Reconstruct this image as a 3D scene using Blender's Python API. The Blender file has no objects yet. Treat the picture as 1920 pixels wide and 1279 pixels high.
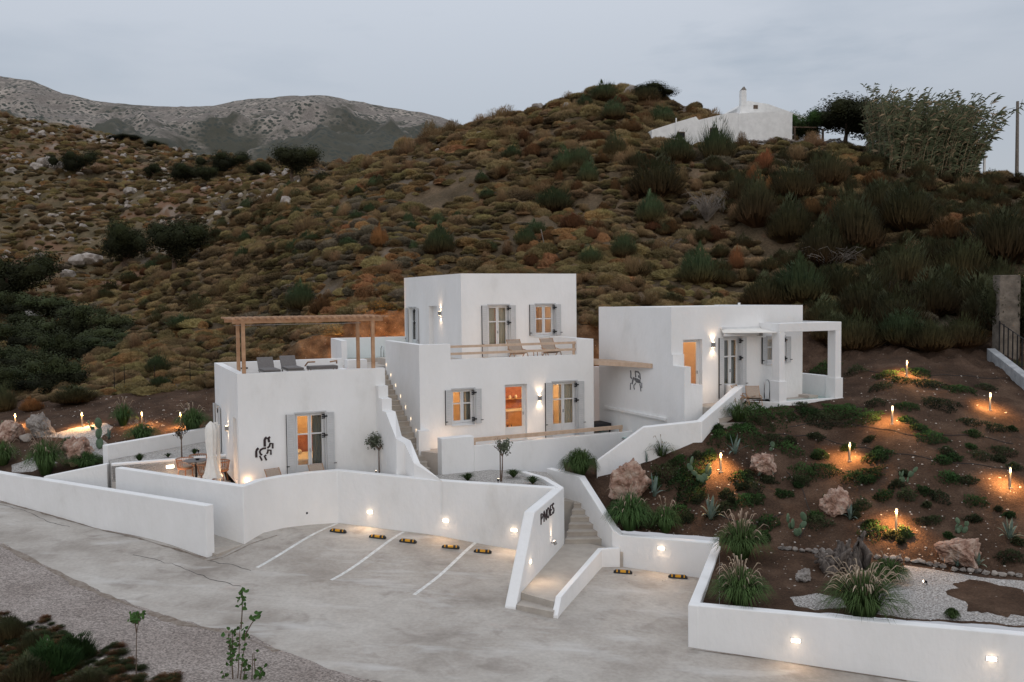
import bpy, bmesh, math, random
import numpy as np
from mathutils import Vector, Matrix, noise
from mathutils.bvhtree import BVHTree
random.seed(7); np.random.seed(7)
R = math.radians
scene = bpy.context.scene
col = scene.collection

# ------------------------------------------------------------------ camera
F = 1700.0; ZC = 6.4
PITCH = R(2.718); ROLL = R(0.6)
_f = Vector((0, math.cos(PITCH), -math.sin(PITCH)))
_u0 = Vector((0, math.sin(PITCH), math.cos(PITCH))); _r0 = Vector((1, 0, 0))
_r = _r0*math.cos(ROLL) - _u0*math.sin(ROLL)
_u = _u0*math.cos(ROLL) + _r0*math.sin(ROLL)
cd = bpy.data.cameras.new('camera'); cam = bpy.data.objects.new('camera', cd); col.objects.link(cam)
cd.sensor_width = 36; cd.lens = 36*F/1920; cd.clip_start = 0.5; cd.clip_end = 6000
cam.matrix_world = Matrix(((_r.x, _u.x, -_f.x, 0), (_r.y, _u.y, -_f.y, 0), (_r.z, _u.z, -_f.z, ZC), (0, 0, 0, 1)))
scene.camera = cam

# ------------------------------------------------------------------ sky and sun (dusk)
SUN_EL, SUN_AZ = R(9), math.atan2(0.16, -1.0)      # toward the afterglow behind the viewer
scene.view_settings.view_transform = 'Standard'; scene.view_settings.look = 'None'
scene.view_settings.exposure = 0.0; scene.view_settings.gamma = 1.0
scene.view_settings.use_curve_mapping = False
world = bpy.data.worlds.new('World'); scene.world = world; world.use_nodes = True
wn = world.node_tree.nodes; wl = world.node_tree.links; wn.clear()
w_out = wn.new('ShaderNodeOutputWorld')
sky = wn.new('ShaderNodeTexSky'); sky.sky_type = 'NISHITA'; sky.sun_disc = False
sky.sun_elevation = SUN_EL; sky.sun_rotation = SUN_AZ
sky.air_density = 1.0; sky.dust_density = 2.0; sky.ozone_density = 1.5
bg1 = wn.new('ShaderNodeBackground'); bg1.inputs['Strength'].default_value = 0.02
wl.new(sky.outputs[0], bg1.inputs['Color'])
tc = wn.new('ShaderNodeTexCoord'); sep = wn.new('ShaderNodeSeparateXYZ'); wl.new(tc.outputs['Generated'], sep.inputs[0])
ramp = wn.new('ShaderNodeValToRGB'); wl.new(sep.outputs['Z'], ramp.inputs[0])
e = ramp.color_ramp.elements
e[0].position = 0.0; e[0].color = (0.455, 0.465, 0.505, 1)
e[1].position = 0.95; e[1].color = (1.0, 1.03, 1.10, 1)
e3 = e.new(0.45); e3.color = (0.70, 0.735, 0.80, 1)
e2 = e.new(0.16); e2.color = (0.43, 0.458, 0.518, 1)
# thin cloud layer, the same all around the sky
mp = wn.new('ShaderNodeMapping'); mp.inputs['Scale'].default_value = (2.0, 2.0, 8.0); wl.new(tc.outputs['Generated'], mp.inputs[0])
nz = wn.new('ShaderNodeTexNoise'); nz.inputs['Scale'].default_value = 1.35; nz.inputs['Detail'].default_value = 6; nz.inputs['Roughness'].default_value = 0.55
wl.new(mp.outputs[0], nz.inputs['Vector'])
cr = wn.new('ShaderNodeValToRGB'); wl.new(nz.outputs['Fac'], cr.inputs[0])
cr.color_ramp.elements[0].position = 0.50; cr.color_ramp.elements[0].color = (0, 0, 0, 1)
cr.color_ramp.elements[1].position = 0.68; cr.color_ramp.elements[1].color = (1, 1, 1, 1)
# one broader cloud bank low in the sky over the hilltop
cb = wn.new('ShaderNodeMapping'); cb.vector_type = 'POINT'; _cd = ray(1470, 135).normalized() if False else Vector((0.2865, 0.9272, 0.243))
sbv = wn.new('ShaderNodeVectorMath'); sbv.operation = 'SUBTRACT'; sbv.inputs[1].default_value = _cd; wl.new(tc.outputs['Generated'], sbv.inputs[0])
scv = wn.new('ShaderNodeVectorMath'); scv.operation = 'MULTIPLY'; scv.inputs[1].default_value = (4.6, 2.0, 17.0); wl.new(sbv.outputs[0], scv.inputs[0])
lnv = wn.new('ShaderNodeVectorMath'); lnv.operation = 'LENGTH'; wl.new(scv.outputs[0], lnv.inputs[0])
nz2 = wn.new('ShaderNodeTexNoise'); nz2.inputs['Scale'].default_value = 9; nz2.inputs['Detail'].default_value = 7; wl.new(mp.outputs[0], nz2.inputs['Vector'])
cm = wn.new('ShaderNodeMath'); cm.operation = 'MULTIPLY_ADD'; cm.inputs[1].default_value = 1.5; cm.inputs[2].default_value = -0.35; wl.new(nz2.outputs['Fac'], cm.inputs[0])
c2_ = wn.new('ShaderNodeMath'); c2_.operation = 'SUBTRACT'; wl.new(cm.outputs[0], c2_.inputs[0])
hl = wn.new('ShaderNodeMath'); hl.operation = 'MULTIPLY'; hl.inputs[1].default_value = 1.05; wl.new(lnv.outputs['Value'], hl.inputs[0]); wl.new(hl.outputs[0], c2_.inputs[1])
cmr = wn.new('ShaderNodeMapRange'); cmr.inputs['From Min'].default_value = -0.35; cmr.inputs['From Max'].default_value = 0.45; cmr.inputs['To Max'].default_value = 1.5; wl.new(c2_.outputs[0], cmr.inputs['Value'])
mxm = wn.new('ShaderNodeMath'); mxm.operation = 'MAXIMUM'; wl.new(cr.outputs[0], mxm.inputs[0]); wl.new(cmr.outputs[0], mxm.inputs[1])
mul = wn.new('ShaderNodeMath'); mul.operation = 'MULTIPLY'; mul.inputs[1].default_value = 0.30; wl.new(mxm.outputs[0], mul.inputs[0])
mixc = wn.new('ShaderNodeMixRGB'); wl.new(mul.outputs[0], mixc.inputs[0]); wl.new(ramp.outputs[0], mixc.inputs[1])
mixc.inputs[2].default_value = (0.29, 0.345, 0.42, 1)
bg2 = wn.new('ShaderNodeBackground'); bg2.inputs['Strength'].default_value = 0.96; wl.new(mixc.outputs[0], bg2.inputs['Color'])
add = wn.new('ShaderNodeAddShader'); wl.new(bg1.outputs[0], add.inputs[0]); wl.new(bg2.outputs[0], add.inputs[1])
wl.new(add.outputs[0], w_out.inputs['Surface'])
sd = bpy.data.lights.new('sun', 'SUN'); sd.energy = 0.26; sd.angle = R(35); sd.color = (1.0, 0.98, 0.97)
sun = bpy.data.objects.new('sun', sd); col.objects.link(sun)
_sdir = Vector((math.sin(SUN_AZ)*math.cos(R(18)), math.cos(SUN_AZ)*math.cos(R(18)), math.sin(R(18))))
sun.rotation_euler = _sdir.to_track_quat('Z', 'Y').to_euler()
sun.location = (0, -20, 30)

# ------------------------------------------------------------------ helpers
def ray(px, py):
    return _f + _r*((px-960)/F) + _u*((639.5-py)/F)
def at(px, py, z=None, d=None):
    v = ray(px, py)
    t = (z-ZC)/v.z if z is not None else d/v.y
    return Vector((v.x*t, v.y*t, ZC+v.z*t))
def atd(px, z, d):
    """point on the image column px at depth d and height z"""
    py = 600.0
    for _ in range(4):
        v = ray(px, py); zz = ZC + v.z/v.y*d
        py += (zz - z)*F/d
    return at(px, py, d=d)

def tag(o, label=None, cat=None, group=None, kind=None):
    if label: o['label'] = label
    if cat: o['category'] = cat
    if group: o['group'] = group
    if kind: o['kind'] = kind
    return o
def empty(name, loc, label=None, cat=None, group=None, rz=0):
    o = bpy.data.objects.new(name, None); o.empty_display_size = 0.2
    o.location = loc; o.rotation_euler = (0, 0, rz); col.objects.link(o)
    return tag(o, label, cat, group)
def root_loc(o):
    v = Vector((0, 0, 0))
    while o is not None:
        v = v + o.location; o = o.parent
    return v
_kids = {}
def link_child(o, parent):
    o.parent = parent; _kids.setdefault(parent.name, []).append(o)
def copy_tree(o, parent=None):
    c = o.copy(); col.objects.link(c)
    if parent is not None: link_child(c, parent)
    for ch in list(_kids.get(o.name, [])): copy_tree(ch, c)
    return c

class Fr:
    """vertical frame: u along a wall, v inwards (left of u), w = world height"""
    def __init__(s, o, ex):
        s.o = Vector((o[0], o[1], 0)); s.ex = Vector((ex[0], ex[1], 0)).normalized()
        s.ey = Vector((-s.ex.y, s.ex.x, 0))
    def p(s, u, v, w): return s.o + s.ex*u + s.ey*v + Vector((0, 0, w))
    def hit(s, px, py, v=0):
        d = ray(px, py); o = s.o + s.ey*v
        n = s.ey; t = (n.x*o.x + n.y*o.y)/(n.x*d.x + n.y*d.y)
        q = d*t
        return ((q.x-s.o.x)*s.ex.x + (q.y-s.o.y)*s.ex.y, ZC + q.z)

class MB:
    def __init__(s): s.v = []; s.f = []
    def quad(s, *p):
        n = len(s.v); s.v += [tuple(q) for q in p]; s.f.append(tuple(range(n, n+len(p)))); return s
    def box8(s, p):
        n = len(s.v); s.v += [tuple(q) for q in p]
        for f in ((0, 3, 2, 1), (4, 5, 6, 7), (0, 1, 5, 4), (1, 2, 6, 5), (2, 3, 7, 6), (3, 0, 4, 7)):
            s.f.append(tuple(n+i for i in f))
        return s
    def box(s, x0, x1, y0, y1, z0, z1, fr=None):
        P = fr.p if fr else (lambda a, b, c: (a, b, c))
        return s.box8([P(x0, y0, z0), P(x1, y0, z0), P(x1, y1, z0), P(x0, y1, z0), P(x0, y0, z1), P(x1, y0, z1), P(x1, y1, z1), P(x0, y1, z1)])
    def prism(s, poly, z0, z1):
        n = len(s.v); k = len(poly)
        s.v += [(p[0], p[1], z0 if len(p) < 3 else p[2]) for p in poly] + [(p[0], p[1], z1 if len(p) < 4 else p[3]) for p in poly]
        s.f.append(tuple(n+i for i in reversed(range(k)))); s.f.append(tuple(n+k+i for i in range(k)))
        for i in range(k):
            j = (i+1) % k; s.f.append((n+i, n+j, n+k+j, n+k+i))
        return s
    def extr(s, poly, vec):
        """planar 3D polygon extruded by vec"""
        n = len(s.v); k = len(poly); vec = Vector(vec)
        s.v += [tuple(p) for p in poly] + [tuple(Vector(p)+vec) for p in poly]
        s.f.append(tuple(n+i for i in reversed(range(k)))); s.f.append(tuple(n+k+i for i in range(k)))
        for i in range(k):
            j = (i+1) % k; s.f.append((n+i, n+j, n+k+j, n+k+i))
        return s
    def tube(s, pts, r, n=6, cap=True):
        pts = [Vector(p) for p in pts]; rs = r if isinstance(r, (list, tuple)) else [r]*len(pts)
        base = len(s.v); m = len(pts)
        up = Vector((0.13, 0.21, 0.97))
        for i, p in enumerate(pts):
            t = (pts[min(i+1, m-1)] - pts[max(i-1, 0)]).normalized()
            a = t.cross(up)
            if a.length < 0.15: a = t.cross(Vector((1, 0, 0)))
            a.normalize(); b = t.cross(a)
            for k in range(n):
                th = 2*math.pi*k/n
                s.v.append(tuple(p + (a*math.cos(th) + b*math.sin(th))*rs[i]))
        for i in range(m-1):
            for k in range(n):
                k2 = (k+1) % n
                s.f.append((base+i*n+k, base+i*n+k2, base+(i+1)*n+k2, base+(i+1)*n+k))
        if cap:
            s.f.append(tuple(base+k for k in reversed(range(n)))); s.f.append(tuple(base+(m-1)*n+k for k in range(n)))
        return s
    def lathe(s, c, prof, n=12):
        c = Vector(c); base = len(s.v); m = len(prof)
        for r, z in prof:
            for k in range(n):
                th = 2*math.pi*k/n; s.v.append((c.x+r*math.cos(th), c.y+r*math.sin(th), c.z+z))
        for i in range(m-1):
            for k in range(n):
                k2 = (k+1) % n; s.f.append((base+i*n+k, base+i*n+k2, base+(i+1)*n+k2, base+(i+1)*n+k))
        s.f.append(tuple(base+k for k in reversed(range(n)))); s.f.append(tuple(base+(m-1)*n+k for k in range(n)))
        return s
    def build(s, name, mat, parent=None, local=False, smooth=False, bevel=0, merge=False, origin=None):
        me = bpy.data.meshes.new(name)
        off = Vector((0, 0, 0))
        if not local:
            if parent is not None: off = root_loc(parent)
            elif origin is not None: off = Vector(origin)
            else:
                a = np.array(s.v, dtype=float)
                off = Vector(((a[:, 0].min()+a[:, 0].max())/2, (a[:, 1].min()+a[:, 1].max())/2, a[:, 2].min()))
        a = np.array(s.v, dtype=float) - np.array(off)
        me.from_pydata(a.tolist(), [], s.f)
        if merge or bevel:
            bm = bmesh.new(); bm.from_mesh(me); bmesh.ops.remove_doubles(bm, verts=bm.verts, dist=0.0005)
            bmesh.ops.recalc_face_normals(bm, faces=bm.faces); bm.to_mesh(me); bm.free()
        if smooth: me.polygons.foreach_set('use_smooth', [True]*len(me.polygons))
        if mat: me.materials.append(mat)
        o = bpy.data.objects.new(name, me); col.objects.link(o)
        if parent is not None: link_child(o, parent)
        elif not local: o.location = off
        if bevel:
            b = o.modifiers.new('bevel', 'BEVEL'); b.width = bevel; b.segments = 2; b.limit_method = 'ANGLE'; b.angle_limit = R(35)
        return o

# ------------------------------------------------------------------ materials
M = {}
def nmat(name):
    m = bpy.data.materials.new(name); m.use_nodes = True
    return m, m.node_tree.nodes, m.node_tree.links, m.node_tree.nodes['Principled BSDF']
def mat(name, c1=None, c2=None, scale=3.0, rough=0.8, bump=0.0, bscale=None, metal=0.0, detail=5, rnd=0.0, obj=False, stops=None, spec=0.3, stretch=None, trans=0.0):
    """noise-mottled material in world (or object) space; rnd = brightness variation from one instance to the next"""
    m, n, l, b = nmat(name)
    b.inputs['Roughness'].default_value = rough; b.inputs['Metallic'].default_value = metal
    b.inputs['Specular IOR Level'].default_value = spec
    if obj:
        src = n.new('ShaderNodeTexCoord').outputs['Object']
    else:
        src = n.new('ShaderNodeNewGeometry').outputs['Position']
    if stretch:
        mp = n.new('ShaderNodeMapping'); mp.inputs['Scale'].default_value = stretch; l.new(src, mp.inputs[0]); src = mp.outputs[0]
    last = None
    if c2 is not None or stops:
        t = n.new('ShaderNodeTexNoise'); t.inputs['Scale'].default_value = scale; t.inputs['Detail'].default_value = detail
        t.inputs['Roughness'].default_value = 0.6
        l.new(src, t.inputs['Vector'])
        r = n.new('ShaderNodeValToRGB'); l.new(t.outputs['Fac'], r.inputs[0])
        el = r.color_ramp.elements
        if stops:
            el[0].position, c = stops[0]; el[0].color = (*c, 1)
            el[1].position, c = stops[-1]; el[1].color = (*c, 1)
            for p_, c in stops[1:-1]: x = el.new(p_); x.color = (*c, 1)
        else:
            el[0].position = 0.35; el[0].color = (*c1, 1); el[1].position = 0.65; el[1].color = (*c2, 1)
        last = r.outputs[0]
    if rnd:
        oi = n.new('ShaderNodeObjectInfo'); mr = n.new('ShaderNodeMapRange')
        mr.inputs['To Min'].default_value = 1-rnd; mr.inputs['To Max'].default_value = 1+rnd
        l.new(oi.outputs['Random'], mr.inputs['Value'])
        hs = n.new('ShaderNodeHueSaturation'); l.new(mr.outputs[0], hs.inputs['Value'])
        if last: l.new(last, hs.inputs['Color'])
        else: hs.inputs['Color'].default_value = (*c1, 1)
        last = hs.outputs[0]
    if last: l.new(last, b.inputs['Base Color'])
    else: b.inputs['Base Color'].default_value = (*c1, 1)
    if bump:
        t2 = n.new('ShaderNodeTexNoise'); t2.inputs['Scale'].default_value = bscale or scale*6; t2.inputs['Detail'].default_value = 4
        l.new(src, t2.inputs['Vector'])
        bp = n.new('ShaderNodeBump'); bp.inputs['Strength'].default_value = bump; bp.inputs['Distance'].default_value = 0.05
        l.new(t2.outputs['Fac'], bp.inputs['Height']); l.new(bp.outputs[0], b.inputs['Normal'])
    if trans:
        b.inputs['Transmission Weight'].default_value = trans
    M[name] = m
    return m
def emis(name, c, s):
    m, n, l, b = nmat(name)
    b.inputs['Base Color'].default_value = (*c, 1); b.inputs['Emission Color'].default_value = (*c, 1); b.inputs['Emission Strength'].default_value = s
    M[name] = m; return m

mat('plaster', stops=[(.22, (0.66, 0.655, 0.64)), (.40, (0.765, 0.765, 0.76)), (.6, (0.80, 0.80, 0.80)), (.75, (0.83, 0.83, 0.83))], scale=0.8, rough=0.9, bump=0.4, bscale=5, spec=0.2, detail=9, stretch=(1, 1, .55))
mat('plaster_coarse', (0.70, 0.70, 0.69), (0.80, 0.80, 0.79), scale=2.2, rough=0.92, bump=0.3, bscale=14, spec=0.2)
mat('step_stone', (0.38, 0.34, 0.30), (0.46, 0.42, 0.37), scale=2.0, rough=0.85, bump=0.08, bscale=30)
mat('patio_stone', (0.42, 0.37, 0.33), (0.50, 0.45, 0.40), scale=1.2, rough=0.8, bump=0.05, bscale=20)
mat('wood', (0.36, 0.20, 0.11), (0.50, 0.31, 0.19), scale=3, rough=0.7, stretch=(1, 1, 1), detail=8)
mat('wood_pale', (0.50, 0.36, 0.26), (0.60, 0.45, 0.34), scale=5, rough=0.7, detail=8)
mat('wood_teak', (0.30, 0.16, 0.08), (0.42, 0.25, 0.14), scale=9, rough=0.6)
mat('wicker', (0.28, 0.13, 0.07), (0.40, 0.21, 0.12), scale=30, rough=0.7, bump=0.5, bscale=60)
mat('shutter_paint', (0.50, 0.51, 0.52), (0.54, 0.55, 0.56), scale=4, rough=0.55)
mat('frame_paint', (0.62, 0.63, 0.64), (0.66, 0.67, 0.68), scale=4, rough=0.5)
mat('black_metal', (0.012, 0.012, 0.014), rough=0.5, metal=0.4)
mat('steel', (0.55, 0.56, 0.57), rough=0.22, metal=1.0)
mat('grey_metal', (0.30, 0.29, 0.28), rough=0.45, metal=0.7)
mat('rubber', (0.018, 0.018, 0.019), (0.03, 0.03, 0.03), scale=20, rough=0.7)
mat('yellow_reflector', (0.62, 0.30, 0.015), rough=0.4)
mat('line_paint', (0.52, 0.52, 0.50), (0.74, 0.74, 0.73), scale=7, rough=0.8)
mat('canvas', (0.74, 0.72, 0.68), (0.80, 0.78, 0.74), scale=6, rough=0.9)
mat('grey_fabric', (0.16, 0.15, 0.15), (0.20, 0.19, 0.185), scale=20, rough=0.95)
mat('beige_fabric', (0.33, 0.26, 0.21), (0.38, 0.31, 0.25), scale=20, rough=0.95)
mat('dark_fabric', (0.03, 0.03, 0.032), rough=0.95)
mat('curtain', (0.55, 0.50, 0.40), (0.66, 0.60, 0.50), scale=9, rough=0.95, stretch=(6, 6, 0.3))
mat('dark_curtain', (0.18, 0.19, 0.17), (0.26, 0.27, 0.24), scale=9, rough=0.95, stretch=(6, 6, 0.3))
mat('room_plaster', (0.62, 0.46, 0.29), (0.70, 0.54, 0.36), scale=1.0, rough=0.9)
mat('brick_red', (0.33, 0.12, 0.06), (0.45, 0.19, 0.10), scale=6, rough=0.9)
mat('dark_stone', (0.10, 0.085, 0.07), (0.20, 0.17, 0.14), scale=3, rough=0.95, bump=0.8, bscale=8)
mat('shaded_wash', (0.26, 0.27, 0.28), (0.42, 0.43, 0.44), scale=2.5, rough=0.95, bump=0.5, bscale=12)  # whitewash with the shade of nearby trees put into its colour
mat('oak', (0.45, 0.26, 0.12), (0.55, 0.34, 0.18), scale=5, rough=0.6)
mat('emblem_brown', (0.035, 0.022, 0.025), rough=0.6)
mat('emblem_grey', (0.10, 0.10, 0.11), (0.2, 0.2, 0.21), scale=14, rough=0.7)
mat('water', (0.26, 0.42, 0.39), (0.32, 0.48, 0.45), scale=2, rough=0.06, bump=0.15, bscale=5, spec=0.6)
emis('lamp_glow', (1.0, 0.72, 0.45), 14.0)
emis('panel_glow', (1.0, 0.78, 0.55), 9.0)
emis('step_glow', (1.0, 0.82, 0.6), 0.9)
emis('tube_glow', (1.0, 0.66, 0.33), 5.0)
emis('spot_glow', (1.0, 0.80, 0.6), 8.0)
m, n, l, b = nmat('glass'); n.remove(b)
tr = n.new('ShaderNodeBsdfTransparent'); tr.inputs[0].default_value = (0.93, 0.95, 0.95, 1)
gl = n.new('ShaderNodeBsdfGlossy'); gl.inputs['Roughness'].default_value = 0.03
lw = n.new('ShaderNodeFresnel'); lw.inputs[0].default_value = 1.45
mx = n.new('ShaderNodeMixShader'); l.new(lw.outputs[0], mx.inputs[0]); l.new(tr.outputs[0], mx.inputs[1]); l.new(gl.outputs[0], mx.inputs[2])
l.new(mx.outputs[0], n['Material Output'].inputs['Surface']); M['glass'] = m

def light(name, kind, loc, energy, color=(1, 0.66, 0.36), parent=None, radius=0.04, target=None, angle=None, blend=0.6):
    ld = bpy.data.lights.new(name, kind); ld.energy = energy; ld.color = color
    if kind in ('POINT', 'SPOT'): ld.shadow_soft_size = radius
    if kind == 'SPOT': ld.spot_size = R(angle or 60); ld.spot_blend = blend
    if kind == 'AREA': ld.size = radius
    o = bpy.data.objects.new(name, ld); col.objects.link(o)
    loc = Vector(loc)
    if target is not None: o.rotation_euler = (loc - Vector(target)).to_track_quat('Z', 'Y').to_euler()
    if parent is not None:
        o.location = loc - root_loc(parent); link_child(o, parent)
    else: o.location = loc
    return o
# ================================================================== GROUND
def fbm(x, y, z=0.0, o=4):
    return noise.fractal(Vector((x, y, z)), 1.0, 2.0, o)
def _ss(t): t = min(1, max(0, t)); return t*t*(3-2*t)
def street_z(x, y=0):
    """the street tilts down to the right; the bays rise a little towards their retaining wall"""
    return -1.985 - 0.05*x + 0.34*_ss((y-26.2)/4.2)*min(1, max(0, (1.6-x)/4.2))*min(1, max(0, (x+14)/3.5))
BUMP = True

# street and parking: one concrete sheet
m, n, l, b = nmat('street')
pos = n.new('ShaderNodeNewGeometry').outputs['Position']
def _noise(sc, det=5, vec=pos, rough=0.6, dist=0.0):
    t = n.new('ShaderNodeTexNoise'); t.inputs['Scale'].default_value = sc; t.inputs['Detail'].default_value = det
    t.inputs['Roughness'].default_value = rough; t.inputs['Distortion'].default_value = dist; l.new(vec, t.inputs['Vector']); return t.outputs['Fac']
def _ramp(src, *st):
    r = n.new('ShaderNodeValToRGB'); l.new(src, r.inputs[0]); el = r.color_ramp.elements
    el[0].position, c = st[0]; el[0].color = (*c, 1); el[1].position, c = st[-1]; el[1].color = (*c, 1)
    for p_, c in st[1:-1]: x = el.new(p_); x.color = (*c, 1)
    return r.outputs[0]
def _mix(fac, a, c, mode='MIX', f=1.0):
    x = n.new('ShaderNodeMixRGB'); x.blend_type = mode
    if isinstance(fac, float): x.inputs[0].default_value = fac
    else: l.new(fac, x.inputs[0])
    for i, s in ((1, a), (2, c)):
        if isinstance(s, tuple): x.inputs[i].default_value = (*s, 1)
        else: l.new(s, x.inputs[i])
    return x.outputs[0]
base = _ramp(_noise(0.35, 7), (0.32, (0.30, 0.268, 0.235)), (0.5, (0.42, 0.385, 0.347)), (0.68, (0.51, 0.48, 0.44)))
fine = _ramp(_noise(9, 6), (0.3, (0.86, 0.86, 0.86)), (0.7, (1.06, 1.06, 1.06)))
c1 = _mix(1.0, base, fine, 'MULTIPLY')
stain = _ramp(_noise(0.9, 7, dist=0.35), (0.58, (0, 0, 0)), (0.75, (1, 1, 1)))
c2 = _mix(_ramp(_noise(0.9, 7, dist=0.35), (0.54, (0, 0, 0)), (0.72, (0.75, 0.75, 0.75))), c1, (0.22, 0.19, 0.165))
# rust-tinged patches
c3 = _mix(_ramp(_noise(0.8, 4), (0.66, (0, 0, 0)), (0.8, (0.45, 0.45, 0.45))), c2, (0.42, 0.30, 0.25))
# pale scoured laitance
mpp = n.new('ShaderNodeMapping'); mpp.inputs['Scale'].default_value = (0.5, 1.6, 1); mpp.inputs['Location'].default_value = (7, 3, 0); l.new(pos, mpp.inputs[0])
c4 = _mix(_ramp(_noise(0.8, 6, vec=mpp.outputs[0], dist=0.25), (0.55, (0, 0, 0)), (0.7, (0.6, 0.6, 0.6))), c3, (0.56, 0.545, 0.525))
l.new(c4, b.inputs['Base Color']); b.inputs['Roughness'].default_value = 0.82; b.inputs['Specular IOR Level'].default_value = 0.25
bp = n.new('ShaderNodeBump'); bp.inputs['Strength'].default_value = 0.25; bp.inputs['Distance'].default_value = 0.03
l.new(_noise(14, 6), bp.inputs['Height']); l.new(bp.outputs[0], b.inputs['Normal']); M['street'] = m

# gravel shoulder
m, n, l, b = nmat('gravel'); pos = n.new('ShaderNodeNewGeometry').outputs['Position']
vo = n.new('ShaderNodeTexVoronoi'); vo.inputs['Scale'].default_value = 26; l.new(pos, vo.inputs['Vector'])
g1 = _ramp(_noise(0.6, 5, vec=pos), (0.3, (0.215, 0.18, 0.16)), (0.7, (0.31, 0.27, 0.245)))
sepc = n.new('ShaderNodeSeparateColor'); l.new(vo.outputs['Color'], sepc.inputs[0])
g2 = _ramp(sepc.outputs[0], (0.0, (0.55, 0.53, 0.52)), (0.5, (1.0, 1.0, 1.0)), (1.0, (1.5, 1.5, 1.5)))
l.new(_mix(1.0, g1, g2, 'MULTIPLY'), b.inputs['Base Color']); b.inputs['Roughness'].default_value = 0.95
bp = n.new('ShaderNodeBump'); bp.inputs['Strength'].default_value = 0.9; bp.inputs['Distance'].default_value = 0.02
l.new(vo.outputs['Distance'], bp.inputs['Height']); l.new(bp.outputs[0], b.inputs['Normal']); M['gravel'] = m

def sheet(name, poly, dz, mname, step=1.2, amp=0.0, label=None):
    """flat polygon following the tilted street plane"""
    bm = bmesh.new(); vs = [bm.verts.new((x, y, 0)) for x, y in poly]; bm.faces.new(vs)
    xs = [p[0] for p in poly]; ys = [p[1] for p in poly]
    if amp:
        for a0, a1, nrm in ((min(xs), max(xs), (1, 0, 0)), (min(ys), max(ys), (0, 1, 0))):
            t = a0+step
            while t < a1:
                bmesh.ops.bisect_plane(bm, geom=bm.verts[:]+bm.edges[:]+bm.faces[:], plane_co=(t, t, 0), plane_no=nrm); t += step
    for v in bm.verts:
        v.co.z = street_z(v.co.x, v.co.y)+dz + (amp*fbm(v.co.x*0.8, v.co.y*0.8) if amp else 0)
    bmesh.ops.triangulate(bm, faces=bm.faces[:]); bmesh.ops.recalc_face_normals(bm, faces=bm.faces)
    me = bpy.data.meshes.new(name)
    for f in bm.faces:
        if f.normal.z < 0: f.normal_flip()
    bm.to_mesh(me); bm.free(); me.materials.append(M[mname])
    o = bpy.data.objects.new(name, me); col.objects.link(o); tag(o, label, None, None, 'structure'); return o
def gnd(px, py):
    v = ray(px, py); t = (ZC+1.985)/(-v.z-0.05*v.x)
    for _ in range(12): t = (ZC-street_z(v.x*t, v.y*t))/(-v.z)
    return Vector((v.x*t, v.y*t, ZC+v.z*t))
sheet('street', step=0.6, amp=0.0001, poly=[(-60, -4), (40, -4), (40, 21), (9, 22.2), (4.6, 22.2), (6.8, 29.6), (3.2, 29.6), (1.0, 31.2), (-6.2, 33.3), (-16.5, 36.5), (-60, 62)], dz=0.0, mname='street', label='worn grey concrete street and parking area')
# gravel shoulder of the street, bottom left
edge = [(0, 1018), (60, 1048), (150, 1095), (230, 1128), (340, 1165), (440, 1182), (520, 1215), (640, 1262), (820, 1300), (1000, 1340)]
gp = [gnd(*p) for p in edge]
ext = []
for i in range(len(gp)-1):
    for k in range(5):
        q = gp[i].lerp(gp[i+1], k/5); ext.append((q.x, q.y + 0.22*fbm(q.x*1.9, q.y*1.9, 3)))
ext.append((gp[-1].x, gp[-1].y))
ga = gp[0]; far_l = (ga.x-30, ga.y+17)
shoulder = sheet('gravel_shoulder', [(-14, 2), (6, 2)][::1]+[tuple(p) for p in reversed(ext)]+[far_l, (-60, 30)], 0.006, 'gravel', label='pinkish gravel shoulder along the street')

# painted bay lines
def strip(name, a, c, wdt, dz, mname, label, group):
    a, c = gnd(*a), gnd(*c); d = (c-a); nrm = Vector((-d.y, d.x, 0)).normalized()*wdt/2
    mb = MB()
    for k in range(16):
        a2, c2 = a.lerp(c, k/16), a.lerp(c, (k+1)/16); mb.quad(*[Vector((p.x, p.y, street_z(p.x, p.y)+dz)) for p in (a2-nrm, c2-nrm, c2+nrm, a2+nrm)])
    o = mb.build(name, M[mname]); tag(o, label, None, group, 'structure'); return o
for a, c in (((633, 981.5), (482, 1064.4)), ((757.8, 997), (621, 1088)), ((892.8, 1016.8), (776.5, 1115.5))):
    strip('parking_line', c, a, 0.11, 0.005, 'line_paint', 'white painted parking bay line', 'painted parking bay lines')
# crack / construction joints in the slab as recessed dark strips are real narrow grooves
for pts in (((0, 946), (45, 957), (95, 980), (130, 988)), ((250, 1040), (330, 1060), (395, 1086), (452, 1100)), ((395, 1052), (430, 1058), (470, 1070))):
    mb = MB()
    for i in range(len(pts)-1):
        a, c = gnd(*pts[i]), gnd(*pts[i+1])
        prev = None
        for k in range(9):
            q = a.lerp(c, k/8); q = q + Vector((0.04*fbm(q.x*4, q.y*4), 0.10*fbm(q.x*3, q.y*3, 5), 0)); w_ = 0.008+0.012*random.random()
            cur = (Vector((q.x, q.y-w_, street_z(q.x, q.y)+0.005)), Vector((q.x, q.y+w_, street_z(q.x, q.y)+0.005)))
            if prev: mb.quad(prev[0], cur[0], cur[1], prev[1])
            prev = cur
    o = mb.build('pavement_crack', M['rubber']); tag(o, 'thin dark crack in the concrete street', None, 'cracks in the street', 'structure')

# ------------------------------------------------------------------ hillside loft
# every column: list of 3D control points from near to far; 's' = number of rows to the next node
def C(px, *nodes):
    out = []
    for nd in nodes:
        if len(nd) == 3: out.append(atd(px, nd[1], nd[0]))          # (d, z, 'z')
        else: out.append(at(px, nd[1], d=nd[0]))                    # (d, y)
    return (px, out)
Z = 'z'
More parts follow.
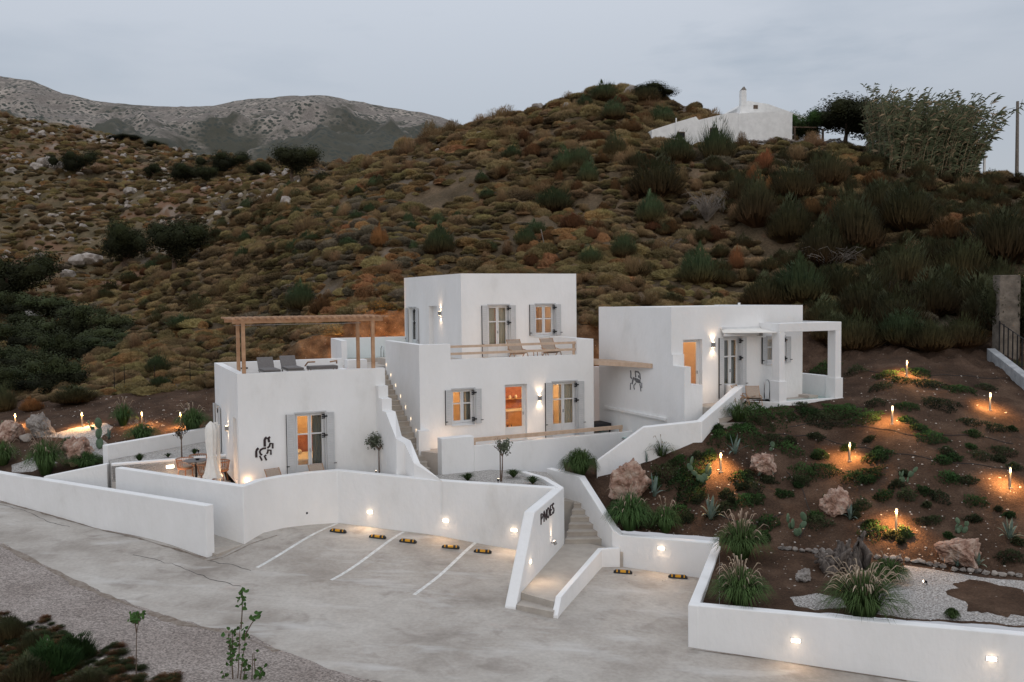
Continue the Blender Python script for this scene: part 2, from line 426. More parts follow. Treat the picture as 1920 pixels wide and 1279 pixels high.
# nodes 0..15: front, 1,2,3 garden, 4 drop, 5 foot, 6 bank top, 7 low, 8 mid, 9 upper, 10 ridge, 11 behind, 12 left low, 13 left mid, 14 left skyline, 15 behind
L1 = [
 C(-420, (43, -.2, Z), (45, 850), (47, 820), (49, 795), (51, 775), (53, 750), (56, 715), (66, 660), (82, 590), (100, 525), (120, 470), (130, 452), (150, 400), (190, 300), (280, 150), (340, 40, Z)),
 C(-200, (39.5, -.2, Z), (41.5, 850), (43.5, 815), (45.5, 790), (47.5, 770), (50, 748), (53, 716), (63, 665), (79, 600), (99, 525), (117, 478), (127, 460), (145, 410), (185, 310), (275, 168), (340, 42, Z)),
 C(0, (34.8, -.2, Z), (37, 852), (39, 822), (41, 800), (42.5, 785), (45, 768), (47, 748), (58, 698), (68, 670), (78, 650), (86, 636), (96, 606), (125, 515), (175, 398), (262, 217), (330, 45, Z)),
 C(80, (33.3, -.2, Z), (35.6, 852), (37.8, 822), (39.8, 800), (41.4, 785), (43.5, 768), (45.5, 752), (56, 698), (67, 662), (78, 640), (86, 626), (96, 600), (125, 510), (172, 398), (260, 226), (330, 44, Z)),
 C(200, (34.1, .3, Z), (35.6, 850), (37.4, 822), (39.4, 798), (41.2, 782), (43, 762), (45, 742), (54, 692), (66, 640), (80, 600), (90, 574), (99, 574), (124, 510), (168, 405), (255, 250), (330, 40, Z)),
 C(300, (36.5, .9, Z), (37, 835), (38.6, 812), (40.0, 795), (41.6, 778), (43.2, 755), (45.5, 735), (53, 690), (65, 615), (82, 548), (93, 510), (101, 6.5, Z), (128, 462), (168, 385), (250, 278), (325, 38, Z)),
 C(390, (38.8, 1.0, Z), (39.0, 1.0, Z), (40, 1.1, Z), (41.2, 785), (42.6, 770), (44, 750), (46, 730), (53, 688), (64, 605), (84, 478), (96, 438), (104, 9, Z), (128, 428), (165, 368), (250, 292), (320, 36, Z)),
 C(480, (40.5, 1.2, Z), (40.7, 1.2, Z), (41, 1.3, Z), (42, 1.5, Z), (43, 2.2, Z), (44.5, 720), (46, 700), (52, 670), (62, 600), (84, 430), (97, 390), (106, 11, Z), (130, 386), (165, 345), (245, 300), (320, 36, Z)),
 C(560, (42, 1.6, Z), (42.2, 1.6, Z), (42.5, 1.8, Z), (43, 2.0, Z), (44, 2.4, Z), (45.4, 690), (46.2, 640), (51, 600), (61, 520), (84, 380), (100, 352), (112, 14, Z), (135, 358), (170, 335), (240, 306), (320, 34, Z)),
 C(640, (42.8, 2, Z), (43.1, 2, Z), (43.5, 2, Z), (44, 2.2, Z), (45.2, 2.6, Z), (46.2, 3.2, Z), (47.3, 614), (52, 560), (62, 470), (85, 350), (102, 320), (114, 15, Z), (138, 19, Z), (172, 28, Z), (240, 306), (320, 34, Z)),
 C(700, (43.4, 2, Z), (43.7, 2, Z), (44, 2, Z), (44.5, 2.2, Z), (46, 2.6, Z), (46.4, 3.4, Z), (47.5, 580), (52.5, 545), (63, 445), (86, 325), (104, 298), (116, 15, Z), (138, 18, Z), (172, 25, Z), (240, 30, Z), (320, 30, Z)),
 C(880, (44.5, 2, Z), (44.7, 2, Z), (45, 2, Z), (45.5, 2, Z), (46.8, 2.6, Z), (47.6, 3.6, Z), (49, 590), (54, 525), (66, 400), (88, 275), (106, 240), (118, 18, Z), (138, 18, Z), (172, 20, Z), (240, 24, Z), (320, 24, Z)),
 C(1020, (44.5, 1, Z), (44.7, 1, Z), (45, 1, Z), (45.5, 1.2, Z), (46, 2, Z), (46.6, 3.6, Z), (48, 585), (54, 515), (66, 390), (87, 245), (104, 202), (118, 20, Z), (138, 16, Z), (172, 16, Z), (240, 18, Z), (320, 20, Z)),
 C(1065, (32.5, .05, Z), (32.6, .05, Z), (32.8, .05, Z), (33.1, -.3, Z), (41.5, -.3, Z), (44.4, .9, Z), (46.8, 600), (53, 520), (65, 390), (86, 230), (102, 188), (118, 20, Z), (138, 16, Z), (172, 16, Z), (240, 18, Z), (320, 20, Z)),
]
L1b = [
 C(1060, (32.7, .1, Z), (33.2, .1, Z), (34.3, .1, Z), (34.6, -.3, Z), (41.5, -.3, Z), (44.4, .9, Z), (46.8, 600), (53, 520), (65, 390), (86, 230), (102, 188), (118, 20, Z), (138, 16, Z), (172, 16, Z), (240, 18, Z), (320, 20, Z)),
 C(1085, (31.95, .05, Z), (33, .1, Z), (34.6, .12, Z), (34.9, -.3, Z), (41.5, -.3, Z), (43.6, .9, Z), (45.6, 610), (52.5, 520), (64, 390), (86, 222), (102, 180), (118, 20, Z), (138, 16, Z), (172, 16, Z), (240, 18, Z), (320, 20, Z)),
 C(1115, (30.75, -.45, Z), (31.6, .0, Z), (34.95, .14, Z), (35.2, -.3, Z), (41.5, -.3, Z), (43.3, .9, Z), (45.3, 610), (52.2, 520), (63.5, 390), (85.5, 218), (101.5, 176), (118, 20, Z), (138, 16, Z), (172, 16, Z), (240, 18, Z), (320, 20, Z)),
 C(1121, (30.5, -.6, Z), (31.3, -.05, Z), (32.0, .12, Z), (32.3, -.3, Z), (41.5, -.3, Z), (43.3, .9, Z), (45.3, 610), (52.2, 520), (63.5, 390), (85.5, 218), (101.5, 176), (118, 20, Z), (138, 16, Z), (172, 16, Z), (240, 18, Z), (320, 20, Z)),
 C(1165, (29.1, -1.2, Z), (30.4, -.4, Z), (31.95, .40, Z), (32.25, -.2, Z), (42, .2, Z), (43.6, 1.2, Z), (45.4, 610), (51.5, 525), (62, 400), (84, 220), (100, 170), (118, 20, Z), (138, 16, Z), (172, 16, Z), (240, 18, Z), (320, 20, Z)),
 C(1220, (28.9, -1.2, Z), (30.4, -.1, Z), (31.85, .76, Z), (32.15, 0, Z), (43, .8, Z), (44.5, 2, Z), (46, 600), (51.5, 530), (62, 415), (76.5, 287), (98, 185), (112, 18, Z), (138, 14, Z), (172, 14, Z), (240, 14, Z), (320, 14, Z)),
 C(1300, (28.4, -1.2, Z), (29.9, -.15, Z), (31.85, 1.5, Z), (32.15, .6, Z), (43.5, 1.4, Z), (45, 2.4, Z), (46.5, 595), (51.5, 530), (62, 418), (77, 286), (96, 200), (110, 14, Z), (138, 12, Z), (172, 12, Z), (240, 12, Z), (320, 12, Z)),
 C(1351, (27.9, -1.125, Z), (29.2, -.25, Z), (32.2, 800), (32.5, 1.2, Z), (43.5, 1.8, Z), (45, 2.6, Z), (46.5, 595), (51.5, 530), (62, 418), (77, 286), (94, 218), (108, 12, Z), (138, 10, Z), (172, 10, Z), (240, 10, Z), (320, 10, Z)),
]
L2 = [
 C(1349, (22.35, -1.35, Z), (27.9, -1.12, Z), (32.2, 800), (32.5, 1.2, Z), (43.5, 1.8, Z), (45, 2.6, Z), (46.5, 595), (51.5, 530), (62, 418), (77, 286), (94, 218), (108, 12, Z), (138, 10, Z), (172, 10, Z), (240, 10, Z), (320, 10, Z)),
 C(1400, (22.2, -1.35, Z), (27.3, -1.1, Z), (33.1, 771), (33.45, 1.7, Z), (43.5, 2.2, Z), (45, 2.9, Z), (46.5, 595), (51.5, 525), (61, 418), (77, 286), (90, 240), (104, 10, Z), (138, 8, Z), (172, 8, Z), (240, 8, Z), (320, 8, Z)),
 C(1500, (21.9, -1.35, Z), (26.8, -1.15, Z), (34.55, 757), (34.9, 2.0, Z), (40.5, 2.3, Z), (42.5, 3.5, Z), (45.5, 600), (50.5, 530), (60, 432), (76.5, 289), (86, 268), (100, 8, Z), (138, 6, Z), (172, 6, Z), (240, 6, Z), (320, 6, Z)),
 C(1578, (21.65, -1.35, Z), (26.4, -1.18, Z), (35.3, 746), (35.7, 2.4, Z), (38.5, 705), (42, 662), (45, 612), (50, 545), (59, 440), (75, 300), (83, 276), (98, 6, Z), (138, 4, Z), (172, 4, Z), (240, 4, Z), (320, 4, Z)),
 C(1680, (21.3, -1.35, Z), (25.7, 1056), (30, 862), (33.5, 765), (37.5, 690), (41, 652), (44, 612), (49, 552), (58, 440), (72, 325), (80, 300), (95, 6, Z), (138, 4, Z), (172, 4, Z), (240, 4, Z), (320, 4, Z)),
 C(1800, (21.0, -1.35, Z), (25.2, 1066), (29.6, 872), (33, 778), (37, 700), (40.5, 662), (43.5, 620), (48, 560), (56, 450), (68, 355), (76, 326), (90, 6, Z), (138, 4, Z), (172, 4, Z), (240, 4, Z), (320, 4, Z)),
 C(1920, (20.7, -1.35, Z), (24.6, 1080), (29, 892), (32.4, 800), (35.8, 732), (39, 690), (42, 640), (47, 565), (55, 460), (66, 370), (74, 338), (88, 6, Z), (138, 4, Z), (172, 4, Z), (240, 4, Z), (320, 4, Z)),
 C(2300, (19.8, -1.35, Z), (23.6, 1100), (28, 912), (31.4, 820), (34.8, 752), (38, 708), (41, 660), (46, 590), (54, 490), (64, 400), (72, 362), (86, 6, Z), (138, 4, Z), (172, 4, Z), (240, 4, Z), (320, 4, Z)),
]
SUB = [14, 16, 14, 5, 14, 9, 10, 18, 34, 26, 8, 8, 16, 26, 5]
_lim = [0.035, 0.035, 0.035, 0.035, 0.035, 0.05, 0.12, 0.18, 0.3, 0.35, 0.3, 0.3, 0.8, 1.2, 1.4, 0.3]
def loft(cols, stepx):
    pxs = [c[0] for c in cols]; xs = []
    for i in range(len(pxs)-1):
        k = max(1, int(round((pxs[i+1]-pxs[i])/stepx)))
        xs += [pxs[i]+(pxs[i+1]-pxs[i])*j/k for j in range(k)]
    xs.append(pxs[-1])
    A = np.array([[list(p) for p in c[1]] for c in cols]); pxa = np.array(pxs, float)
    rows = []; seg = []
    for i, s in enumerate(SUB):
        for j in range(s): rows.append((i, j/s)); 
    rows.append((len(SUB)-1, 1.0))
    grid = []
    for x in xs:
        k = min(max(np.searchsorted(pxa, x, side='right')-1, 0), len(pxa)-2); t = (x-pxa[k])/(pxa[k+1]-pxa[k])
        if SMOOTH_X: t = t
        nd = A[k]*(1-t)+A[k+1]*t
        line = []
        for i, f in rows:
            p = nd[i]*(1-f)+nd[i+1]*f
            amp = _lim[i]*(1-f)+_lim[i+1]*f
            X, Y, Zz = p
            d = fbm(X*1.3/ (0.6+amp*3), Y*1.3/(0.6+amp*3), 0.3, 4)
            z = Zz + d*amp
            if i in (4, 5) and x > 380: # rough cut bank
                z += (0.25*fbm(X*1.7, Y*2.5, 9, 3)+.28*abs(fbm(X*2.6, 1.3, 4, 4)))*math.sin(math.pi*min(1, (i-4+f)/2))
            if 12 <= i <= 13:         # old terraces across the far left slope
                z += 0.9*math.sin(Zz*1.15+2.0*fbm(X*.02, Y*.02))*(1 if i == 12 else (1-f)*0.7)
            if 6 <= i <= 9:          # folds running slantwise down the hill
                ff = min(1, max(0, (i-6+f)/.6))*min(1, max(0, (10-i-f)/.8)); a_ = X*.86+Y*.5; b__ = -X*.5+Y*.86
                z += ff*(1.3*fbm(a_*.085, b__*.028, 4, 3)+.45*fbm(a_*.3, b__*.1, 8, 2))
            line.append((X, Y, z))
        grid.append(line)
    return np.array(grid), rows
SMOOTH_X = False
def grid_mesh(name, g, mname, kind='structure', label=None, r0=0, r1=None):
    g = g[:, r0:(r1 if r1 else g.shape[1])]
    nx, ny = g.shape[:2]
    v = g.reshape(-1, 3)
    idx = np.arange(nx*ny).reshape(nx, ny)
    f = np.stack([idx[:-1, :-1], idx[1:, :-1], idx[1:, 1:], idx[:-1, 1:]], -1).reshape(-1, 4)
    me = bpy.data.meshes.new(name); me.from_pydata(v.tolist(), [], f.tolist())
    me.polygons.foreach_set('use_smooth', [True]*len(me.polygons)); me.materials.append(M[mname])
    o = bpy.data.objects.new(name, me); col.objects.link(o); tag(o, label, None, None, kind); return o

# earth materials
def earth(name, stops, dots=None, stones=0.0, scale=0.5):
    global n, l
    m, n, l, b = nmat(name)
    pos = n.new('ShaderNodeNewGeometry').outputs['Position']
    base = _ramp(_noise(scale, 8, vec=pos), *stops)
    fine = _ramp(_noise(scale*18, 6, vec=pos), (0.3, (0.62, 0.62, 0.62)), (0.7, (1.3, 1.3, 1.3)))
    c = _mix(1.0, base, fine, 'MULTIPLY')
    if stones:
        vo = n.new('ShaderNodeTexVoronoi'); vo.inputs['Scale'].default_value = 5.5; l.new(pos, vo.inputs['Vector'])
        s1 = _ramp(vo.outputs['Distance'], (0.10, (1, 1, 1)), (0.17, (0, 0, 0)))
        s2 = _ramp(_noise(3.0, 2, vec=pos), (0.62-stones, (0, 0, 0)), (0.66-stones, (1, 1, 1)))
        c = _mix(_mix(1.0, s1, s2, 'MULTIPLY'), c, (0.34, 0.29, 0.25))
    if dots: c = dots(pos, c)
    l.new(c, b.inputs['Base Color']); b.inputs['Roughness'].default_value = 0.97; b.inputs['Specular IOR Level'].default_value = 0.1
    bp = n.new('ShaderNodeBump'); bp.inputs['Strength'].default_value = 0.7; bp.inputs['Distance'].default_value = 0.08
    l.new(_noise(scale*22, 6, vec=pos), bp.inputs['Height']); l.new(bp.outputs[0], b.inputs['Normal']); M[name] = m
earth('garden_soil', [(0.3, (0.040, 0.025, 0.017)), (0.5, (0.070, 0.043, 0.029)), (0.7, (0.115, 0.073, 0.050))], stones=0.05, scale=0.9)
def hill_dots(pos, c):
    # bare scree patch and pale limestone bands on the hill
    c = _mix(_ramp(_noise(0.11, 6, vec=pos, dist=0.6), (0.60, (0, 0, 0)), (0.68, (0.55, 0.55, 0.55))), c, (0.16, 0.135, 0.115))
    c = _mix(_ramp(_noise(0.5, 6, vec=pos, dist=0.4), (0.64, (0, 0, 0)), (0.72, (0.7, 0.7, 0.7))), c, (0.17, 0.08, 0.045))
    return c
earth('hill_soil', [(0.3, (0.06, 0.045, 0.028)), (0.5, (0.10, 0.072, 0.044)), (0.7, (0.15, 0.105, 0.066))], dots=hill_dots, stones=0.0, scale=0.35)
earth('cut_bank', [(0.3, (0.05, 0.028, 0.016)), (0.5, (0.14, 0.085, 0.047)), (0.7, (0.26, 0.17, 0.10))], stones=0.08, scale=1.6)
def slope_bands(pos, c):
    c = _mix(_ramp(_noise(0.035, 6, vec=pos, dist=0.8), (0.50, (0, 0, 0)), (0.60, (0.8, 0.8, 0.8))), c, (0.18, 0.098, 0.062))
    return _mix(_ramp(_noise(0.12, 7, vec=pos, dist=0.5), (0.56, (0, 0, 0)), (0.64, (0.8, 0.8, 0.8))), c, (0.24, 0.20, 0.165))
earth('slope_earth', [(0.3, (0.065, 0.053, 0.030)), (0.5, (0.118, 0.090, 0.052)), (0.7, (0.18, 0.135, 0.082))], dots=slope_bands, scale=0.25)
G1, rows = loft(L1, 7); G1b, _ = loft(L1b, 6); G2, _ = loft(L2, 7)
cum = [0]
for s in SUB: cum.append(cum[-1]+s)
r_g, r_b, r_h = cum[4], cum[6], cum[11]
terr = []
split_l = next(i for i, x in enumerate(G1) if False) if False else None
for nm, g, la in (('a', G1, 'left'), ('b', G1b, 'middle'), ('c', G2, 'right')):
    terr.append(grid_mesh('garden_soil', g, 'garden_soil', label={'left': 'bare brown garden soil behind the front wall on the left', 'middle': 'reddish garden soil between the stair walls', 'right': 'sloping reddish brown garden soil with bollard lights'}[la], r0=0, r1=r_g+1))
    if la == 'left':
        kx = 128
        terr.append(grid_mesh('lower_slope', g[:kx+1], 'garden_soil', label='brown soil slope above the left garden', r0=r_g, r1=r_b+1))
        terr.append(grid_mesh('cut_bank', g[kx:], 'cut_bank', label='raw cut earth bank behind the houses', r0=r_g, r1=r_b+1))
    else:
        terr.append(grid_mesh('cut_bank' if la == 'middle' else 'lower_slope', g, 'cut_bank' if la == 'middle' else 'garden_soil', label='cut earth slope at the foot of the hill, '+la, r0=r_g, r1=r_b+1))
    if la == 'left':
        terr.append(grid_mesh('hillside', g, 'hill_soil', label='scrub covered hillside above the left house', r0=r_b, r1=cum[10]+4))
        terr.append(grid_mesh('far_slope', g, 'slope_earth', label='paler rocky slope with old terraces across the valley', r0=cum[10]+3))
    else: terr.append(grid_mesh('hillside', g, 'hill_soil', label='scrub covered hillside above the houses, '+la, r0=r_b))
# wedge of garden between the bay wall and the front wall
wa, wb, wc = Vector((4.55, 22.4, -1.35)), at(1349, 0, d=22.35), at(1349, 0, d=27.9)
W = []
for i in range(14):
    row = []
    for j in range(24):
        t, s = i/13, j/23
        near = wa.lerp(Vector((wb.x, 22.35, -1.35)), t); far = wa.lerp(Vector((wc.x, 27.9, -1.12)), max(t, 0.02))
        far = Vector((wa.x+(6.45-wa.x)*1, 27.7, -1.12)) if False else far
        p = near.lerp(Vector((wa.x + (wc.x-wa.x)*max(s, t), wa.y + (27.9-wa.y)*s, -1.35+.23*s)), s) if False else None
        # straight fan: from the Q wall (t=0) to the px=1349 ray (t=1)
        q0 = Vector((4.6+(6.55-4.6)*s, 22.35+(27.9-22.35)*s, -1.35+0.23*s)); q1 = Vector((wb.x+(wc.x-wb.x)*s, 22.35+(27.9-22.35)*s, -1.35+0.23*s))
        p = q0.lerp(q1, t); p.z += 0.03*fbm(p.x, p.y)*math.sin(math.pi*t)
        row.append(tuple(p))
    W.append(row)
terr.append(grid_mesh('garden_soil', np.array(W), 'garden_soil', label='corner of garden soil beside the parking bay wall'))

_vs, _fs = [], []
for o in terr:
    k = len(_vs); _vs += [v.co.copy() for v in o.data.vertices]; _fs += [tuple(k+i for i in p.vertices) for p in o.data.polygons]
BV = BVHTree.FromPolygons(_vs, _fs)
def hit(px, py):
    for dy in (0, 4, 8, 14, 22, -6, -12):
        r_ = BV.ray_cast(Vector((0, 0, ZC)), ray(px, py+dy).normalized(), 2000)
        if r_[0] is not None: return r_[0]
    print('no ground at', px, py); return gnd(px, py)
def drop(x, y, dflt=0.0):
    r_ = BV.ray_cast(Vector((x, y, 200)), Vector((0, 0, -1)), 1000)
    return r_[0].z if r_[0] else dflt
def hitn(px, py):
    r_ = BV.ray_cast(Vector((0, 0, ZC)), ray(px, py).normalized(), 2000)
    return r_[0], r_[1]

# ------------------------------------------------------------------ far mountain
sk = [(-500, 112), (-300, 120), (-150, 128), (0, 143), (60, 151), (110, 172), (180, 190), (260, 197), (340, 201), (400, 198), (450, 188), (520, 181), (600, 178), (640, 184), (700, 196), (760, 206), (800, 213), (850, 227), (880, 238), (950, 262), (1050, 292), (1200, 330)]
def mountain_dots(pos, c):
    sp = n.new('ShaderNodeSeparateXYZ'); l.new(pos, sp.inputs[0]); mr = n.new('ShaderNodeMapRange'); mr.inputs['From Min'].default_value = 110; mr.inputs['From Max'].default_value = 290
    mr.inputs['To Min'].default_value = 0.30; mr.inputs['To Max'].default_value = -0.05; l.new(sp.outputs['Z'], mr.inputs['Value'])
    ad = n.new('ShaderNodeMath'); ad.operation = 'ADD'; l.new(_noise(0.009, 8, vec=pos, dist=0.5), ad.inputs[0]); l.new(mr.outputs[0], ad.inputs[1])
    c = _mix(_ramp(ad.outputs[0], (0.49, (0, 0, 0)), (0.60, (.9, .9, .9))), c, (0.060, 0.062, 0.048))
    vo = n.new('ShaderNodeTexVoronoi'); vo.inputs['Scale'].default_value = 0.15; l.new(pos, vo.inputs['Vector'])
    s = _mix(1.0, _ramp(vo.outputs['Distance'], (0.36, (1, 1, 1)), (0.50, (0, 0, 0))), _ramp(_noise(0.03, 5, vec=pos), (0.42, (.05, .05, .05)), (0.52, (1, 1, 1))), 'MULTIPLY')
    return _mix(s, c, (0.060, 0.066, 0.058))
earth('mountain_rock', [(0.3, (0.16, 0.142, 0.13)), (0.5, (0.235, 0.208, 0.185)), (0.7, (0.37, 0.325, 0.285))], dots=mountain_dots, scale=0.03)
mg = []
for i in range(260):
    px = -500 + 1700*i/259; k = max(j for j in range(len(sk)) if sk[j][0] <= px) if px < 1200 else len(sk)-2
    k = min(k, len(sk)-2); t = (px-sk[k][0])/(sk[k+1][0]-sk[k][0]); ys = sk[k][1]*(1-t)+sk[k+1][1]*t
    line = []
    for j in range(90):
        s = j/89
        if s < 0.9:
            t_ = s/0.9; d = 620+980*t_**0.9; y = 345 + (ys-345)*(t_**0.85)
        else:
            t_ = (s-0.9)/0.1; d = 1600+250*t_; y = ys + 60*t_
        p = at(px, y, d=d)
        edge_ = math.sin(math.pi*min(1, s/0.9)) if s < .9 else 0
        r1 = noise.ridged_multi_fractal(Vector((p.x*.0045, p.y*.0045, 1.7)), 0.9, 2.1, 5, 1.0, 2.0)
        p.z += edge_*42*(r1-1.1)+edge_*7*fbm(p.x*.012, p.y*.012, 4) + 2.2*fbm(p.x*.03, p.y*.03, 2)
        line.append(tuple(p))
    mg.append(line)
grid_mesh('mountain', np.array(mg), 'mountain_rock', label='distant grey limestone mountain ridge dotted with dark scrub')
# land under everything out to the horizon
mb = MB(); mb.quad((-3000, 60, -9), (3000, 60, -9), (3000, 4000, -9), (-3000, 4000, -9))
o = mb.build('far_ground', M['hill_soil']); tag(o, None, None, None, 'structure')
mb = MB(); mb.quad((40, -4, -4.2), (900, -4, -9), (900, 60, -9), (40, 60, -6))
mb.quad((-900, -4, -9), (-60, -4, -6), (-60, 60, -6), (-900, 60, -9))
o = mb.build('far_ground', M['hill_soil']); tag(o, None, None, None, 'structure')
def dirt(pts, w0, label, mname='road_dirt'):
    """grit gathered in an irregular strip over the street"""
    mb = MB(); prev = None
    for i in range(len(pts)-1):
        a, c = gnd(*pts[i]), gnd(*pts[i+1]); N_ = max(3, int((c-a).length*4))
        for k in range(N_+(i == len(pts)-2)):
            q = a.lerp(c, k/N_); w_ = w0*max(.08, .6+1.1*fbm(q.x*.9, q.y*.9, w0*9)); t = (c-a).normalized(); nn_ = Vector((-t.y, t.x, 0))
            e1, e2 = q+nn_*w_*.5, q-nn_*w_*(.5+.4*fbm(q.x*2.3, q.y, 3))
            cur = (Vector((e1.x, e1.y, street_z(e1.x, e1.y)+.009)), Vector((e2.x, e2.y, street_z(e2.x, e2.y)+.009)))
            if prev: mb.quad(prev[1], cur[1], cur[0], prev[0])
            prev = cur
    tag(mb.build('road_dirt', M[mname]), label, None, 'dirt on the street', 'structure')
mat('road_dirt', (0.17, 0.13, 0.10), (0.29, 0.25, 0.215), scale=7, rough=0.97, bump=0.6, bscale=30)
dirt([(0, 941), (100, 967), (200, 996), (300, 1022), (386, 1048)], .20, 'brown grit along the foot of the street wall')
dirt([(1296, 1218), (1420, 1234), (1560, 1256), (1700, 1277)], .10, 'thin grit line along the foot of the front wall')
dirt([(388, 1052), (420, 1045), (470, 1020), (520, 1004)], .07, 'brown edge where the paving meets the retaining wall')
dirt([(0, 1022), (70, 1056), (160, 1102), (240, 1134), (340, 1170), (440, 1188), (520, 1222)], .30, 'loose grit where the gravel shoulder meets the concrete')
# ================================================================== GARDEN WALLS
def miter(pts, off):
    """offset an open plan polyline to its left by off"""
    out = []
    for i, p in enumerate(pts):
        ds = []
        if i > 0: ds.append((Vector(p[:2])-Vector(pts[i-1][:2])).normalized())
        if i < len(pts)-1: ds.append((Vector(pts[i+1][:2])-Vector(p[:2])).normalized())
        ns = [Vector((-d.y, d.x)) for d in ds]
        nn = ns[0] if len(ns) == 1 else (ns[0]+ns[1]).normalized()
        k = off/max(0.35, nn.dot(ns[0]))
        out.append((p[0]+nn.x*k, p[1]+nn.y*k))
    return out
def wall(name, label, pts, th=0.28, side=1, mname='plaster', bevel=0.025, cat='wall', group=None, parts=True):
    """pts: (x, y, ztop, zbottom); the wall body lies to the left (side=1) or right (-1) of the line"""
    root = empty(name, (pts[0][0], pts[0][1], pts[0][3]), label, cat, group) if parts else None
    b2 = miter(pts, th*side); mb = MB(); k = len(pts)
    v = [(p[0], p[1], p[3]) for p in pts]+[(p[0], p[1], p[2]) for p in pts]+[(q[0], q[1], p[3]) for p, q in zip(pts, b2)]+[(q[0], q[1], p[2]) for p, q in zip(pts, b2)]
    mb.v = v
    for i in range(k-1):
        mb.f += [(i, i+1, k+i+1, k+i), (2*k+i+1, 2*k+i, 3*k+i, 3*k+i+1), (k+i, k+i+1, 3*k+i+1, 3*k+i), (i+1, i, 2*k+i, 2*k+i+1)]
    mb.f += [(0, k, 3*k, 2*k), (k-1, 2*k+k-1, 3*k+k-1, k+k-1)]
    if root is None:
        o = mb.build(name, M[mname], bevel=bevel); tag(o, label, cat, group); return o
    o = mb.build('masonry', M[mname], root, bevel=bevel)
    if k > 3: o.data.polygons.foreach_set('use_smooth', [True]*len(o.data.polygons)); o.data.set_sharp_from_angle(angle=R(24))
    return root
def V4(p, zt, zb): return (p.x, p.y, zt, zb)

# outer street wall, left
A0 = gnd(388, 1046); A1 = gnd(0, 938); dA = (A1-A0).normalized()
A2 = A0 + dA*30
wall_A = wall('street_wall', 'long low white wall running along the street at far left', [(A0.x, A0.y, .16, -2.3), (A1.x, A1.y, .02, -2.0), (A2.x, A2.y, -.05, -1.8)], side=-1, th=.30)
# parking retaining wall with its return along the entrance path
B0 = at(215.5, 877, z=.52); B1 = at(455.5, 912.5, z=.50); B2 = at(632, 882, z=.50); Bm = at(829, 901.5, z=.33); B3 = at(1040, 914.5, z=.23)
wall_B = wall('retaining_wall', 'tall angled white retaining wall behind the five parking bays', [(B0.x, B0.y, .52, -2.4), (B1.x, B1.y, .50, -2.4), *[V4(at(x_, y_, z=z_), z_, -2.4) for x_, y_, z_ in ((492, 899.8, .5), (530, 892.8, .5), (577, 886.8, .5))], (B2.x, B2.y, .50, -2.4), *[V4(at(x_, y_, z=z_), z_, -2.4) for x_, y_, z_ in ((700, 889, .44), (767, 895.8, .38))], (Bm.x, Bm.y, .33, -2.4), V4(at(900, 906.5, z=.29), .29, -2.4), V4(at(968, 910.5, z=.26), .26, -2.4), (B3.x, B3.y, .22, -2.4)], side=1)
# sign wall
S_f = Vector((0.03, 24.05, 0)); S_r = Vector((1.66, 29.45, 0)); dS = (S_r-S_f).normalized(); nS = Vector((-dS.y, dS.x, 0))
sign_wall = empty('sign_wall', (S_f.x, S_f.y, -2.0), 'white sloping ended sign wall with dark PNOES lettering', 'wall')
mb = MB(); LS = (S_r-S_f).length
prof = [(0, -2.3), (LS, -2.3), (LS, .19), (1.98, .21), (0.0, street_z(0)+.06)]
mb.extr([S_f + dS*u + Vector((0, 0, w)) for u, w in prof], nS*.32)
mb.build('masonry', M['plaster'], sign_wall, bevel=.03)
# walkway wall right of the lower stairs, turning along the back of the right hand bays, then back to the street
T0 = at(1024.5, 878, z=.2); T1 = at(1085, 893.5, z=.16); T2 = at(1148, 994, z=-1.02); T3 = at(1163, 1003.5, z=-1.15); T4 = at(1338, 1018.5, z=-1.15); T5 = gnd(1290, 1213)
wall_T = wall('stair_wall', 'white wall stepping down beside the lower stairs and round the two right bays',
     [V4(T0, .2, -2.6), V4(T1, .16, -2.6), V4(T2, -1.0, -2.6), V4(T3, -1.15, -2.6), V4(T4, -1.15, -2.7), (T5.x, T5.y, -1.15, -2.9)], side=1, th=.26)
T6 = gnd(1727, 1279); dR = (T6-T5).normalized(); T7 = T5+dR*16
wall_R = wall('front_wall', 'low white front wall with two glowing lights at lower right', [(T5.x+.003, T5.y+.0, -1.147, -3.0), (T6.x, T6.y, -1.147, -3.2), (T7.x, T7.y, -1.147, -3.6)], side=1, th=.27)
# low kerb wall between walkway and bays
K0 = gnd(1046, 1160); K1 = at(1129, 1031.6, z=-1.58); K2 = at(1163, 1031.6, z=-1.58)
PATH_Z = -1.68
kerb = wall('walkway_kerb_wall', 'low white kerb wall between the entrance walkway and the right bays', [(K0.x, K0.y, -1.96, -2.5), (K0.x+.12, K0.y+.42, -1.60, -2.5), V4(K1, -1.55, -2.5), V4(K2+Vector((0, .1, 0)), -1.55, -2.5)], side=1, th=.16, bevel=.012)

# walkway (two low steps then a ramped slab) and lower stairs
walk = tag(MB().prism([(S_f.x+.5*dS.x+.0, S_f.y+.5*dS.y), (K0.x-.16+.06, K0.y+.28), (K0.x+.02, K0.y+.55), (K1.x-.02, K1.y+.1), (K2.x+.1, K2.y+.12), (T2.x, T2.y+.25), (S_r.x+.1, S_r.y+.6), (S_r.x, S_r.y)], -2.4, PATH_Z).build('walkway', M['step_stone']), 'beige screed entrance walkway', None, None, 'structure')
low_steps = empty('entrance_steps', (S_f.x+.6, S_f.y, -2.2), 'two wide low beige steps at the street end of the walkway', 'steps')
for i, (s0, zt) in enumerate(((0.0, -1.86), (0.46, PATH_Z+.004))):
    a = S_f + dS*(s0+.02); a2 = S_f + dS*(s0+.50); kx = Vector((K0.x-.12+(s0)*.33, K0.y+s0*.92+.02, 0)); kx2 = kx + Vector((.16, .46, 0))
    MB().prism([(a.x+.01, a.y), (kx.x, kx.y), (kx2.x, kx2.y), (a2.x+.01, a2.y)], -2.5, zt).build('step', M['step_stone'], low_steps, bevel=.01)
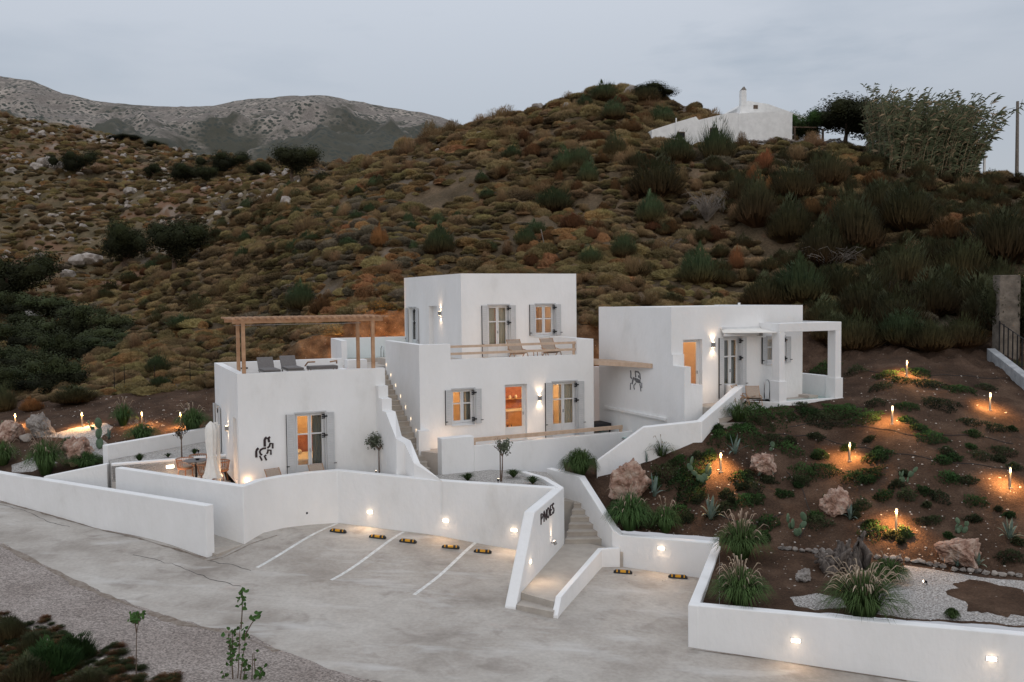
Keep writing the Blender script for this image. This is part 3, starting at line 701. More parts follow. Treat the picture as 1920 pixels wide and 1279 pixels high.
def stairs(name, label, a, c, dirv, nst, run, rise, z0, mname='step_stone', base=-2.6, skew=None):
    """a, c = left and right end of the first riser; dirv = climbing direction"""
    root = empty(name, (a.x, a.y, z0), label, 'stairs')
    dirv = Vector((dirv[0], dirv[1], 0)).normalized()
    for k in range(nst):
        s0, s1 = run*k, run*(k+1)
        e2 = skew or dirv
        p = [a+dirv*s0, c+e2*s0, c+e2*(s1-.003), a+dirv*(s1-.003)]
        zt = z0+rise*(k+1)
        mb = MB(); mb.prism([(q.x, q.y) for q in p], zt-rise-.4, zt-.035)
        q = [a+dirv*(s0-.02), c+e2*(s0-.02), c+e2*(s1-.004), a+dirv*(s1-.004)]
        mb.prism([(v_.x, v_.y) for v_ in q], zt-.034, zt)
        mb.build('step', M[mname], root)
    return root
s_a = Vector((S_r.x+.02, S_r.y-.05, 0)); s_c = at(1112, 1021, z=PATH_Z); s_c.z = 0
stairs('lower_stairs', 'six beige steps climbing behind the sign wall', s_a, s_c+Vector((.35, .12, 0)), (.22, .97), 6, .36, .158, PATH_Z, skew=Vector((-.30, .95, 0)))
tag(MB().prism([(S_r.x-.5, S_r.y+2.1), (2.35, 31.4), (1.6, 33.2), (1.5, 31.6)], -2.4, -.73).build('upper_landing', M['step_stone']), 'beige landing above the lower stairs', None, None, 'structure')

# planter between the retaining wall and the houses
m_g = mat('white_gravel', (0.22, 0.20, 0.185), (0.62, 0.60, 0.57), scale=26, rough=0.95, bump=1.0, bscale=26, detail=2)
_bl = at(652, 884, z=.30)
bed = tag(MB().prism([(_bl.x, _bl.y+.12), *[(q_.x+.05, q_.y+.27) for q_ in (at(700, 889, z=.44), at(767, 895.8, z=.38))], (Bm.x+.05, Bm.y+.27), *[(q_.x+.05, q_.y+.26) for q_ in (at(900, 906.5, z=.29), at(968, 910.5, z=.26))], (B3.x, B3.y+.28), (1.5, 30.6), (1.2, 32.6), (-1.2, 33.2), (-3.0, 32.1), (-4.2, 32.3), (-4.9, 33.62), (-5.9, 33.12)], -.6, .09).build('gravel_bed', M['white_gravel']), 'white pebble planting bed behind the retaining wall', None, None, 'structure')
tag(MB().prism([*miter([(q_.x, q_.y) for q_ in (at(492, 899.8, z=.5), at(530, 892.8, z=.5), at(577, 886.8, z=.5), B2)], .26), (_bl.x, _bl.y+.1), (-5.9, 33.12), (-9.5, 31.46)], -.6, .02).build('terrace_floor', M['patio_stone']), 'narrow terrace between the left house and the retaining wall', None, None, 'structure')

# inner low partition seen at the right end of the planter
pa = at(985, 880, z=.24); pb = at(1050, 912, z=.24)
wall('planter_wall', 'short white kerb wall at the right end of the pebble planter', [V4(at(1045, 914, z=.22), .22, -1.2), V4(at(1015, 896, z=.22), .22, -1.2), V4(at(975, 884, z=.22), .22, -1.2)], side=-1, th=.22)

# left patio walls
C0 = at(200.8, 835, z=1.08); C1 = at(385.5, 803, z=1.08)
c_dir = (C1-C0); C2 = C0 + c_dir*1.25
wall('garden_wall', 'white garden wall behind the small tree left of the patio', [V4(C0, 1.08, -1.2), V4(C2, 1.08, -1.2)], side=1, th=.26)
D0 = at(81, 893, z=.12); D1 = at(200.5, 869.7, z=.52)
wall('garden_wall', 'low white wall branching from the street wall towards the patio', [(D0.x, D0.y, .10, -2), (D1.x, D1.y, .52, -2)], side=1, th=.26)
E0 = at(209, 870, z=.60); E1 = at(384, 856, z=.60); E2 = E0+(E1-E0)*1.35
wall_E = wall('patio_wall', 'low white patio wall with a bright light behind the wicker chairs', [V4(E0, .60, -.6), V4(E2, .60, -.6)], side=1, th=.24)
tag(MB().prism([(E0.x, E0.y), (E2.x, E2.y), (C2.x-.3, C2.y-.1), (C0.x+.05, C0.y)], -.6, .52).build('gravel_bed', M['white_gravel']), 'white pebble bed between the two walls left of the patio', None, None, 'structure')
tag(MB().prism([(B0.x+.05, B0.y+.1), (B1.x-.5, B1.y+.55), (B1.x-.45, B1.y+.7), (-9.56, 31.5), (-12.2, 37.3), (E2.x+.4, E2.y+.6), (E0.x, E0.y)], -.8, -.05).build('patio_floor', M['patio_stone']), 'warm lit stone patio floor', None, None, 'structure')
# entrance path between the street wall and the retaining wall
tag(MB().prism([(A0.x+.3, A0.y+.05), (B1.x-.02, B1.y-.02), (B0.x, B0.y-.05), (D1.x, D1.y-.2), (D0.x+.2, D0.y)], -2.2, -1.35).build('entrance_path', M['step_stone']), 'beige entrance path between the white walls', None, None, 'structure')
# ================================================================== BUILDINGS
EX = Vector((0.9085, 0.418, 0)); EY = Vector((-0.418, 0.9085, 0))
def shell(mb, fr, u0, u1, w0, w1, v0, v1, holes):
    """wall panel with rectangular openings (u0,u1,w0,w1)"""
    us = sorted({u0, u1, *[h[0] for h in holes], *[h[1] for h in holes]}); ws = sorted({w0, w1, *[h[2] for h in holes], *[h[3] for h in holes]})
    us = [u for u in us if u0 <= u <= u1]; ws = [w for w in ws if w0 <= w <= w1]
    inh = lambda u, w: any(h[0] < u < h[1] and h[2] < w < h[3] for h in holes)
    nu, nw = len(us)-1, len(ws)-1
    S = [[not inh((us[i]+us[i+1])/2, (ws[j]+ws[j+1])/2) for j in range(nw)] for i in range(nu)]
    for i in range(nu):
        for j in range(nw):
            if not S[i][j]: continue
            a, b_, c, d = us[i], us[i+1], ws[j], ws[j+1]
            mb.quad(fr.p(a, v0, c), fr.p(b_, v0, c), fr.p(b_, v0, d), fr.p(a, v0, d))
            mb.quad(fr.p(b_, v1, c), fr.p(a, v1, c), fr.p(a, v1, d), fr.p(b_, v1, d))
            if i == 0 or not S[i-1][j]: mb.quad(fr.p(a, v1, c), fr.p(a, v0, c), fr.p(a, v0, d), fr.p(a, v1, d))
            if i == nu-1 or not S[i+1][j]: mb.quad(fr.p(b_, v0, c), fr.p(b_, v1, c), fr.p(b_, v1, d), fr.p(b_, v0, d))
            if j == 0 or not S[i][j-1]: mb.quad(fr.p(a, v0, c), fr.p(a, v1, c), fr.p(b_, v1, c), fr.p(b_, v0, c))
            if j == nw-1 or not S[i][j+1]: mb.quad(fr.p(a, v1, d), fr.p(a, v0, d), fr.p(b_, v0, d), fr.p(b_, v1, d))

def opening(house, fr, h, kind, shutters=True, hinges=True, right_fold=True, curtain=None, leafs=2, v=0.14, mid=0.62, half=0):
    """window or glazed door with panes, solid lower panel, folding shutters and black hinges"""
    a, b_, c, d = h; W = b_-a
    nm = 'french_door' if kind == 'door' else 'window'
    mb = MB(); t = .055
    mb.box(a+.002, a+t, v, v+.07, c, d-.002, fr).box(b_-t, b_-.002, v, v+.07, c, d-.002, fr).box(a+t, b_-t, v, v+.07, d-t, d-.002, fr)
    if kind != 'door': mb.box(a+t, b_-t, v, v+.07, c+.001, c+t, fr)
    part = mb.build(nm, M['frame_paint'], house)
    ia, ib, ic, idd = a+t, b_-t, c+(0 if kind == 'door' else t), d-t
    lw = (ib-ia)/leafs
    for k in range(leafs):
        x0, x1 = ia+lw*k+.004, ia+lw*(k+1)-.004; st = .062
        lo = ic + (0.52 if kind == 'door' else st); md = ic+(idd-ic)*(0.70 if kind == 'door' else mid)
        mb = MB()
        mb.box(x0, x0+st, v+.008, v+.055, ic+.01, idd-.004, fr).box(x1-st, x1, v+.008, v+.055, ic+.01, idd-.004, fr)
        mb.box(x0+st, x1-st, v+.008, v+.055, idd-st, idd-.004, fr).box(x0+st, x1-st, v+.01, v+.053, ic+.01, ic+.01+.09, fr)
        if leafs == 2: mb.box(x0+st, x1-st, v+.012, v+.05, md-.025, md+.025, fr)
        if kind == 'door':
            mb.box(x0+st, x1-st, v+.012, v+.05, lo-.04, lo+.03, fr).box(x0+st, x1-st, v+.025, v+.04, ic+.1, lo-.04, fr)
        mb.build('casement', M['frame_paint'], part)
        segs = ((lo+.03, md-.025), (md+.025, idd-st)) if leafs == 2 else ((lo+.03, idd-st),)
        if kind != 'door': segs = ((ic+.1, md-.025), (md+.025, idd-st)) if leafs == 2 else ((ic+.1, idd-st),)
        for s0, s1 in segs:
            mb = MB(); mb.box(x0+st-.003, x1-st+.003, v+.028, v+.034, s0-.003, s1+.003, fr); mb.build('pane', M['glass'], part)
    if kind == 'door':
        MB().box(ib-lw-.02 if leafs == 2 else ib-.05, ib-lw+.02 if leafs == 2 else ib-.02, v-.03, v+.01, c+1.0, c+1.12, fr).build('handle', M['steel'], part)
    if kind != 'door':
        MB().box(a-.03, b_+.03, -.045, v, c-.035, c-.001, fr).build('sill', M['frame_paint'], part)
    if shutters:
        sw = W*0.25
        MB().box(a-.02, b_+.02, -.03, .0-.002, d+.002, d+.05, fr).build('head_trim', M['shutter_paint'], part)
        def leaf(u0, u1, v0, v1, name='shutter', lab=None):
            mb = MB(); horiz = abs(u1-u0) > abs(v1-v0)
            z0, z1 = c+.03, d-.01; st_ = .045
            th0, th1 = (v0, v1) if horiz else (u0, u1)
            L0, L1 = (u0, u1) if horiz else (v0, v1)
            B = (lambda l0, l1, t0, t1, a0, a1: mb.box(l0, l1, t0, t1, a0, a1, fr)) if horiz else (lambda l0, l1, t0, t1, a0, a1: mb.box(t0, t1, l0, l1, a0, a1, fr))
            B(L0, L0+st_, th0, th1, z0, z1); B(L1-st_, L1, th0, th1, z0, z1)
            ks = 4 if kind == 'door' else 3
            for q in range(ks+1):
                zc = z0+(z1-z0)*q/ks; B(L0+st_, L1-st_, th0+.002, th1-.002, max(z0, zc-.035), min(z1, zc+.035))
            q0 = z0
            while q0 < z1-.02:       # horizontal boards of the panel
                B(L0+st_, L1-st_, th0+.010, th1-.010, q0+.003, min(z1, q0+.085)-.003); q0 += .085
            return mb.build(name, M['shutter_paint'], house)
        l1 = leaf(a-sw-.02, a-.02, -.07, -.035)
        MB().box(a-sw-.06, a-sw+.05, -.09, -.072, c+.14 if kind != 'door' else c+.55, c+.17 if kind != 'door' else c+.58, fr).build('latch', M['black_metal'], l1)
        MB().box(a-sw-.035, a-sw-.021, -.065, -.01, c+.03, d-.01, fr).build('edge_shadow', M['black_metal'], l1)  # black strip standing in for the shadow along the shutter's outer edge
        l2 = leaf(b_+.02, b_+sw+.02, -.07, -.035)
        MB().box(b_+sw-.02, b_+sw+.08, -.09, -.072, c+.14 if kind != 'door' else c+.55, c+.165 if kind != 'door' else c+.575, fr).build('latch', M['black_metal'], l2)
        if right_fold:
            l3 = leaf(b_-.040, b_-.006, -.06, -.06+sw*.85)
            zs = (c+.30*(d-c) if kind != 'door' else c+(d-c)*.66, d-.14)
            if kind != 'door': zs = (c+.2, d-.14)
            for zc in zs:
                mb = MB(); mb.box(b_-.16, b_+.04, -.10, -.075, zc-.025, zc+.025, fr).box(b_-.16, b_-.06, -.102, -.07, zc+.045, zc+.085, fr).box(b_-.16, b_-.06, -.102, -.07, zc-.085, zc-.045, fr).box(b_-.085, b_-.05, -.101, -.072, zc-.085, zc+.085, fr)
                mb.build('hinge', M['black_metal'], l3)
    for (c0, c1, mn) in (curtain or []):
        mb = MB(); nn_ = 22; prev = None
        for q in range(nn_+1):
            u = a+W*(c0+(c1-c0)*q/nn_); vv = v+.20+.022*math.sin(q*2.1)+.01*math.sin(q*5.3)
            cur = (fr.p(u, vv, c+.02), fr.p(u, vv, d-.02))
            if prev: mb.quad(prev[0], cur[0], cur[1], prev[1])
            prev = cur
        mb.build('curtain', M[mn], part, smooth=True)
    return part
def px_rect(fr, x0, y0, x1, y1, zb=None, zt=None):
    u0, w0 = fr.hit(x0, y0); u1, w1 = fr.hit(x1, y1)
    return [u0, u1, zb if zb is not None else min(w0, w1), zt if zt is not None else (w0+w1)/2]
def wall_lamp(house, fr, px, py, up=20, down=20, e=9):
    u, w = fr.hit(px, py)
    p = MB().box(u-.055, u+.055, -.12, -.001, w-.09, w+.09, fr).build('wall_lamp', M['grey_metal'], house)
    MB().box(u-.04, u+.04, -.10, -.02, w+.091, w+.094, fr).build('lamp_lens', M['lamp_glow'], p)
    MB().box(u-.04, u+.04, -.10, -.02, w-.094, w-.091, fr).build('lamp_lens', M['lamp_glow'], p)
    for s in (1, -1):
        loc = fr.p(u, -.085, w+s*.115)
        light('lamp_light', 'SPOT', loc, e, (1, .70, .45), house, .02, target=fr.p(u, -.02, w+s*1.2), angle=100, blend=1.0)
def recessed(wallobj, fr, px, py, w_=.20, h_=.085, e=5, v=0.0):
    u, w = fr.hit(px, py, v)
    p = MB().box(u-w_/2-.015, u+w_/2+.015, v-.012, v+.02, w-h_/2-.015, w+h_/2+.015, fr).build('wall_light', M['frame_paint'], wallobj)
    MB().box(u-w_/2, u+w_/2, v-.016, v-.0125, w-h_/2, w+h_/2, fr).build('light_panel', M['panel_glow'], p)
    a = light('panel_light', 'AREA', fr.p(u, v-.018, w), e, (1, .70, .45), wallobj, .12, target=fr.p(u, v-1, w-.35))
    light('panel_halo', 'POINT', fr.p(u, v-.07, w), .9 if e > 10 else .5, (1, .74, .5), wallobj, .03)
    a.data.shape = 'RECTANGLE'; a.data.size = w_*.9; a.data.size_y = h_*.8

# ---------------------------------------------------------------- left house
c1 = at(444.5, 701.7, z=3.9)
f1 = Fr(c1, EX); W1 = 5.22; D1_ = 6.5
h1 = empty('guest_house', (c1.x, c1.y, -.3), 'low white cubic house with a horse emblem and a timber pergola on its roof', 'house')
f1l = Fr(f1.p(0, D1_, 0), -EY)                     # left side, seen from outside left to right
door1 = px_rect(f1, 552.6, 790.6, 610.6, 787.2, zb=.02); door1[3] = 2.42
lw_a = px_rect(f1l, 404.5, 766, 414, 830); lw_a[2] = .5; lw_a[3] = 2.25
lw_b = [D1_-1.35, D1_-.42, .02, 2.3]
mb = MB(); shell(mb, f1, 0, W1, -1.2, 3.9, 0, .28, [tuple(door1)])
shell(mb, f1l, 0.28, D1_-.281, -1.2, 3.9, 0, .28, [tuple(lw_a), tuple(lw_b)])
mb.box(.281, W1, D1_-.28, D1_, -1.2, 3.9, f1); mb.box(0, .28, D1_-.28, D1_, -1.2, 3.9, f1)
mb.build('wall', M['plaster'], h1, merge=True)
MB().box(W1-.28, W1, .281, D1_-.281, -1.2, 3.5, f1).build('wall', M['plaster'], h1)
MB().box(.282, W1-.282, .282, D1_-.282, 3.15, 3.45, f1).build('roof_terrace', M['patio_stone'], h1)
MB().box(.282, W1-.282, .282, D1_-.282, -.4, 0.0, f1).build('floor', M['oak'], h1)
MB().box(.282, W1-.282, 3.1, 3.2, 0.01, 3.14, f1).build('room_wall', M['room_plaster'], h1)
opening(h1, f1, door1, 'door', curtain=[(.62, 1.0, 'dark_curtain')])
opening(h1, f1l, lw_a, 'window', curtain=[(0, 1, 'dark_curtain')])
opening(h1, f1l, lw_b, 'door', shutters=False, curtain=[(0, 1, 'curtain')])
wall_lamp(h1, f1l, 428, 803, e=7)
light('room_light', 'POINT', f1.p(2.4, 1.9, 2.7), 85, (1, .54, .20), h1, .15)
# furniture glimpsed through the door: bed with white sheet, head board, yellow rug
bed1 = empty('bed', f1.p(2.9, 1.9, 0), 'bed with white sheets glimpsed through the glazed door', 'bed')
MB().box(2.0, 3.4, 1.3, 2.9, 0, .35, f1).build('bed_base', M['oak'], bed1); MB().box(2.02, 3.38, 1.28, 2.88, .35, .58, f1).build('mattress', M['canvas'], bed1, bevel=.04)
MB().box(2.05, 3.35, 2.9, 3.0, .3, 1.25, f1).build('headboard', M['brick_red'], bed1); MB().box(2.1, 2.65, 2.45, 2.8, .59, .72, f1).build('pillow', M['canvas'], bed1, bevel=.05)
# horse emblem (strokes read off the wall)
def emblem(house, fr, name, strokes, mname, px0, py0, sx, sy, mw=1.0):
    root = None
    mb = MB()
    for wd, pts in strokes:
        P = []
        for x, y in pts:
            u, w = fr.hit(px0+x*sx, py0+y*sy); P.append(Vector((u, w, 0)))
        hw = wd*sx*0.5*0.019*mw
        Lp, Rp = [], []
        for i, p in enumerate(P):
            t = (P[min(i+1, len(P)-1)]-P[max(i-1, 0)]).normalized(); nn_ = Vector((-t.y, t.x, 0))
            k = hw[i] if isinstance(hw, list) else hw
            Lp.append(p+nn_*k); Rp.append(p-nn_*k)
        for i in range(len(P)-1):
            mb.extr([fr.p(q.x, -.002, q.y) for q in (Lp[i], Lp[i+1], Rp[i+1], Rp[i])], -fr.ey*.02)
    return mb.build(name, M[mname], house)
S_ = 60/1096
strokes = [
 (75, [(195, 965), (190, 860), (188, 760), (215, 690), (270, 645)]), (80, [(482, 590), (478, 480), (476, 370), (500, 310), (550, 275)]),
 (62, [(525, 645), (430, 655), (345, 695), (310, 770), (335, 845), (390, 880)]),
 (70, [(610, 300), (615, 350), (632, 440)]), (62, [(665, 262), (600, 300), (580, 340)]), (60, [(570, 640), (640, 580), (660, 500), (640, 490)]), (60, [(640, 488), (755, 490), (752, 655)]),
 (56, [(545, 840), (580, 790), (590, 715), (565, 712)]), (56, [(565, 714), (690, 716), (690, 870)]), (56, [(305, 910), (345, 980), (385, 1070)]), (56, [(530, 880), (470, 920), (500, 980), (540, 1060)])]
emblem(h1, f1, 'horse_emblem', strokes, 'emblem_brown', 470, 805, S_, S_)

# pergola standing on the roof terrace
pg = empty('roof_pergola', f1.p(2.5, 1.1, 3.45), 'timber pergola with slatted top on the roof terrace', 'pergola')
PT = 5.62
for u, v, zb in ((.25, .13, 3.902), (4.82, .13, 3.902), (.36, 2.2, 3.452), (4.82, 2.2, 3.452)):
    MB().box(u-.06, u+.06, v-.06, v+.06, zb, PT, f1).build('post', M['wood'], pg, bevel=.008)
for v in (.13, 2.2): MB().box(-.1, 5.2, v-.05, v+.05, PT, PT+.14, f1).build('beam', M['wood'], pg)
for k in range(24):
    u = -.12+5.34*k/23; MB().box(u-.045, u+.045, -.30, 2.6, PT+.141, PT+.20, f1).build('slat', M['wood'], pg)
MB().box(.2, 4.9, 2.0, 2.04, PT-.12, PT-.10, f1).build('cross_tie', M['grey_metal'], pg)

# ---------------------------------------------------------------- middle house
c2 = at(785.7, 647, z=4.7); f2 = Fr(c2, EX); W2 = f2.hit(1113.0, 700)[0]; D2_ = 4.3
h2 = empty('main_house', (c2.x, c2.y, .8), 'two storey white cubic house with a balcony and glowing windows', 'house')
win2 = px_rect(f2, 847.5, 729, 890, 797); 
u0, w0 = f2.hit(847.5, 798); u1, w1 = f2.hit(890, 728.5); win2 = [u0, u1, w0, w1]
d2a = [f2.hit(946.3, 722)[0], f2.hit(988, 722)[0], .82, 3.05]; d2b = [f2.hit(1034.7, 717)[0], f2.hit(1081.6, 717)[0], .82, 3.05]
n0, n1 = f2.hit(844.5, 650)[0], f2.hit(1082, 640)[0]
mb = MB()
shell(mb, f2, 0, W2, -.5, 4.10, 0, .28, [tuple(win2), tuple(d2a), tuple(d2b)])
mb.build('wall', M['plaster'], h2, merge=True)
MB().box(0, n0, 0, .28, 4.1, 4.70, f2).build('parapet', M['plaster'], h2); MB().box(n1, W2, 0, .28, 4.1, 4.72, f2).build('parapet', M['plaster'], h2)
f2l = Fr(f2.p(0, D2_+.0, 0), -EY)
MB().box(0, .28, .281, D2_, -.5, 4.70, f2).build('wall', M['plaster'], h2)
MB().box(W2-.28, W2, .281, 6.5, -.5, 4.72, f2).build('wall', M['plaster'], h2)
MB().box(.282, W2-.282, .282, 6.4, 3.6, 3.88, f2).build('balcony_floor', M['patio_stone'], h2)
MB().box(.282, W2-.282, .282, 6.4, .5, .80, f2).build('floor', M['oak'], h2)
MB().box(.282, W2-.282, 3.4, 3.5, .81, 3.59, f2).build('room_wall', M['room_plaster'], h2)
MB().box(n0*0+1.9, 1.96, .3, 3.39, .81, 3.59, f2).build('room_wall', M['room_plaster'], h2)
opening(h2, f2, win2, 'window', curtain=[(.55, 1.0, 'dark_curtain')], mid=.6)
opening(h2, f2, d2a, 'door', shutters=False, leafs=1, v=.20)
opening(h2, f2, d2b, 'door', curtain=[(.42, 1.0, 'curtain')])
for u, e in ((.95, 45), (3.2, 80), (5.8, 75)): light('room_light', 'POINT', f2.p(u, 1.8, 3.2), e, (1, .54, .20), h2, .15)
# kitchen seen through the middle door
kt = empty('kitchen_counter', f2.p(4.1, 2.9, .8), 'warm lit kitchen counter seen through the glazed middle door', 'counter')
MB().box(3.9, 6.6, 2.75, 3.39, .81, 1.62, f2).build('cabinet', M['oak'], kt); MB().box(3.88, 6.62, 2.72, 3.39, 1.621, 1.67, f2).build('worktop', M['canvas'], kt)
MB().box(3.9, 6.6, 3.33, 3.395, 1.68, 3.3, f2).build('brick_splashback', M['brick_red'], kt); MB().box(3.9, 6.6, 3.12, 3.32, 2.08, 2.12, f2).build('shelf', M['oak'], kt)
for k in range(5): MB().lathe(f2.p(4.3+.28*k, 3.22, 2.121), [(.05, 0), (.06, .08), (.03, .14)], 8).build('jar', M['canvas'], kt)
ch = empty('dining_chair', f2.p(4.25, 1.7, .8), 'dark dining chair just inside the glazed middle door', 'chair')
mb = MB()
for a, b_ in ((4.05, 1.5), (4.4, 1.5), (4.05, 1.85), (4.4, 1.85)): MB().box(a-.015, a+.015, b_-.015, b_+.015, .81, 1.25, f2).build('leg', M['black_metal'], ch)
MB().box(4.03, 4.42, 1.48, 1.87, 1.25, 1.29, f2).build('seat', M['wood_teak'], ch); MB().box(4.03, 4.42, 1.84, 1.87, 1.45, 1.72, f2).build('backrest', M['wood_teak'], ch)
wall_lamp(h2, f2, 1010.9, 746, e=16)
# balcony rails
for zc in (4.585, 4.315):
    MB().box(n0+.002, n1-.002, .10, .17, zc-.045, zc+.045, f2).build('balcony_rail', M['wood_pale'], h2)
MB().box(n1-.09, n1-.003, .171, .24, 4.1, 4.63, f2).build('rail_post', M['wood_pale'], h2)

# tower storey
ct = at(863.9, 512.8, z=7.44); ft = Fr(ct, EX); WT = ft.hit(1080.6, 560)[0]; DT = 7.6
tower = h2
u0, w0 = ft.hit(914.5, 600); u1, w1 = ft.hit(955, 572); td = [u0, u1, 3.9, w1]
u0, w0 = ft.hit(1003.5, 631); u1, w1 = ft.hit(1040.5, 570.3); tw = [u0, u1, w0, w1]
ftl = Fr(ft.p(0, DT, 0), -EY)
a0 = ftl.hit(766.5, 600)[0]; a1 = ftl.hit(781.5, 600)[0]; tl = [a0, a1, 3.9, ftl.hit(775, 577)[1]]
b0 = ftl.hit(804.5, 600)[0]; b1 = ftl.hit(819.5, 600)[0]; tn = [b0, b1, 3.9, ftl.hit(812, 574)[1]]
mb = MB(); shell(mb, ft, 0, WT, 3.88, 7.44, 0, .28, [tuple(td), tuple(tw)]); mb.build('tower_wall', M['plaster'], h2, merge=True)
mb = MB(); shell(mb, ftl, 0, DT-.281, 3.4, 7.44, 0, .28, [tuple(tl), tuple(tn)]); mb.build('tower_wall', M['plaster'], h2, merge=True)
MB().box(WT-.28, WT, .281, DT, 3.4, 7.44, ft).build('tower_wall', M['plaster'], h2); MB().box(.281, WT-.281, DT-.28, DT, 3.4, 7.44, ft).build('tower_wall', M['plaster'], h2)
MB().box(.282, WT-.282, .282, DT-.282, 6.95, 7.2, ft).build('roof', M['plaster'], h2)
MB().box(.282, WT-.282, 3.2, 3.3, 3.89, 6.94, ft).build('room_wall', M['room_plaster'], h2); MB().box(2.75, 2.85, .3, 3.19, 3.89, 6.94, ft).build('room_wall', M['brick_red'], h2)
MB().box(.3, .34, DT-3, DT-.3, 3.9, 6.9, ft)
MB().box(b0, b1, .20, .24, 3.9, tn[3], ftl).build('niche_panel', M['plaster'], h2)
opening(h2, ft, td, 'door', curtain=[(0.0, .48, 'curtain'), (.5, 1.0, 'curtain')])
opening(h2, ft, tw, 'window', mid=.55)
opening(h2, ftl, tl, 'door', curtain=[(0, 1, 'dark_curtain')])
wall_lamp(h2, ftl, 826.5, 587.6, e=15)
light('room_light', 'POINT', ft.p(1.5, 1.7, 6.3), 45, (1, .60, .28), h2, .15); light('room_light', 'POINT', ft.p(3.7, 1.7, 6.3), 28, (1, .55, .25), h2, .15)
light('balcony_light', 'POINT', f2.p(4.6, 1.5, 4.2), 16, (1, .68, .42), h2, .10)

# stepped buttress at the foot of the outside stair
MB().box(-.16, .28, -.28, -.001, -.2, 1.55, f2).build('buttress', M['plaster'], h2)
light('buttress_light', 'POINT', f2.p(.40, -.12, .7), 4, (1, .68, .40), h2, .03)

# outside stair between the houses
st_w = 1.02
sa = f2.p(-st_w-.02, -1.05, 0); sc = f2.p(-.01, -1.05, 0)
ST = stairs('outside_stair', 'long narrow beige outside stair between the left and middle houses', Vector((sa.x, sa.y, 0)), Vector((sc.x, sc.y, 0)), EY, 19, .292, .176, .13, base=-.5)
ST['label'] = 'long narrow beige outside stair between the left and middle houses'
for k in range(8):
    vv = -.15+.62*k; zz = .13+(vv+1.05)/.292*.176+.42
    p = MB().box(-.012, -.001, vv-.018, vv+.018, zz-.06, zz+.06, f2).build('stair_light', M['step_glow'], h2)
    light('stair_glow', 'POINT', f2.p(-.05, vv, zz), .14, (1, .75, .5), h2, .02)
# zigzag parapet of the stair
q0 = f1.p(W1-.005, 0, 0)
rootw = empty('stair_parapet', (q0.x, q0.y, -.5), 'stepped then sloping white stair parapet beside the left house', 'wall')
fz = Fr(q0, EX)
for v0_, v1_, zt in ((-.36, -.001, 3.27), (-.78, -.361, 2.85), (-1.22, -.781, 2.43)):
    MB().box(-.36, .0, v0_, v1_, -.8, zt, fz).build('masonry', M['plaster'], rootw)
a1_ = fz.p(0, -1.221, 0); P1 = fz.p(0, -1.9, 0); P2 = at(770, 826, z=1.45); P3 = at(788, 869, z=.84); P4 = at(829, 901.5, z=.335)
pts = [(a1_.x, a1_.y, 2.43, -.8), (P1.x, P1.y, 1.65, -.8), V4(P2, 1.45, -.8), V4(P3, .84, -.8), V4(P4, .336, -.8)]
b2 = miter(pts, -.36); b2[3] = (pts[3][0]-.22, pts[3][1]+.02); b2[4] = (pts[4][0]-.02, pts[4][1]+.02); k = len(pts); mb = MB()
mb.v = [(p[0], p[1], p[3]) for p in pts]+[(p[0], p[1], p[2]) for p in pts]+[(q[0], q[1], p[3]) for p, q in zip(pts, b2)]+[(q[0], q[1], p[2]) for p, q in zip(pts, b2)]
for i in range(k-1):
    mb.f += [(i, i+1, k+i+1, k+i), (2*k+i+1, 2*k+i, 3*k+i, 3*k+i+1), (k+i, k+i+1, 3*k+i+1, 3*k+i)]
mb.f += [(0, k, 3*k, 2*k), (k-1, 2*k+k-1, 3*k+k-1, k+k-1)]
mb.build('masonry', M['plaster'], rootw, bevel=.02)

# upper patio behind the stair with its plunge pool
tb = ft.p(0, DT, 0)
up_poly = [f1.p(W1+.0, .6, 0), f1.p(W1+.0, D1_-.01, 0), f1.p(4.3, 10.2, 0), ft.p(-.01, DT-.01, 0), ft.p(-.01, .8, 0), f2.p(-.01, D2_, 0), f2.p(-1.05, D2_+.1, 0)]
tag(MB().prism([(p.x, p.y) for p in (f2.p(-1.04, D2_+.2, 0), f2.p(-1.04, D2_+.2, 0)+EX*1.0, ft.p(-.01, 1.2, 0)+EY*.0, ft.p(-.01, DT-.01, 0), ft.p(-3.6, DT-.01, 0), f1.p(W1-.2, D1_+.01, 0), f1.p(W1+.01, D1_-1.6, 0))], 2.6, 3.47).build('upper_patio', M['patio_stone']), 'upper patio slab at the top of the outside stair', None, None, 'structure')
PX0 = at(621.6, 634.8, z=4.55)
pe = ft.p(-.005, DT-.05, 0)
fx = Fr(PX0, Vector((pe.x-PX0.x, pe.y-PX0.y, 0))); LX = (Vector((pe.x, pe.y, 0))-Vector((PX0.x, PX0.y, 0))).length
pw = empty('pool_wall', (PX0.x, PX0.y, 2.4), 'tall white windbreak wall around the upper plunge pool', 'wall')
MB().box(0, LX, 0, .25, 2.4, 4.56, fx).build('masonry', M['plaster'], pw)
MB().box(0, .25, -3.0, -.002, 2.4, 4.56, fx).build('masonry', M['plaster'], pw)
tag(MB().box(.26, LX-.02, -1.5, -.01, 3.4, 3.60, fx).build('pool_water', M['water']), 'narrow strip of pale green water in the upper plunge pool', None, None, 'structure')
MB().box(.252, LX-.02, -1.62, -1.505, 3.3, 3.66, fx).build('pool_rim', M['patio_stone'], pw)
# parapet closing the back of the left roof terrace
back = at(402, 679.4, z=3.9)
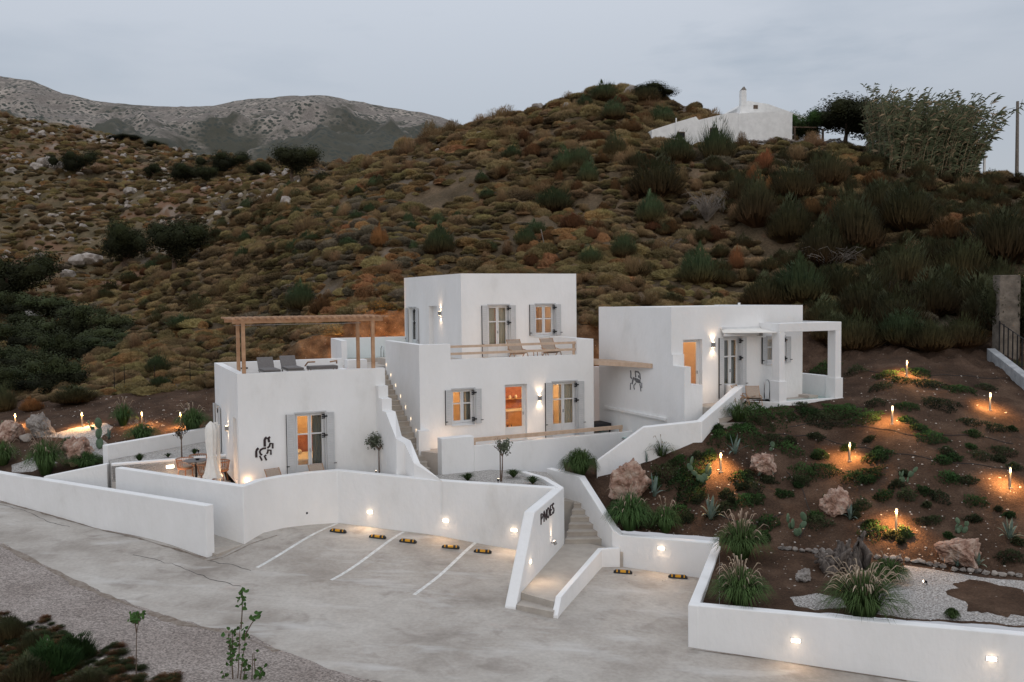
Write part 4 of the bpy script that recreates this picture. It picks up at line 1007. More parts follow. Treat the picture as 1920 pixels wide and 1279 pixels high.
# hand rails
def handrail(name, p, dirv, h=.75, span=.45, label='', group='steel pool handrails'):
    root = empty(name, tuple(p), label, 'handrail', group)
    d_ = Vector(dirv).normalized(); pts_ = [Vector(p)]
    pts_.append(Vector(p)+Vector((0, 0, h*.75)))
    for k in range(1, 8):
        th = math.pi*k/7; pts_.append(Vector(p)+d_*(span/2-span/2*math.cos(th))+Vector((0, 0, h*.75+h*.25*math.sin(th))))
    pts_.append(Vector(p)+d_*span)
    MB().tube(pts_, .02, 8).build('rail_tube', M['steel'], root, smooth=True)
    for q in (Vector(p), Vector(p)+d_*span): MB().lathe(q, [(.045, 0), (.045, .02)], 10).build('base_flange', M['steel'], root)
    return root
hr = fx.p(2.0, -1.9, 3.47); handrail('pool_handrail', hr, -EY, label='single steel handrail at the upper plunge pool behind the pergola posts')

# bench block on the left roof terrace back edge
tag(MB().box(W1+.05, W1+.9, D1_-.9, D1_-.3, 3.48, 3.85, f1).build('planter_box', M['plaster']), 'small white block planter beside the upper patio', 'planter')

# ---------------------------------------------------------------- terrace wall V with its timber rail
v0p = at(812.6, 821.4, z=1.39); vA = at(828, 822.8, z=1.39); vE = at(1169.5, 809.5, z=1.05)
fv = Fr(vA, Vector((vE.x-vA.x, vE.y-vA.y, 0))); LV = (Vector((vE.x, vE.y, 0))-Vector((vA.x, vA.y, 0))).length
uB = fv.hit(888.8, 828)[0]
tw_ = empty('terrace_wall', (vA.x, vA.y, -.5), 'white terrace wall with a timber handrail in front of the middle house', 'wall')
MB().box(0, uB, 0, .42, -1, 1.39, fv).build('masonry', M['plaster'], tw_, bevel=.02)
MB().box(uB+.001, LV+1.6, 0, .28, -1, 1.04, fv).build('masonry', M['plaster'], tw_, bevel=.02)
MB().box(uB+.002, LV, .06, .16, 1.16, 1.30, fv).build('handrail', M['wood_pale'], tw_)
for k in range(2): MB().box(uB+.003+k*(LV-uB-.12), uB+.1+k*(LV-uB-.12), .07, .15, 1.041, 1.159, fv).build('rail_post', M['wood_pale'], tw_)
MB().box(0, .2, .43, 1.6, -1, 1.39, fv)
tag(MB().prism([(p.x, p.y) for p in (fv.p(.01, .425, 0), fv.p(uB+.01, .425, 0), fv.p(uB+.01, .285, 0), fv.p(LV+1.6, .285, 0), f2.p(W2+2.6, 3.2, 0), f2.p(W2+.01, 3.2, 0), f2.p(W2+.01, -.01, 0), f2.p(.29, -.01, 0), f2.p(-.1, -.35, 0))], -.6, .80).build('terrace_floor', M['patio_stone']), 'terrace floor in front of the middle house', None, None, 'structure')
light('terrace_light', 'POINT', f2.p(4.4, -1.0, 1.0), 9, (1, .68, .42), tw_, .1)
light('terrace_light', 'POINT', f2.p(.9, -.55, 1.0), 6, (1, .66, .40), tw_, .1)

# ---------------------------------------------------------------- right house
c3 = at(1258.6, 576, z=6.0); f3 = Fr(c3, EX); W3 = f3.hit(1505, 600)[0]; D3_ = 5.3
FZ3 = 2.46
h3 = empty('pool_house', (c3.x, c3.y, FZ3), 'single storey white house with a square porch and private pool at right', 'house')
d3a = [f3.hit(1281, 690)[0], f3.hit(1316.7, 690)[0], FZ3, f3.hit(1300, 636.5)[1]]
d3b = [f3.hit(1356.5, 690)[0], f3.hit(1389, 690)[0], FZ3, f3.hit(1372, 632.5)[1]]
u0, w0 = f3.hit(1437.5, 683); u1, w1 = f3.hit(1472, 630.5); w3 = [u0, u1, w0, w1]
f3l = Fr(f3.p(0, D3_, 0), -EY)
mb = MB(); shell(mb, f3, 0, W3, .3, 6.0, 0, .28, [tuple(d3a), tuple(d3b), tuple(w3)]); mb.build('wall', M['plaster'], h3, merge=True)
MB().box(0, .28, .281, D3_, -.2, 5.99, f3).build('wall', M['plaster'], h3); MB().box(W3-.28, W3, .281, D3_, .3, 6.0, f3).build('wall', M['plaster'], h3)
MB().box(.281, W3-.281, D3_-.28, D3_, .3, 5.98, f3).build('wall', M['plaster'], h3)
MB().box(.282, W3-.282, .282, D3_-.282, 5.5, 5.75, f3).build('roof', M['plaster'], h3); MB().box(.282, W3-.282, .282, D3_-.282, 2.2, FZ3, f3).build('floor', M['oak'], h3)
MB().box(.282, W3-.282, 2.9, 3.0, FZ3+.01, 5.49, f3).build('room_wall', M['room_plaster'], h3)
MB().box(1.0, 1.06, .9, 2.89, FZ3+.01, 5.49, f3).build('room_wall', M['brick_red'], h3)
MB().tube([f3.p(3.6, .6, 5.76), f3.p(3.6, .6, 6.12)], .05, 8).build('vent_pipe', M['plaster'], h3)
opening(h3, f3, d3a, 'door', shutters=False, leafs=1, v=.20)
opening(h3, f3, d3b, 'door', curtain=[(0, 1, 'dark_curtain')])
opening(h3, f3, w3, 'window', curtain=[(0, 1, 'curtain')])
wall_lamp(h3, f3, 1335.8, 646.3, e=16)
for u, e in ((.8, 45), (2.6, 26), (5.2, 60)): light('room_light', 'POINT', f3.p(u, 1.9 if u > 1 else .9, 4.9), e, (1, .56, .24), h3, .15)
MB().box(.282, .9, 1.3, 1.36, FZ3+.01, 4.6, f3).build('wardrobe', M['brick_red'], h3)
# stepped parapet blocks in front of the corner
sb = empty('stepped_parapet', f3.p(0, -.8, .2), 'white stepped parapet blocks at the corner of the right house', 'wall')
MB().box(0, .50, -.10, -.002, .3, 4.25, f3).build('masonry', M['plaster'], sb); MB().box(0, .28, -.82, -.101, .3, 3.84, f3).build('masonry', M['plaster'], sb)
MB().box(.281, .80, -.82, -.101, .3, 3.15, f3).build('masonry', M['plaster'], sb)
# grey horse relief on the side wall
S2 = 70/1377
strokes2 = [(60, [(445, 290), (460, 400), (455, 540), (500, 590)]), (75, [(560, 545), (530, 660), (505, 790)]), (40, [(455, 750), (440, 850), (442, 1000)]), (42, [(640, 760), (570, 840), (570, 920), (595, 990)]),
  (55, [(640, 540), (630, 420), (620, 320)]), (60, [(620, 325), (730, 345), (790, 420), (810, 620)]), (120, [(590, 600), (700, 640), (800, 700)]), (70, [(640, 700), (820, 740)]), (35, [(860, 740), (862, 940)]), (45, [(790, 790), (820, 930), (828, 1060)]), (60, [(735, 470), (760, 560)])]
emblem(h3, f3l, 'horse_relief', strokes2, 'emblem_grey', 1160, 680, S2, S2, mw=.95)
MB().box(f3l.hit(1135.7, 733)[0], f3l.hit(1250, 757)[0], -.10, -.002, 1.75, 1.85, f3l).build('wall_ledge', M['plaster'], h3)

# pergola between the houses
pp = empty('passage_pergola', f2.p(W2+.8, -.2, 3.5), 'pale timber slatted pergola between the middle and right houses', 'pergola')
pa_ = f2.p(W2+.003, .35, 0); pb_ = f3.p(-.003, 1.45, 0)
for k in range(9):
    o1 = pa_+EY*(.32*k); o2 = f3.p(-.003, 1.25+.32*k, 0)
    d_ = (o2-o1).normalized(); nn_ = Vector((-d_.y, d_.x, 0))*.035
    z_ = 3.66
    mb = MB(); mb.extr([o1-nn_+Vector((0, 0, z_)), o2-nn_+Vector((0, 0, z_)), o2+nn_+Vector((0, 0, z_)), o1+nn_+Vector((0, 0, z_))], (0, 0, .17)); mb.build('slat', M['wood_pale'], pp)
MB().box(W2+.004, W2+.09, .2, 3.2, 3.54, 3.655, f2).build('beam', M['wood_pale'], pp)
# rear wall of the passage and its pier
tag(MB().box(W2+.0, W2+2.2, 3.25, 3.5, -.5, 3.3, f2).build('passage_wall', M['plaster']), 'white wall closing the passage between the houses', 'wall')
tag(MB().box(W2+.55, W2+.85, 2.85, 3.245, .81, 3.3, f2).build('passage_pier', M['plaster']), 'white pier below the passage pergola', 'pier')
tag(MB().prism([(p.x, p.y) for p in (f2.p(W2+.5, .2, 0), f3.p(-.2, -.9, 0), f3.p(-.2, 1.3, 0), f2.p(W2+.9, 1.8, 0))], .805, .83).build('pool_water', M['water']), 'small pool beside the passage wall', None, None, 'structure')

# porch of the right house
col1 = at(1462, 757, z=2.30)
fp = Fr(f3.p(f3.hit(1505, 640)[0]*0, 0, 0), EX)
v_c1 = (Vector((col1.x, col1.y, 0))-f3.p(0, 0, 0)).dot(EY); u_c1 = f3.hit(1461.5, 690, v_c1)[0]
u_c2 = f3.hit(1577.5, 660, v_c1)[0]; print('porch', u_c1, v_c1, u_c2, W3)
porch = empty('porch', f3.p(u_c1, v_c1, 2.3), 'square white masonry porch on two columns beside the pool', 'porch')
PZ = 5.34
for (ua, ub) in ((u_c1-.0, u_c1+.26), (u_c2-.30, u_c2)):
    MB().box(ua, ub, v_c1, v_c1+.42, 2.2, PZ-.34, f3).build('column', M['plaster'], porch, bevel=.015)
    MB().box(ua-.05, ub+.05, v_c1-.05, v_c1+.47, 1.6, 3.15, f3).build('column_base', M['plaster'], porch, bevel=.015)
MB().box(u_c1, u_c2, v_c1, v_c1+.42, PZ-.339, PZ, f3).build('front_beam', M['plaster'], porch, bevel=.015)
MB().box(u_c1, u_c1+.26, v_c1+.421, -.002, PZ-.339, PZ-.002, f3).build('side_beam', M['plaster'], porch)
MB().box(u_c2-.30, u_c2, v_c1+.421, 1.6, PZ-.339, PZ-.002, f3).build('side_beam', M['plaster'], porch)
MB().box(W3+.002, u_c2-.301, 1.25, 1.6, PZ-.339, PZ-.002, f3).build('rear_beam', M['plaster'], porch)
MB().box(W3+.003, u_c2-.302, .3, .34, PZ-.14, PZ-.1, f3)
MB().box(u_c1-.06, u_c2+.06, v_c1-.08, v_c1+.20, .8, 2.36, f3).build('pool_front_wall', M['plaster'], porch)
MB().box(u_c2-.25, u_c2+.06, v_c1+.201, 1.7, .8, 3.18, f3).build('pool_side_wall', M['plaster'], porch)
MB().box(W3+.003, u_c2-.251, 1.35, 1.7, .8, 3.12, f3).build('pool_rear_wall', M['plaster'], porch)
tag(MB().box(u_c1+.45, u_c2-.252, v_c1+.201, 1.349 if False else -.6, 1.5, 2.352, f3).build('pool_water', M['water']), 'pale green water of the porch pool', None, None, 'structure')
tag(MB().box(W3+.25, u_c2-.252, -.599, 1.349, 1.5, 2.352, f3).build('pool_water', M['water']), 'far end of the porch pool water by the low wall', None, None, 'structure')
MB().box(W3-.2, W3+.249, -.599, 1.349, 1.5, 2.44, f3).build('pool_deck_step', M['patio_stone'], porch)
# awning
aw = empty('awning', f3.p(4.2, -1, 4.9), 'white roll out awning between the porch column and the wall', 'awning')
ua, wa_ = f3.hit(1392, 614)
mb = MB(); mb.extr([f3.p(u_c1-.02, v_c1+.1, 4.98), f3.p(u_c1-.02, -.05, 5.12), f3.p(u_c1-1.85, -.05, 5.12), f3.p(u_c1-1.85, v_c1+.1+.9, 4.98)], (0, 0, .02)); mb.build('canopy', M['canvas'], aw)
MB().box(u_c1-1.8, u_c1-.03, v_c1+.95, v_c1+1.05, 4.86, 4.96, f3).build('front_bar', M['frame_paint'], aw)
MB().box(u_c1-1.85, u_c1-.02, -.12, -.003, 5.13, 5.2, f3).build('cassette', M['frame_paint'], aw)
mb = MB().box(u_c1-.16, u_c1-.04, v_c1+.9, v_c1+1.1, 4.84, 5.02, f3); mb.build('bracket', M['grey_metal'], aw)
# patio deck of the right house
pt_poly = [f3.p(.81, -.02, 0), f3.p(W3, -.02, 0), f3.p(u_c1+.44, v_c1+.202, 0), f3.p(u_c1-.4, v_c1+.202, 0)]
uw0 = at(1398, 753, z=2.33)
tag(MB().prism([(p.x, p.y) for p in (f3.p(1.25, -.003, 0), f3.p(W3-.201, -.003, 0), f3.p(W3-.201, -.6, 0), f3.p(u_c1+.449, -.6, 0), f3.p(u_c1+.449, v_c1+.202, 0), f3.p(u_c1-.07, v_c1+.202, 0), uw0, at(1388, 735, z=2.4), f3.p(1.9, -1.0, 0), f3.p(1.25, -.9, 0))], 1.0, 2.34).build('patio_floor', M['patio_stone']), 'stone patio of the right house', None, None, 'structure')
e1 = f3.p(u_c1-.06, v_c1-.08, 0)
wall('deck_wall', 'low white wall edge under the right house patio', [(uw0.x, uw0.y, 2.35, .6), (e1.x, e1.y, 2.36, .6)], side=1, th=.2, bevel=.01)
# stairs up to the right house
fs = Fr(f3.p(.81, -2.6, 0), EX)
a_ = at(1308, 792, z=1.75); 
STR = stairs('porch_stair', 'beige steps rising between white parapets to the right house door', f3.p(.81, -1.95, 0), f3.p(1.95, -1.95, 0), EY, 4, .3, .165, 1.68)
tag(MB().box(.81, 1.25, -.74, -.003, 1.0, 2.34, f3).build('landing', M['step_stone']), 'landing at the right house door', None, None, 'structure')
light('door_light', 'POINT', f3.p(1.5, -.6, 3.0), 4, (1, .68, .42), h3, .1)
# parapet right of those steps, then the long diagonal wall down the slope
y0 = at(1343, 715, z=3.05); y1 = at(1389, 722, z=2.98); U0 = at(1119, 865, z=.61); U1 = at(1207, 801, z=1.82); U2 = at(1316, 790, z=2.02); U3 = at(1387, 729, z=2.96)
wall('stair_parapet', 'white parapet on the right of the steps to the right house', [V4(y0, 3.05, 1.2), V4(U3+Vector((-.1, .25, 0)), 2.98, 1.2)], side=1, th=.22)
U4 = uw0+Vector((-.0, .1, 0))
wall('diagonal_wall', 'long white diagonal wall climbing the slope to the right house', [V4(U0, .61, -1.5), V4(U1, 1.82, -1.2), V4(U2, 2.02, -1), V4(U3, 2.96, -.5), (uw0.x-.02, uw0.y+.02, 2.97, -.5)], side=1, th=.30)
# ---------------------------------------------------------------- wall lights and lettering
fB = Fr(B2, Vector((B3.x-B2.x, B3.y-B2.y, 0)))
_bp = [B2, at(700, 889, z=.44), at(767, 895.8, z=.38), Bm, at(900, 906.5, z=.29), at(968, 910.5, z=.26), B3]
for px, py, i_ in ((694, 960, 0), (836, 976, 3), (964, 994, 4)): recessed(wall_B, Fr(_bp[i_], Vector((_bp[i_+1].x-_bp[i_].x, _bp[i_+1].y-_bp[i_].y, 0))), px, py, e=20)
fR = Fr(T5, dR)
for px, py in ((1492, 1201), (1859, 1235)): recessed(wall_R, fR, px, py, w_=.20, h_=.085, e=12)
fT = Fr(T3, Vector((T4.x-T3.x, T4.y-T3.y, 0)))
recessed(wall_T, fT, 1240, 1028, e=18)
fE = Fr(E0, Vector((E1.x-E0.x, E1.y-E0.y, 0)))
recessed(wall_E, fE, 319, 875, w_=.26, h_=.10, e=30)
fS = Fr(S_f, dS)   # visible face is the right-hand side of the wall
recessed(sign_wall, fS, 994, 1053, w_=.16, h_=.09, e=14)
u, w = fS.hit(1033, 1017)
sp = MB().tube([fS.p(u, -.16, w-.06), fS.p(u, -.10, w+.05)], .05, 10).build('spot_lamp', M['grey_metal'], sign_wall)
MB().tube([fS.p(u, -.10, w+.051), fS.p(u, -.097, w+.056)], .04, 10).build('spot_lens', M['spot_glow'], sp)
MB().tube([fS.p(u+.02, -.16, w-.02), fS.p(u+.02, .0, w-.02)], .015, 6).build('spot_arm', M['grey_metal'], sp)
light('sign_light', 'SPOT', fS.p(u, -.08, w+.09), 16, (1, .72, .48), sign_wall, .02, target=fS.p(u-.02, -.01, w+1.2), angle=70, blend=1)
# PNOES lettering, tall condensed capitals, O crossed by the bar of the E
def letter(name, strokes, th=.045):
    mb = MB()
    for wd, pts in strokes:
        P = [Vector((x, y, 0)) for x, y in pts]; Lp, Rp = [], []
        for i, p in enumerate(P):
            t = (P[min(i+1, len(P)-1)]-P[max(i-1, 0)]).normalized(); nn_ = Vector((-t.y, t.x, 0)); Lp.append(p+nn_*wd/2); Rp.append(p-nn_*wd/2)
        for i in range(len(P)-1):
            mb.extr([fS.p(q.x, -.003, q.y) for q in (Lp[i], Lp[i+1], Rp[i+1], Rp[i])], -fS.ey*.025)
    mb.build(name, M['emblem_brown'], sign_wall)
ua_, wt_ = fS.hit(1012.5, 963); ub_, wt2 = fS.hit(1038, 944)
zt_, zb_ = (wt_+wt2)/2, (fS.hit(1013, 982)[1]+fS.hit(1037, 964)[1])/2
LH = zt_-zb_; LWd = (ub_-ua_)
def X(t): return ua_+LWd*t
def Y(t): return zb_+LH*t
def arc(cx, cy, rx, ry, a0, a1, n_=9): return [(X(cx+rx*math.cos(R(a0+(a1-a0)*k/n_))), Y(cy+ry*math.sin(R(a0+(a1-a0)*k/n_)))) for k in range(n_+1)]
wA, wB = LWd*.034, LWd*.018
letter('letter_p', [(wA, [(X(.04), Y(0)), (X(.04), Y(1))]), (wB, arc(.04, .73, .13, .25, 90, -90))])
letter('letter_n', [(wA, [(X(.25), Y(0)), (X(.25), Y(1))]), (wA*1.3, [(X(.25), Y(1)), (X(.42), Y(0.02))]), (wB, [(X(.42), Y(0)), (X(.42), Y(1))])])
letter('letter_o', [(wB*1.2, arc(.555, .5, .075, .48, 0, 360, 18)), (wB, [(X(.60), Y(.50)), (X(.82), Y(.50))])])
letter('letter_e', [(wA, [(X(.72), Y(0)), (X(.72), Y(1))]), (wB, [(X(.72), Y(.97)), (X(.84), Y(.97))]), (wB, [(X(.72), Y(.03)), (X(.84), Y(.03))])])
letter('letter_s', [(wA*.9, arc(.93, .76, .055, .21, 30, 230, 8)+arc(.93, .25, .06, .23, 70, -150, 8))])

# wheel stops
def wheel_stop():
    root = empty('wheel_stop', (0, 0, 0))
    mb = MB(); h, L = .10, .29
    prof = [(-.075, 0), (.075, 0), (.05, h), (-.05, h)]
    n0_ = len(mb.v)
    for x, s in ((-L, .75), (-L+.07, 1), (L-.07, 1), (L, .75)):
        mb.v += [(x, y*s, z*(.55 if s < 1 else 1)) for y, z in prof]
    for i in range(3):
        for k in range(4): mb.f.append((i*4+k, i*4+(k+1) % 4, (i+1)*4+(k+1) % 4, (i+1)*4+k))
    mb.f += [(3, 2, 1, 0), (12, 13, 14, 15)]
    mb.build('rubber_body', M['rubber'], root, local=True, bevel=.008)
    for x0, x1 in ((-.085, .085), (-.205, -.165), (.165, .205)):
        mb = MB(); mb.box8([(x0, -.0675, .040), (x1, -.0675, .040), (x1, -.05, .040), (x0, -.05, .040), (x0, -.0525, .1025), (x1, -.0525, .1025), (x1, .0, .1035), (x0, .0, .1035)])
        mb.build('reflector', M['yellow_reflector'], root, local=True)
    return root
ws0 = wheel_stop()
stops_ = [(634, 994, 'leftmost wheel stop of the five bays, beside the first painted line'), (708, 1005, 'second wheel stop from the left, just left of the middle painted line'),
          (765, 1013, 'third wheel stop, just right of the middle painted line'), (845, 1024, 'fourth wheel stop, left of the third painted line'),
          (905, 1032.5, 'fifth wheel stop, right of the third painted line'), (1168, 1071, 'wheel stop at left in the two bay parking beside the walkway'), (1271, 1080, 'wheel stop at right in the two bay parking beside the walkway')]
for i, (px, py, lab) in enumerate(stops_):
    o = ws0 if i == 0 else copy_tree(ws0)
    g = gnd(px, py+4); sl = .121 if i < 5 else .07
    a, b_ = gnd(px-14, py+4-14*sl), gnd(px+14, py+4+14*sl); d_ = b_-a
    o.location = (g.x, g.y, g.z+.003); o.rotation_euler = (0, math.atan(.05*math.cos(math.atan2(d_.y, d_.x))), math.atan2(d_.y, d_.x)); tag(o, lab, 'wheel stop', 'black and yellow rubber wheel stops')
# ================================================================== VEGETATION AND ROCKS
rnd = random.Random(11)
def plant_mat(name, low, high, z0=0.0, z1=1.0, var=0.25, noise_sc=3.0, c3=None):
    """colour runs from the old growth at the base to the young shoots, as the plant itself is coloured"""
    m, n, l, b = nmat(name)
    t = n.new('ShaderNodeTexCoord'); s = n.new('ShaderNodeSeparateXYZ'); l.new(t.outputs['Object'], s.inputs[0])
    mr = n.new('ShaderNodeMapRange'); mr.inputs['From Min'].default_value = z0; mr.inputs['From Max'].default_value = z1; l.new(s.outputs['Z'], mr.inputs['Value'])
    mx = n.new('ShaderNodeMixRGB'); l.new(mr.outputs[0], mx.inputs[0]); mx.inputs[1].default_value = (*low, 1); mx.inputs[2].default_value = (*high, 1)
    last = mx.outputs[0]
    if c3:
        g = n.new('ShaderNodeNewGeometry'); nz = n.new('ShaderNodeTexNoise'); nz.inputs['Scale'].default_value = 0.16; nz.inputs['Detail'].default_value = 4; l.new(g.outputs['Position'], nz.inputs['Vector'])
        r = n.new('ShaderNodeValToRGB'); r.color_ramp.elements[0].position = .48; r.color_ramp.elements[1].position = .62; l.new(nz.outputs['Fac'], r.inputs[0])
        m3 = n.new('ShaderNodeMixRGB'); l.new(r.outputs[0], m3.inputs[0]); l.new(last, m3.inputs[1]); m3.inputs[2].default_value = (*c3, 1); last = m3.outputs[0]
    oi = n.new('ShaderNodeObjectInfo'); mr2 = n.new('ShaderNodeMapRange'); mr2.inputs['To Min'].default_value = 1-var; mr2.inputs['To Max'].default_value = 1+var; l.new(oi.outputs['Random'], mr2.inputs['Value'])
    mr3 = n.new('ShaderNodeMapRange'); mr3.inputs['To Min'].default_value = .488; mr3.inputs['To Max'].default_value = .512
    mm = n.new('ShaderNodeMath'); mm.operation = 'FRACT'; mm2 = n.new('ShaderNodeMath'); mm2.operation = 'MULTIPLY'; mm2.inputs[1].default_value = 17.3
    l.new(oi.outputs['Random'], mm2.inputs[0]); l.new(mm2.outputs[0], mm.inputs[0]); l.new(mm.outputs[0], mr3.inputs['Value'])
    nz = n.new('ShaderNodeTexNoise'); nz.inputs['Scale'].default_value = noise_sc; l.new(t.outputs['Object'], nz.inputs['Vector'])
    mv = n.new('ShaderNodeMath'); mv.operation = 'MULTIPLY_ADD'; mv.inputs[1].default_value = 1.2; mv.inputs[2].default_value = .4; l.new(nz.outputs['Fac'], mv.inputs[0])
    mu = n.new('ShaderNodeMath'); mu.operation = 'MULTIPLY'; l.new(mv.outputs[0], mu.inputs[0]); l.new(mr2.outputs[0], mu.inputs[1])
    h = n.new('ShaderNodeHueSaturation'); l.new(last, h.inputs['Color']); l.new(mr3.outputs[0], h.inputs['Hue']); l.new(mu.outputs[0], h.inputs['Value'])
    l.new(h.outputs[0], b.inputs['Base Color']); b.inputs['Roughness'].default_value = .85; b.inputs['Specular IOR Level'].default_value = .12
    M[name] = m; return m
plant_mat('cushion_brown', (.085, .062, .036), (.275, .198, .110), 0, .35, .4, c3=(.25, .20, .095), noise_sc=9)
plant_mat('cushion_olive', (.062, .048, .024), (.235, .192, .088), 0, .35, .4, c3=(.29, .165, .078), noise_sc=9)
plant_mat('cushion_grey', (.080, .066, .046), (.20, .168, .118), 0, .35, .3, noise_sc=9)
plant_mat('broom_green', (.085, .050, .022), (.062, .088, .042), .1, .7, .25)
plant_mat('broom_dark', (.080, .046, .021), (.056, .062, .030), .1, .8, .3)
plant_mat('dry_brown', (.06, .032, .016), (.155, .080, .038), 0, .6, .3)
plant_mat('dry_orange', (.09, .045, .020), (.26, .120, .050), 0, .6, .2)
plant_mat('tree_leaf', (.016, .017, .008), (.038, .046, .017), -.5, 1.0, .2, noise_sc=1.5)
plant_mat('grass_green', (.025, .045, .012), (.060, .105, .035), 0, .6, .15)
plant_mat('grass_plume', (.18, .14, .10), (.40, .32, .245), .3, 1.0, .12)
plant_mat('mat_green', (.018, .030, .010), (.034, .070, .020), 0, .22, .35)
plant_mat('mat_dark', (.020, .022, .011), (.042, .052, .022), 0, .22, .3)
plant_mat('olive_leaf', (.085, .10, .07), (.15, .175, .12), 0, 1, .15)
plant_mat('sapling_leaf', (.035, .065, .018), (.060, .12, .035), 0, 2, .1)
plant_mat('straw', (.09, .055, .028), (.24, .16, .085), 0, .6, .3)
mat('agave_green', (.10, .15, .13), (.16, .22, .19), scale=6, rough=.5)
mat('agave_edge', (.30, .29, .18), (.38, .37, .24), scale=6, rough=.55)
mat('cactus_green', (.075, .12, .075), (.11, .17, .10), scale=5, rough=.55, bump=.2, bscale=30)
mat('bark', (.08, .055, .04), (.16, .115, .085), scale=12, rough=.95, bump=.5)
mat('dead_wood', (.13, .11, .095), (.24, .21, .18), scale=12, rough=.95)
mat('stump_wood', (.06, .048, .042), (.19, .16, .14), scale=5, rough=.95, bump=1, bscale=16, stretch=(2, 2, .6))
mat('pink_rock', stops=[(.32, (.14, .075, .05)), (.45, (.30, .185, .14)), (.6, (.42, .31, .25)), (.72, (.52, .455, .40))], scale=3.2, rough=.9, bump=.9, bscale=9, detail=8)
mat('grey_rock', stops=[(.3, (.12, .105, .095)), (.5, (.24, .215, .195)), (.7, (.38, .35, .32))], scale=3.0, rough=.92, bump=.9, bscale=9, detail=8)
mat('pale_rock', stops=[(.3, (.16, .13, .11)), (.5, (.30, .265, .235)), (.7, (.42, .385, .35))], scale=1.2, rough=.92, bump=.8, bscale=5, detail=8, rnd=.2)
mat('pebble', c1=(.42, .38, .34), rough=.8, rnd=.35)
mat('reed_stem', c1=(.22, .155, .09), c2=(.32, .24, .14), scale=2, rough=.7)
mat('reed_leaf', c1=(.05, .065, .028), c2=(.11, .115, .058), scale=1.5, rough=.7)

def mesh_from(name, V, Fc, mats, idx=None, smooth=False):
    me = bpy.data.meshes.new(name); me.from_pydata([tuple(v) for v in V], [], Fc)
    for m_ in mats: me.materials.append(M[m_])
    if idx is not None: me.polygons.foreach_set('material_index', idx)
    if smooth: me.polygons.foreach_set('use_smooth', [True]*len(me.polygons))
    return me
def obj(name, me, loc=(0, 0, 0), parent=None, rz=0, sc=None, link=True):
    o = bpy.data.objects.new(name, me)
    if link: col.objects.link(o)
    o.location = loc; o.rotation_euler = (0, 0, rz)
    if sc: o.scale = sc if isinstance(sc, (tuple, list)) else (sc, sc, sc)
    if parent is not None: link_child(o, parent)
    return o
def ico(sub):
    bm = bmesh.new(); bmesh.ops.create_icosphere(bm, subdivisions=sub, radius=1); V = [v.co.copy() for v in bm.verts]; Fc = [tuple(v.index for v in f.verts) for f in bm.faces]; bm.free(); return V, Fc
def cushion_mesh(name, mname, seed, spikes=2600, r=.5, h=.34):
    rg = random.Random(seed); V, Fc = ico(3); V2 = []
    for v in V:
        k = 1+.22*noise.noise(v*2.2+Vector((seed, 0, 0)))+.10*noise.noise(v*6+Vector((0, seed, 0)))
        V2.append(Vector((v.x*r*k, v.y*r*k, max(-.12, v.z*h*k))))
    n0 = len(V2); F2 = list(Fc)
    for i in range(spikes):
        z = rg.uniform(-.05, 1); a = rg.uniform(0, 6.283); rr = math.sqrt(max(0, 1-z*z)); d = Vector((rr*math.cos(a), rr*math.sin(a), z))
        k = 1+.22*noise.noise(d*2.2+Vector((seed, 0, 0)))
        p = Vector((d.x*r*k, d.y*r*k, d.z*h*k))*.97; t = Vector((rg.uniform(-1, 1), rg.uniform(-1, 1), rg.uniform(-1, 1))).normalized()
        up = (d+Vector((0, 0, .35))+t*.5).normalized(); s = d.cross(t).normalized()*.013; L = rg.uniform(.05, .15)
        k0 = len(V2); V2 += [p-s, p+s, p+up*L]; F2.append((k0, k0+1, k0+2))
    return mesh_from(name, V2, F2, [mname])
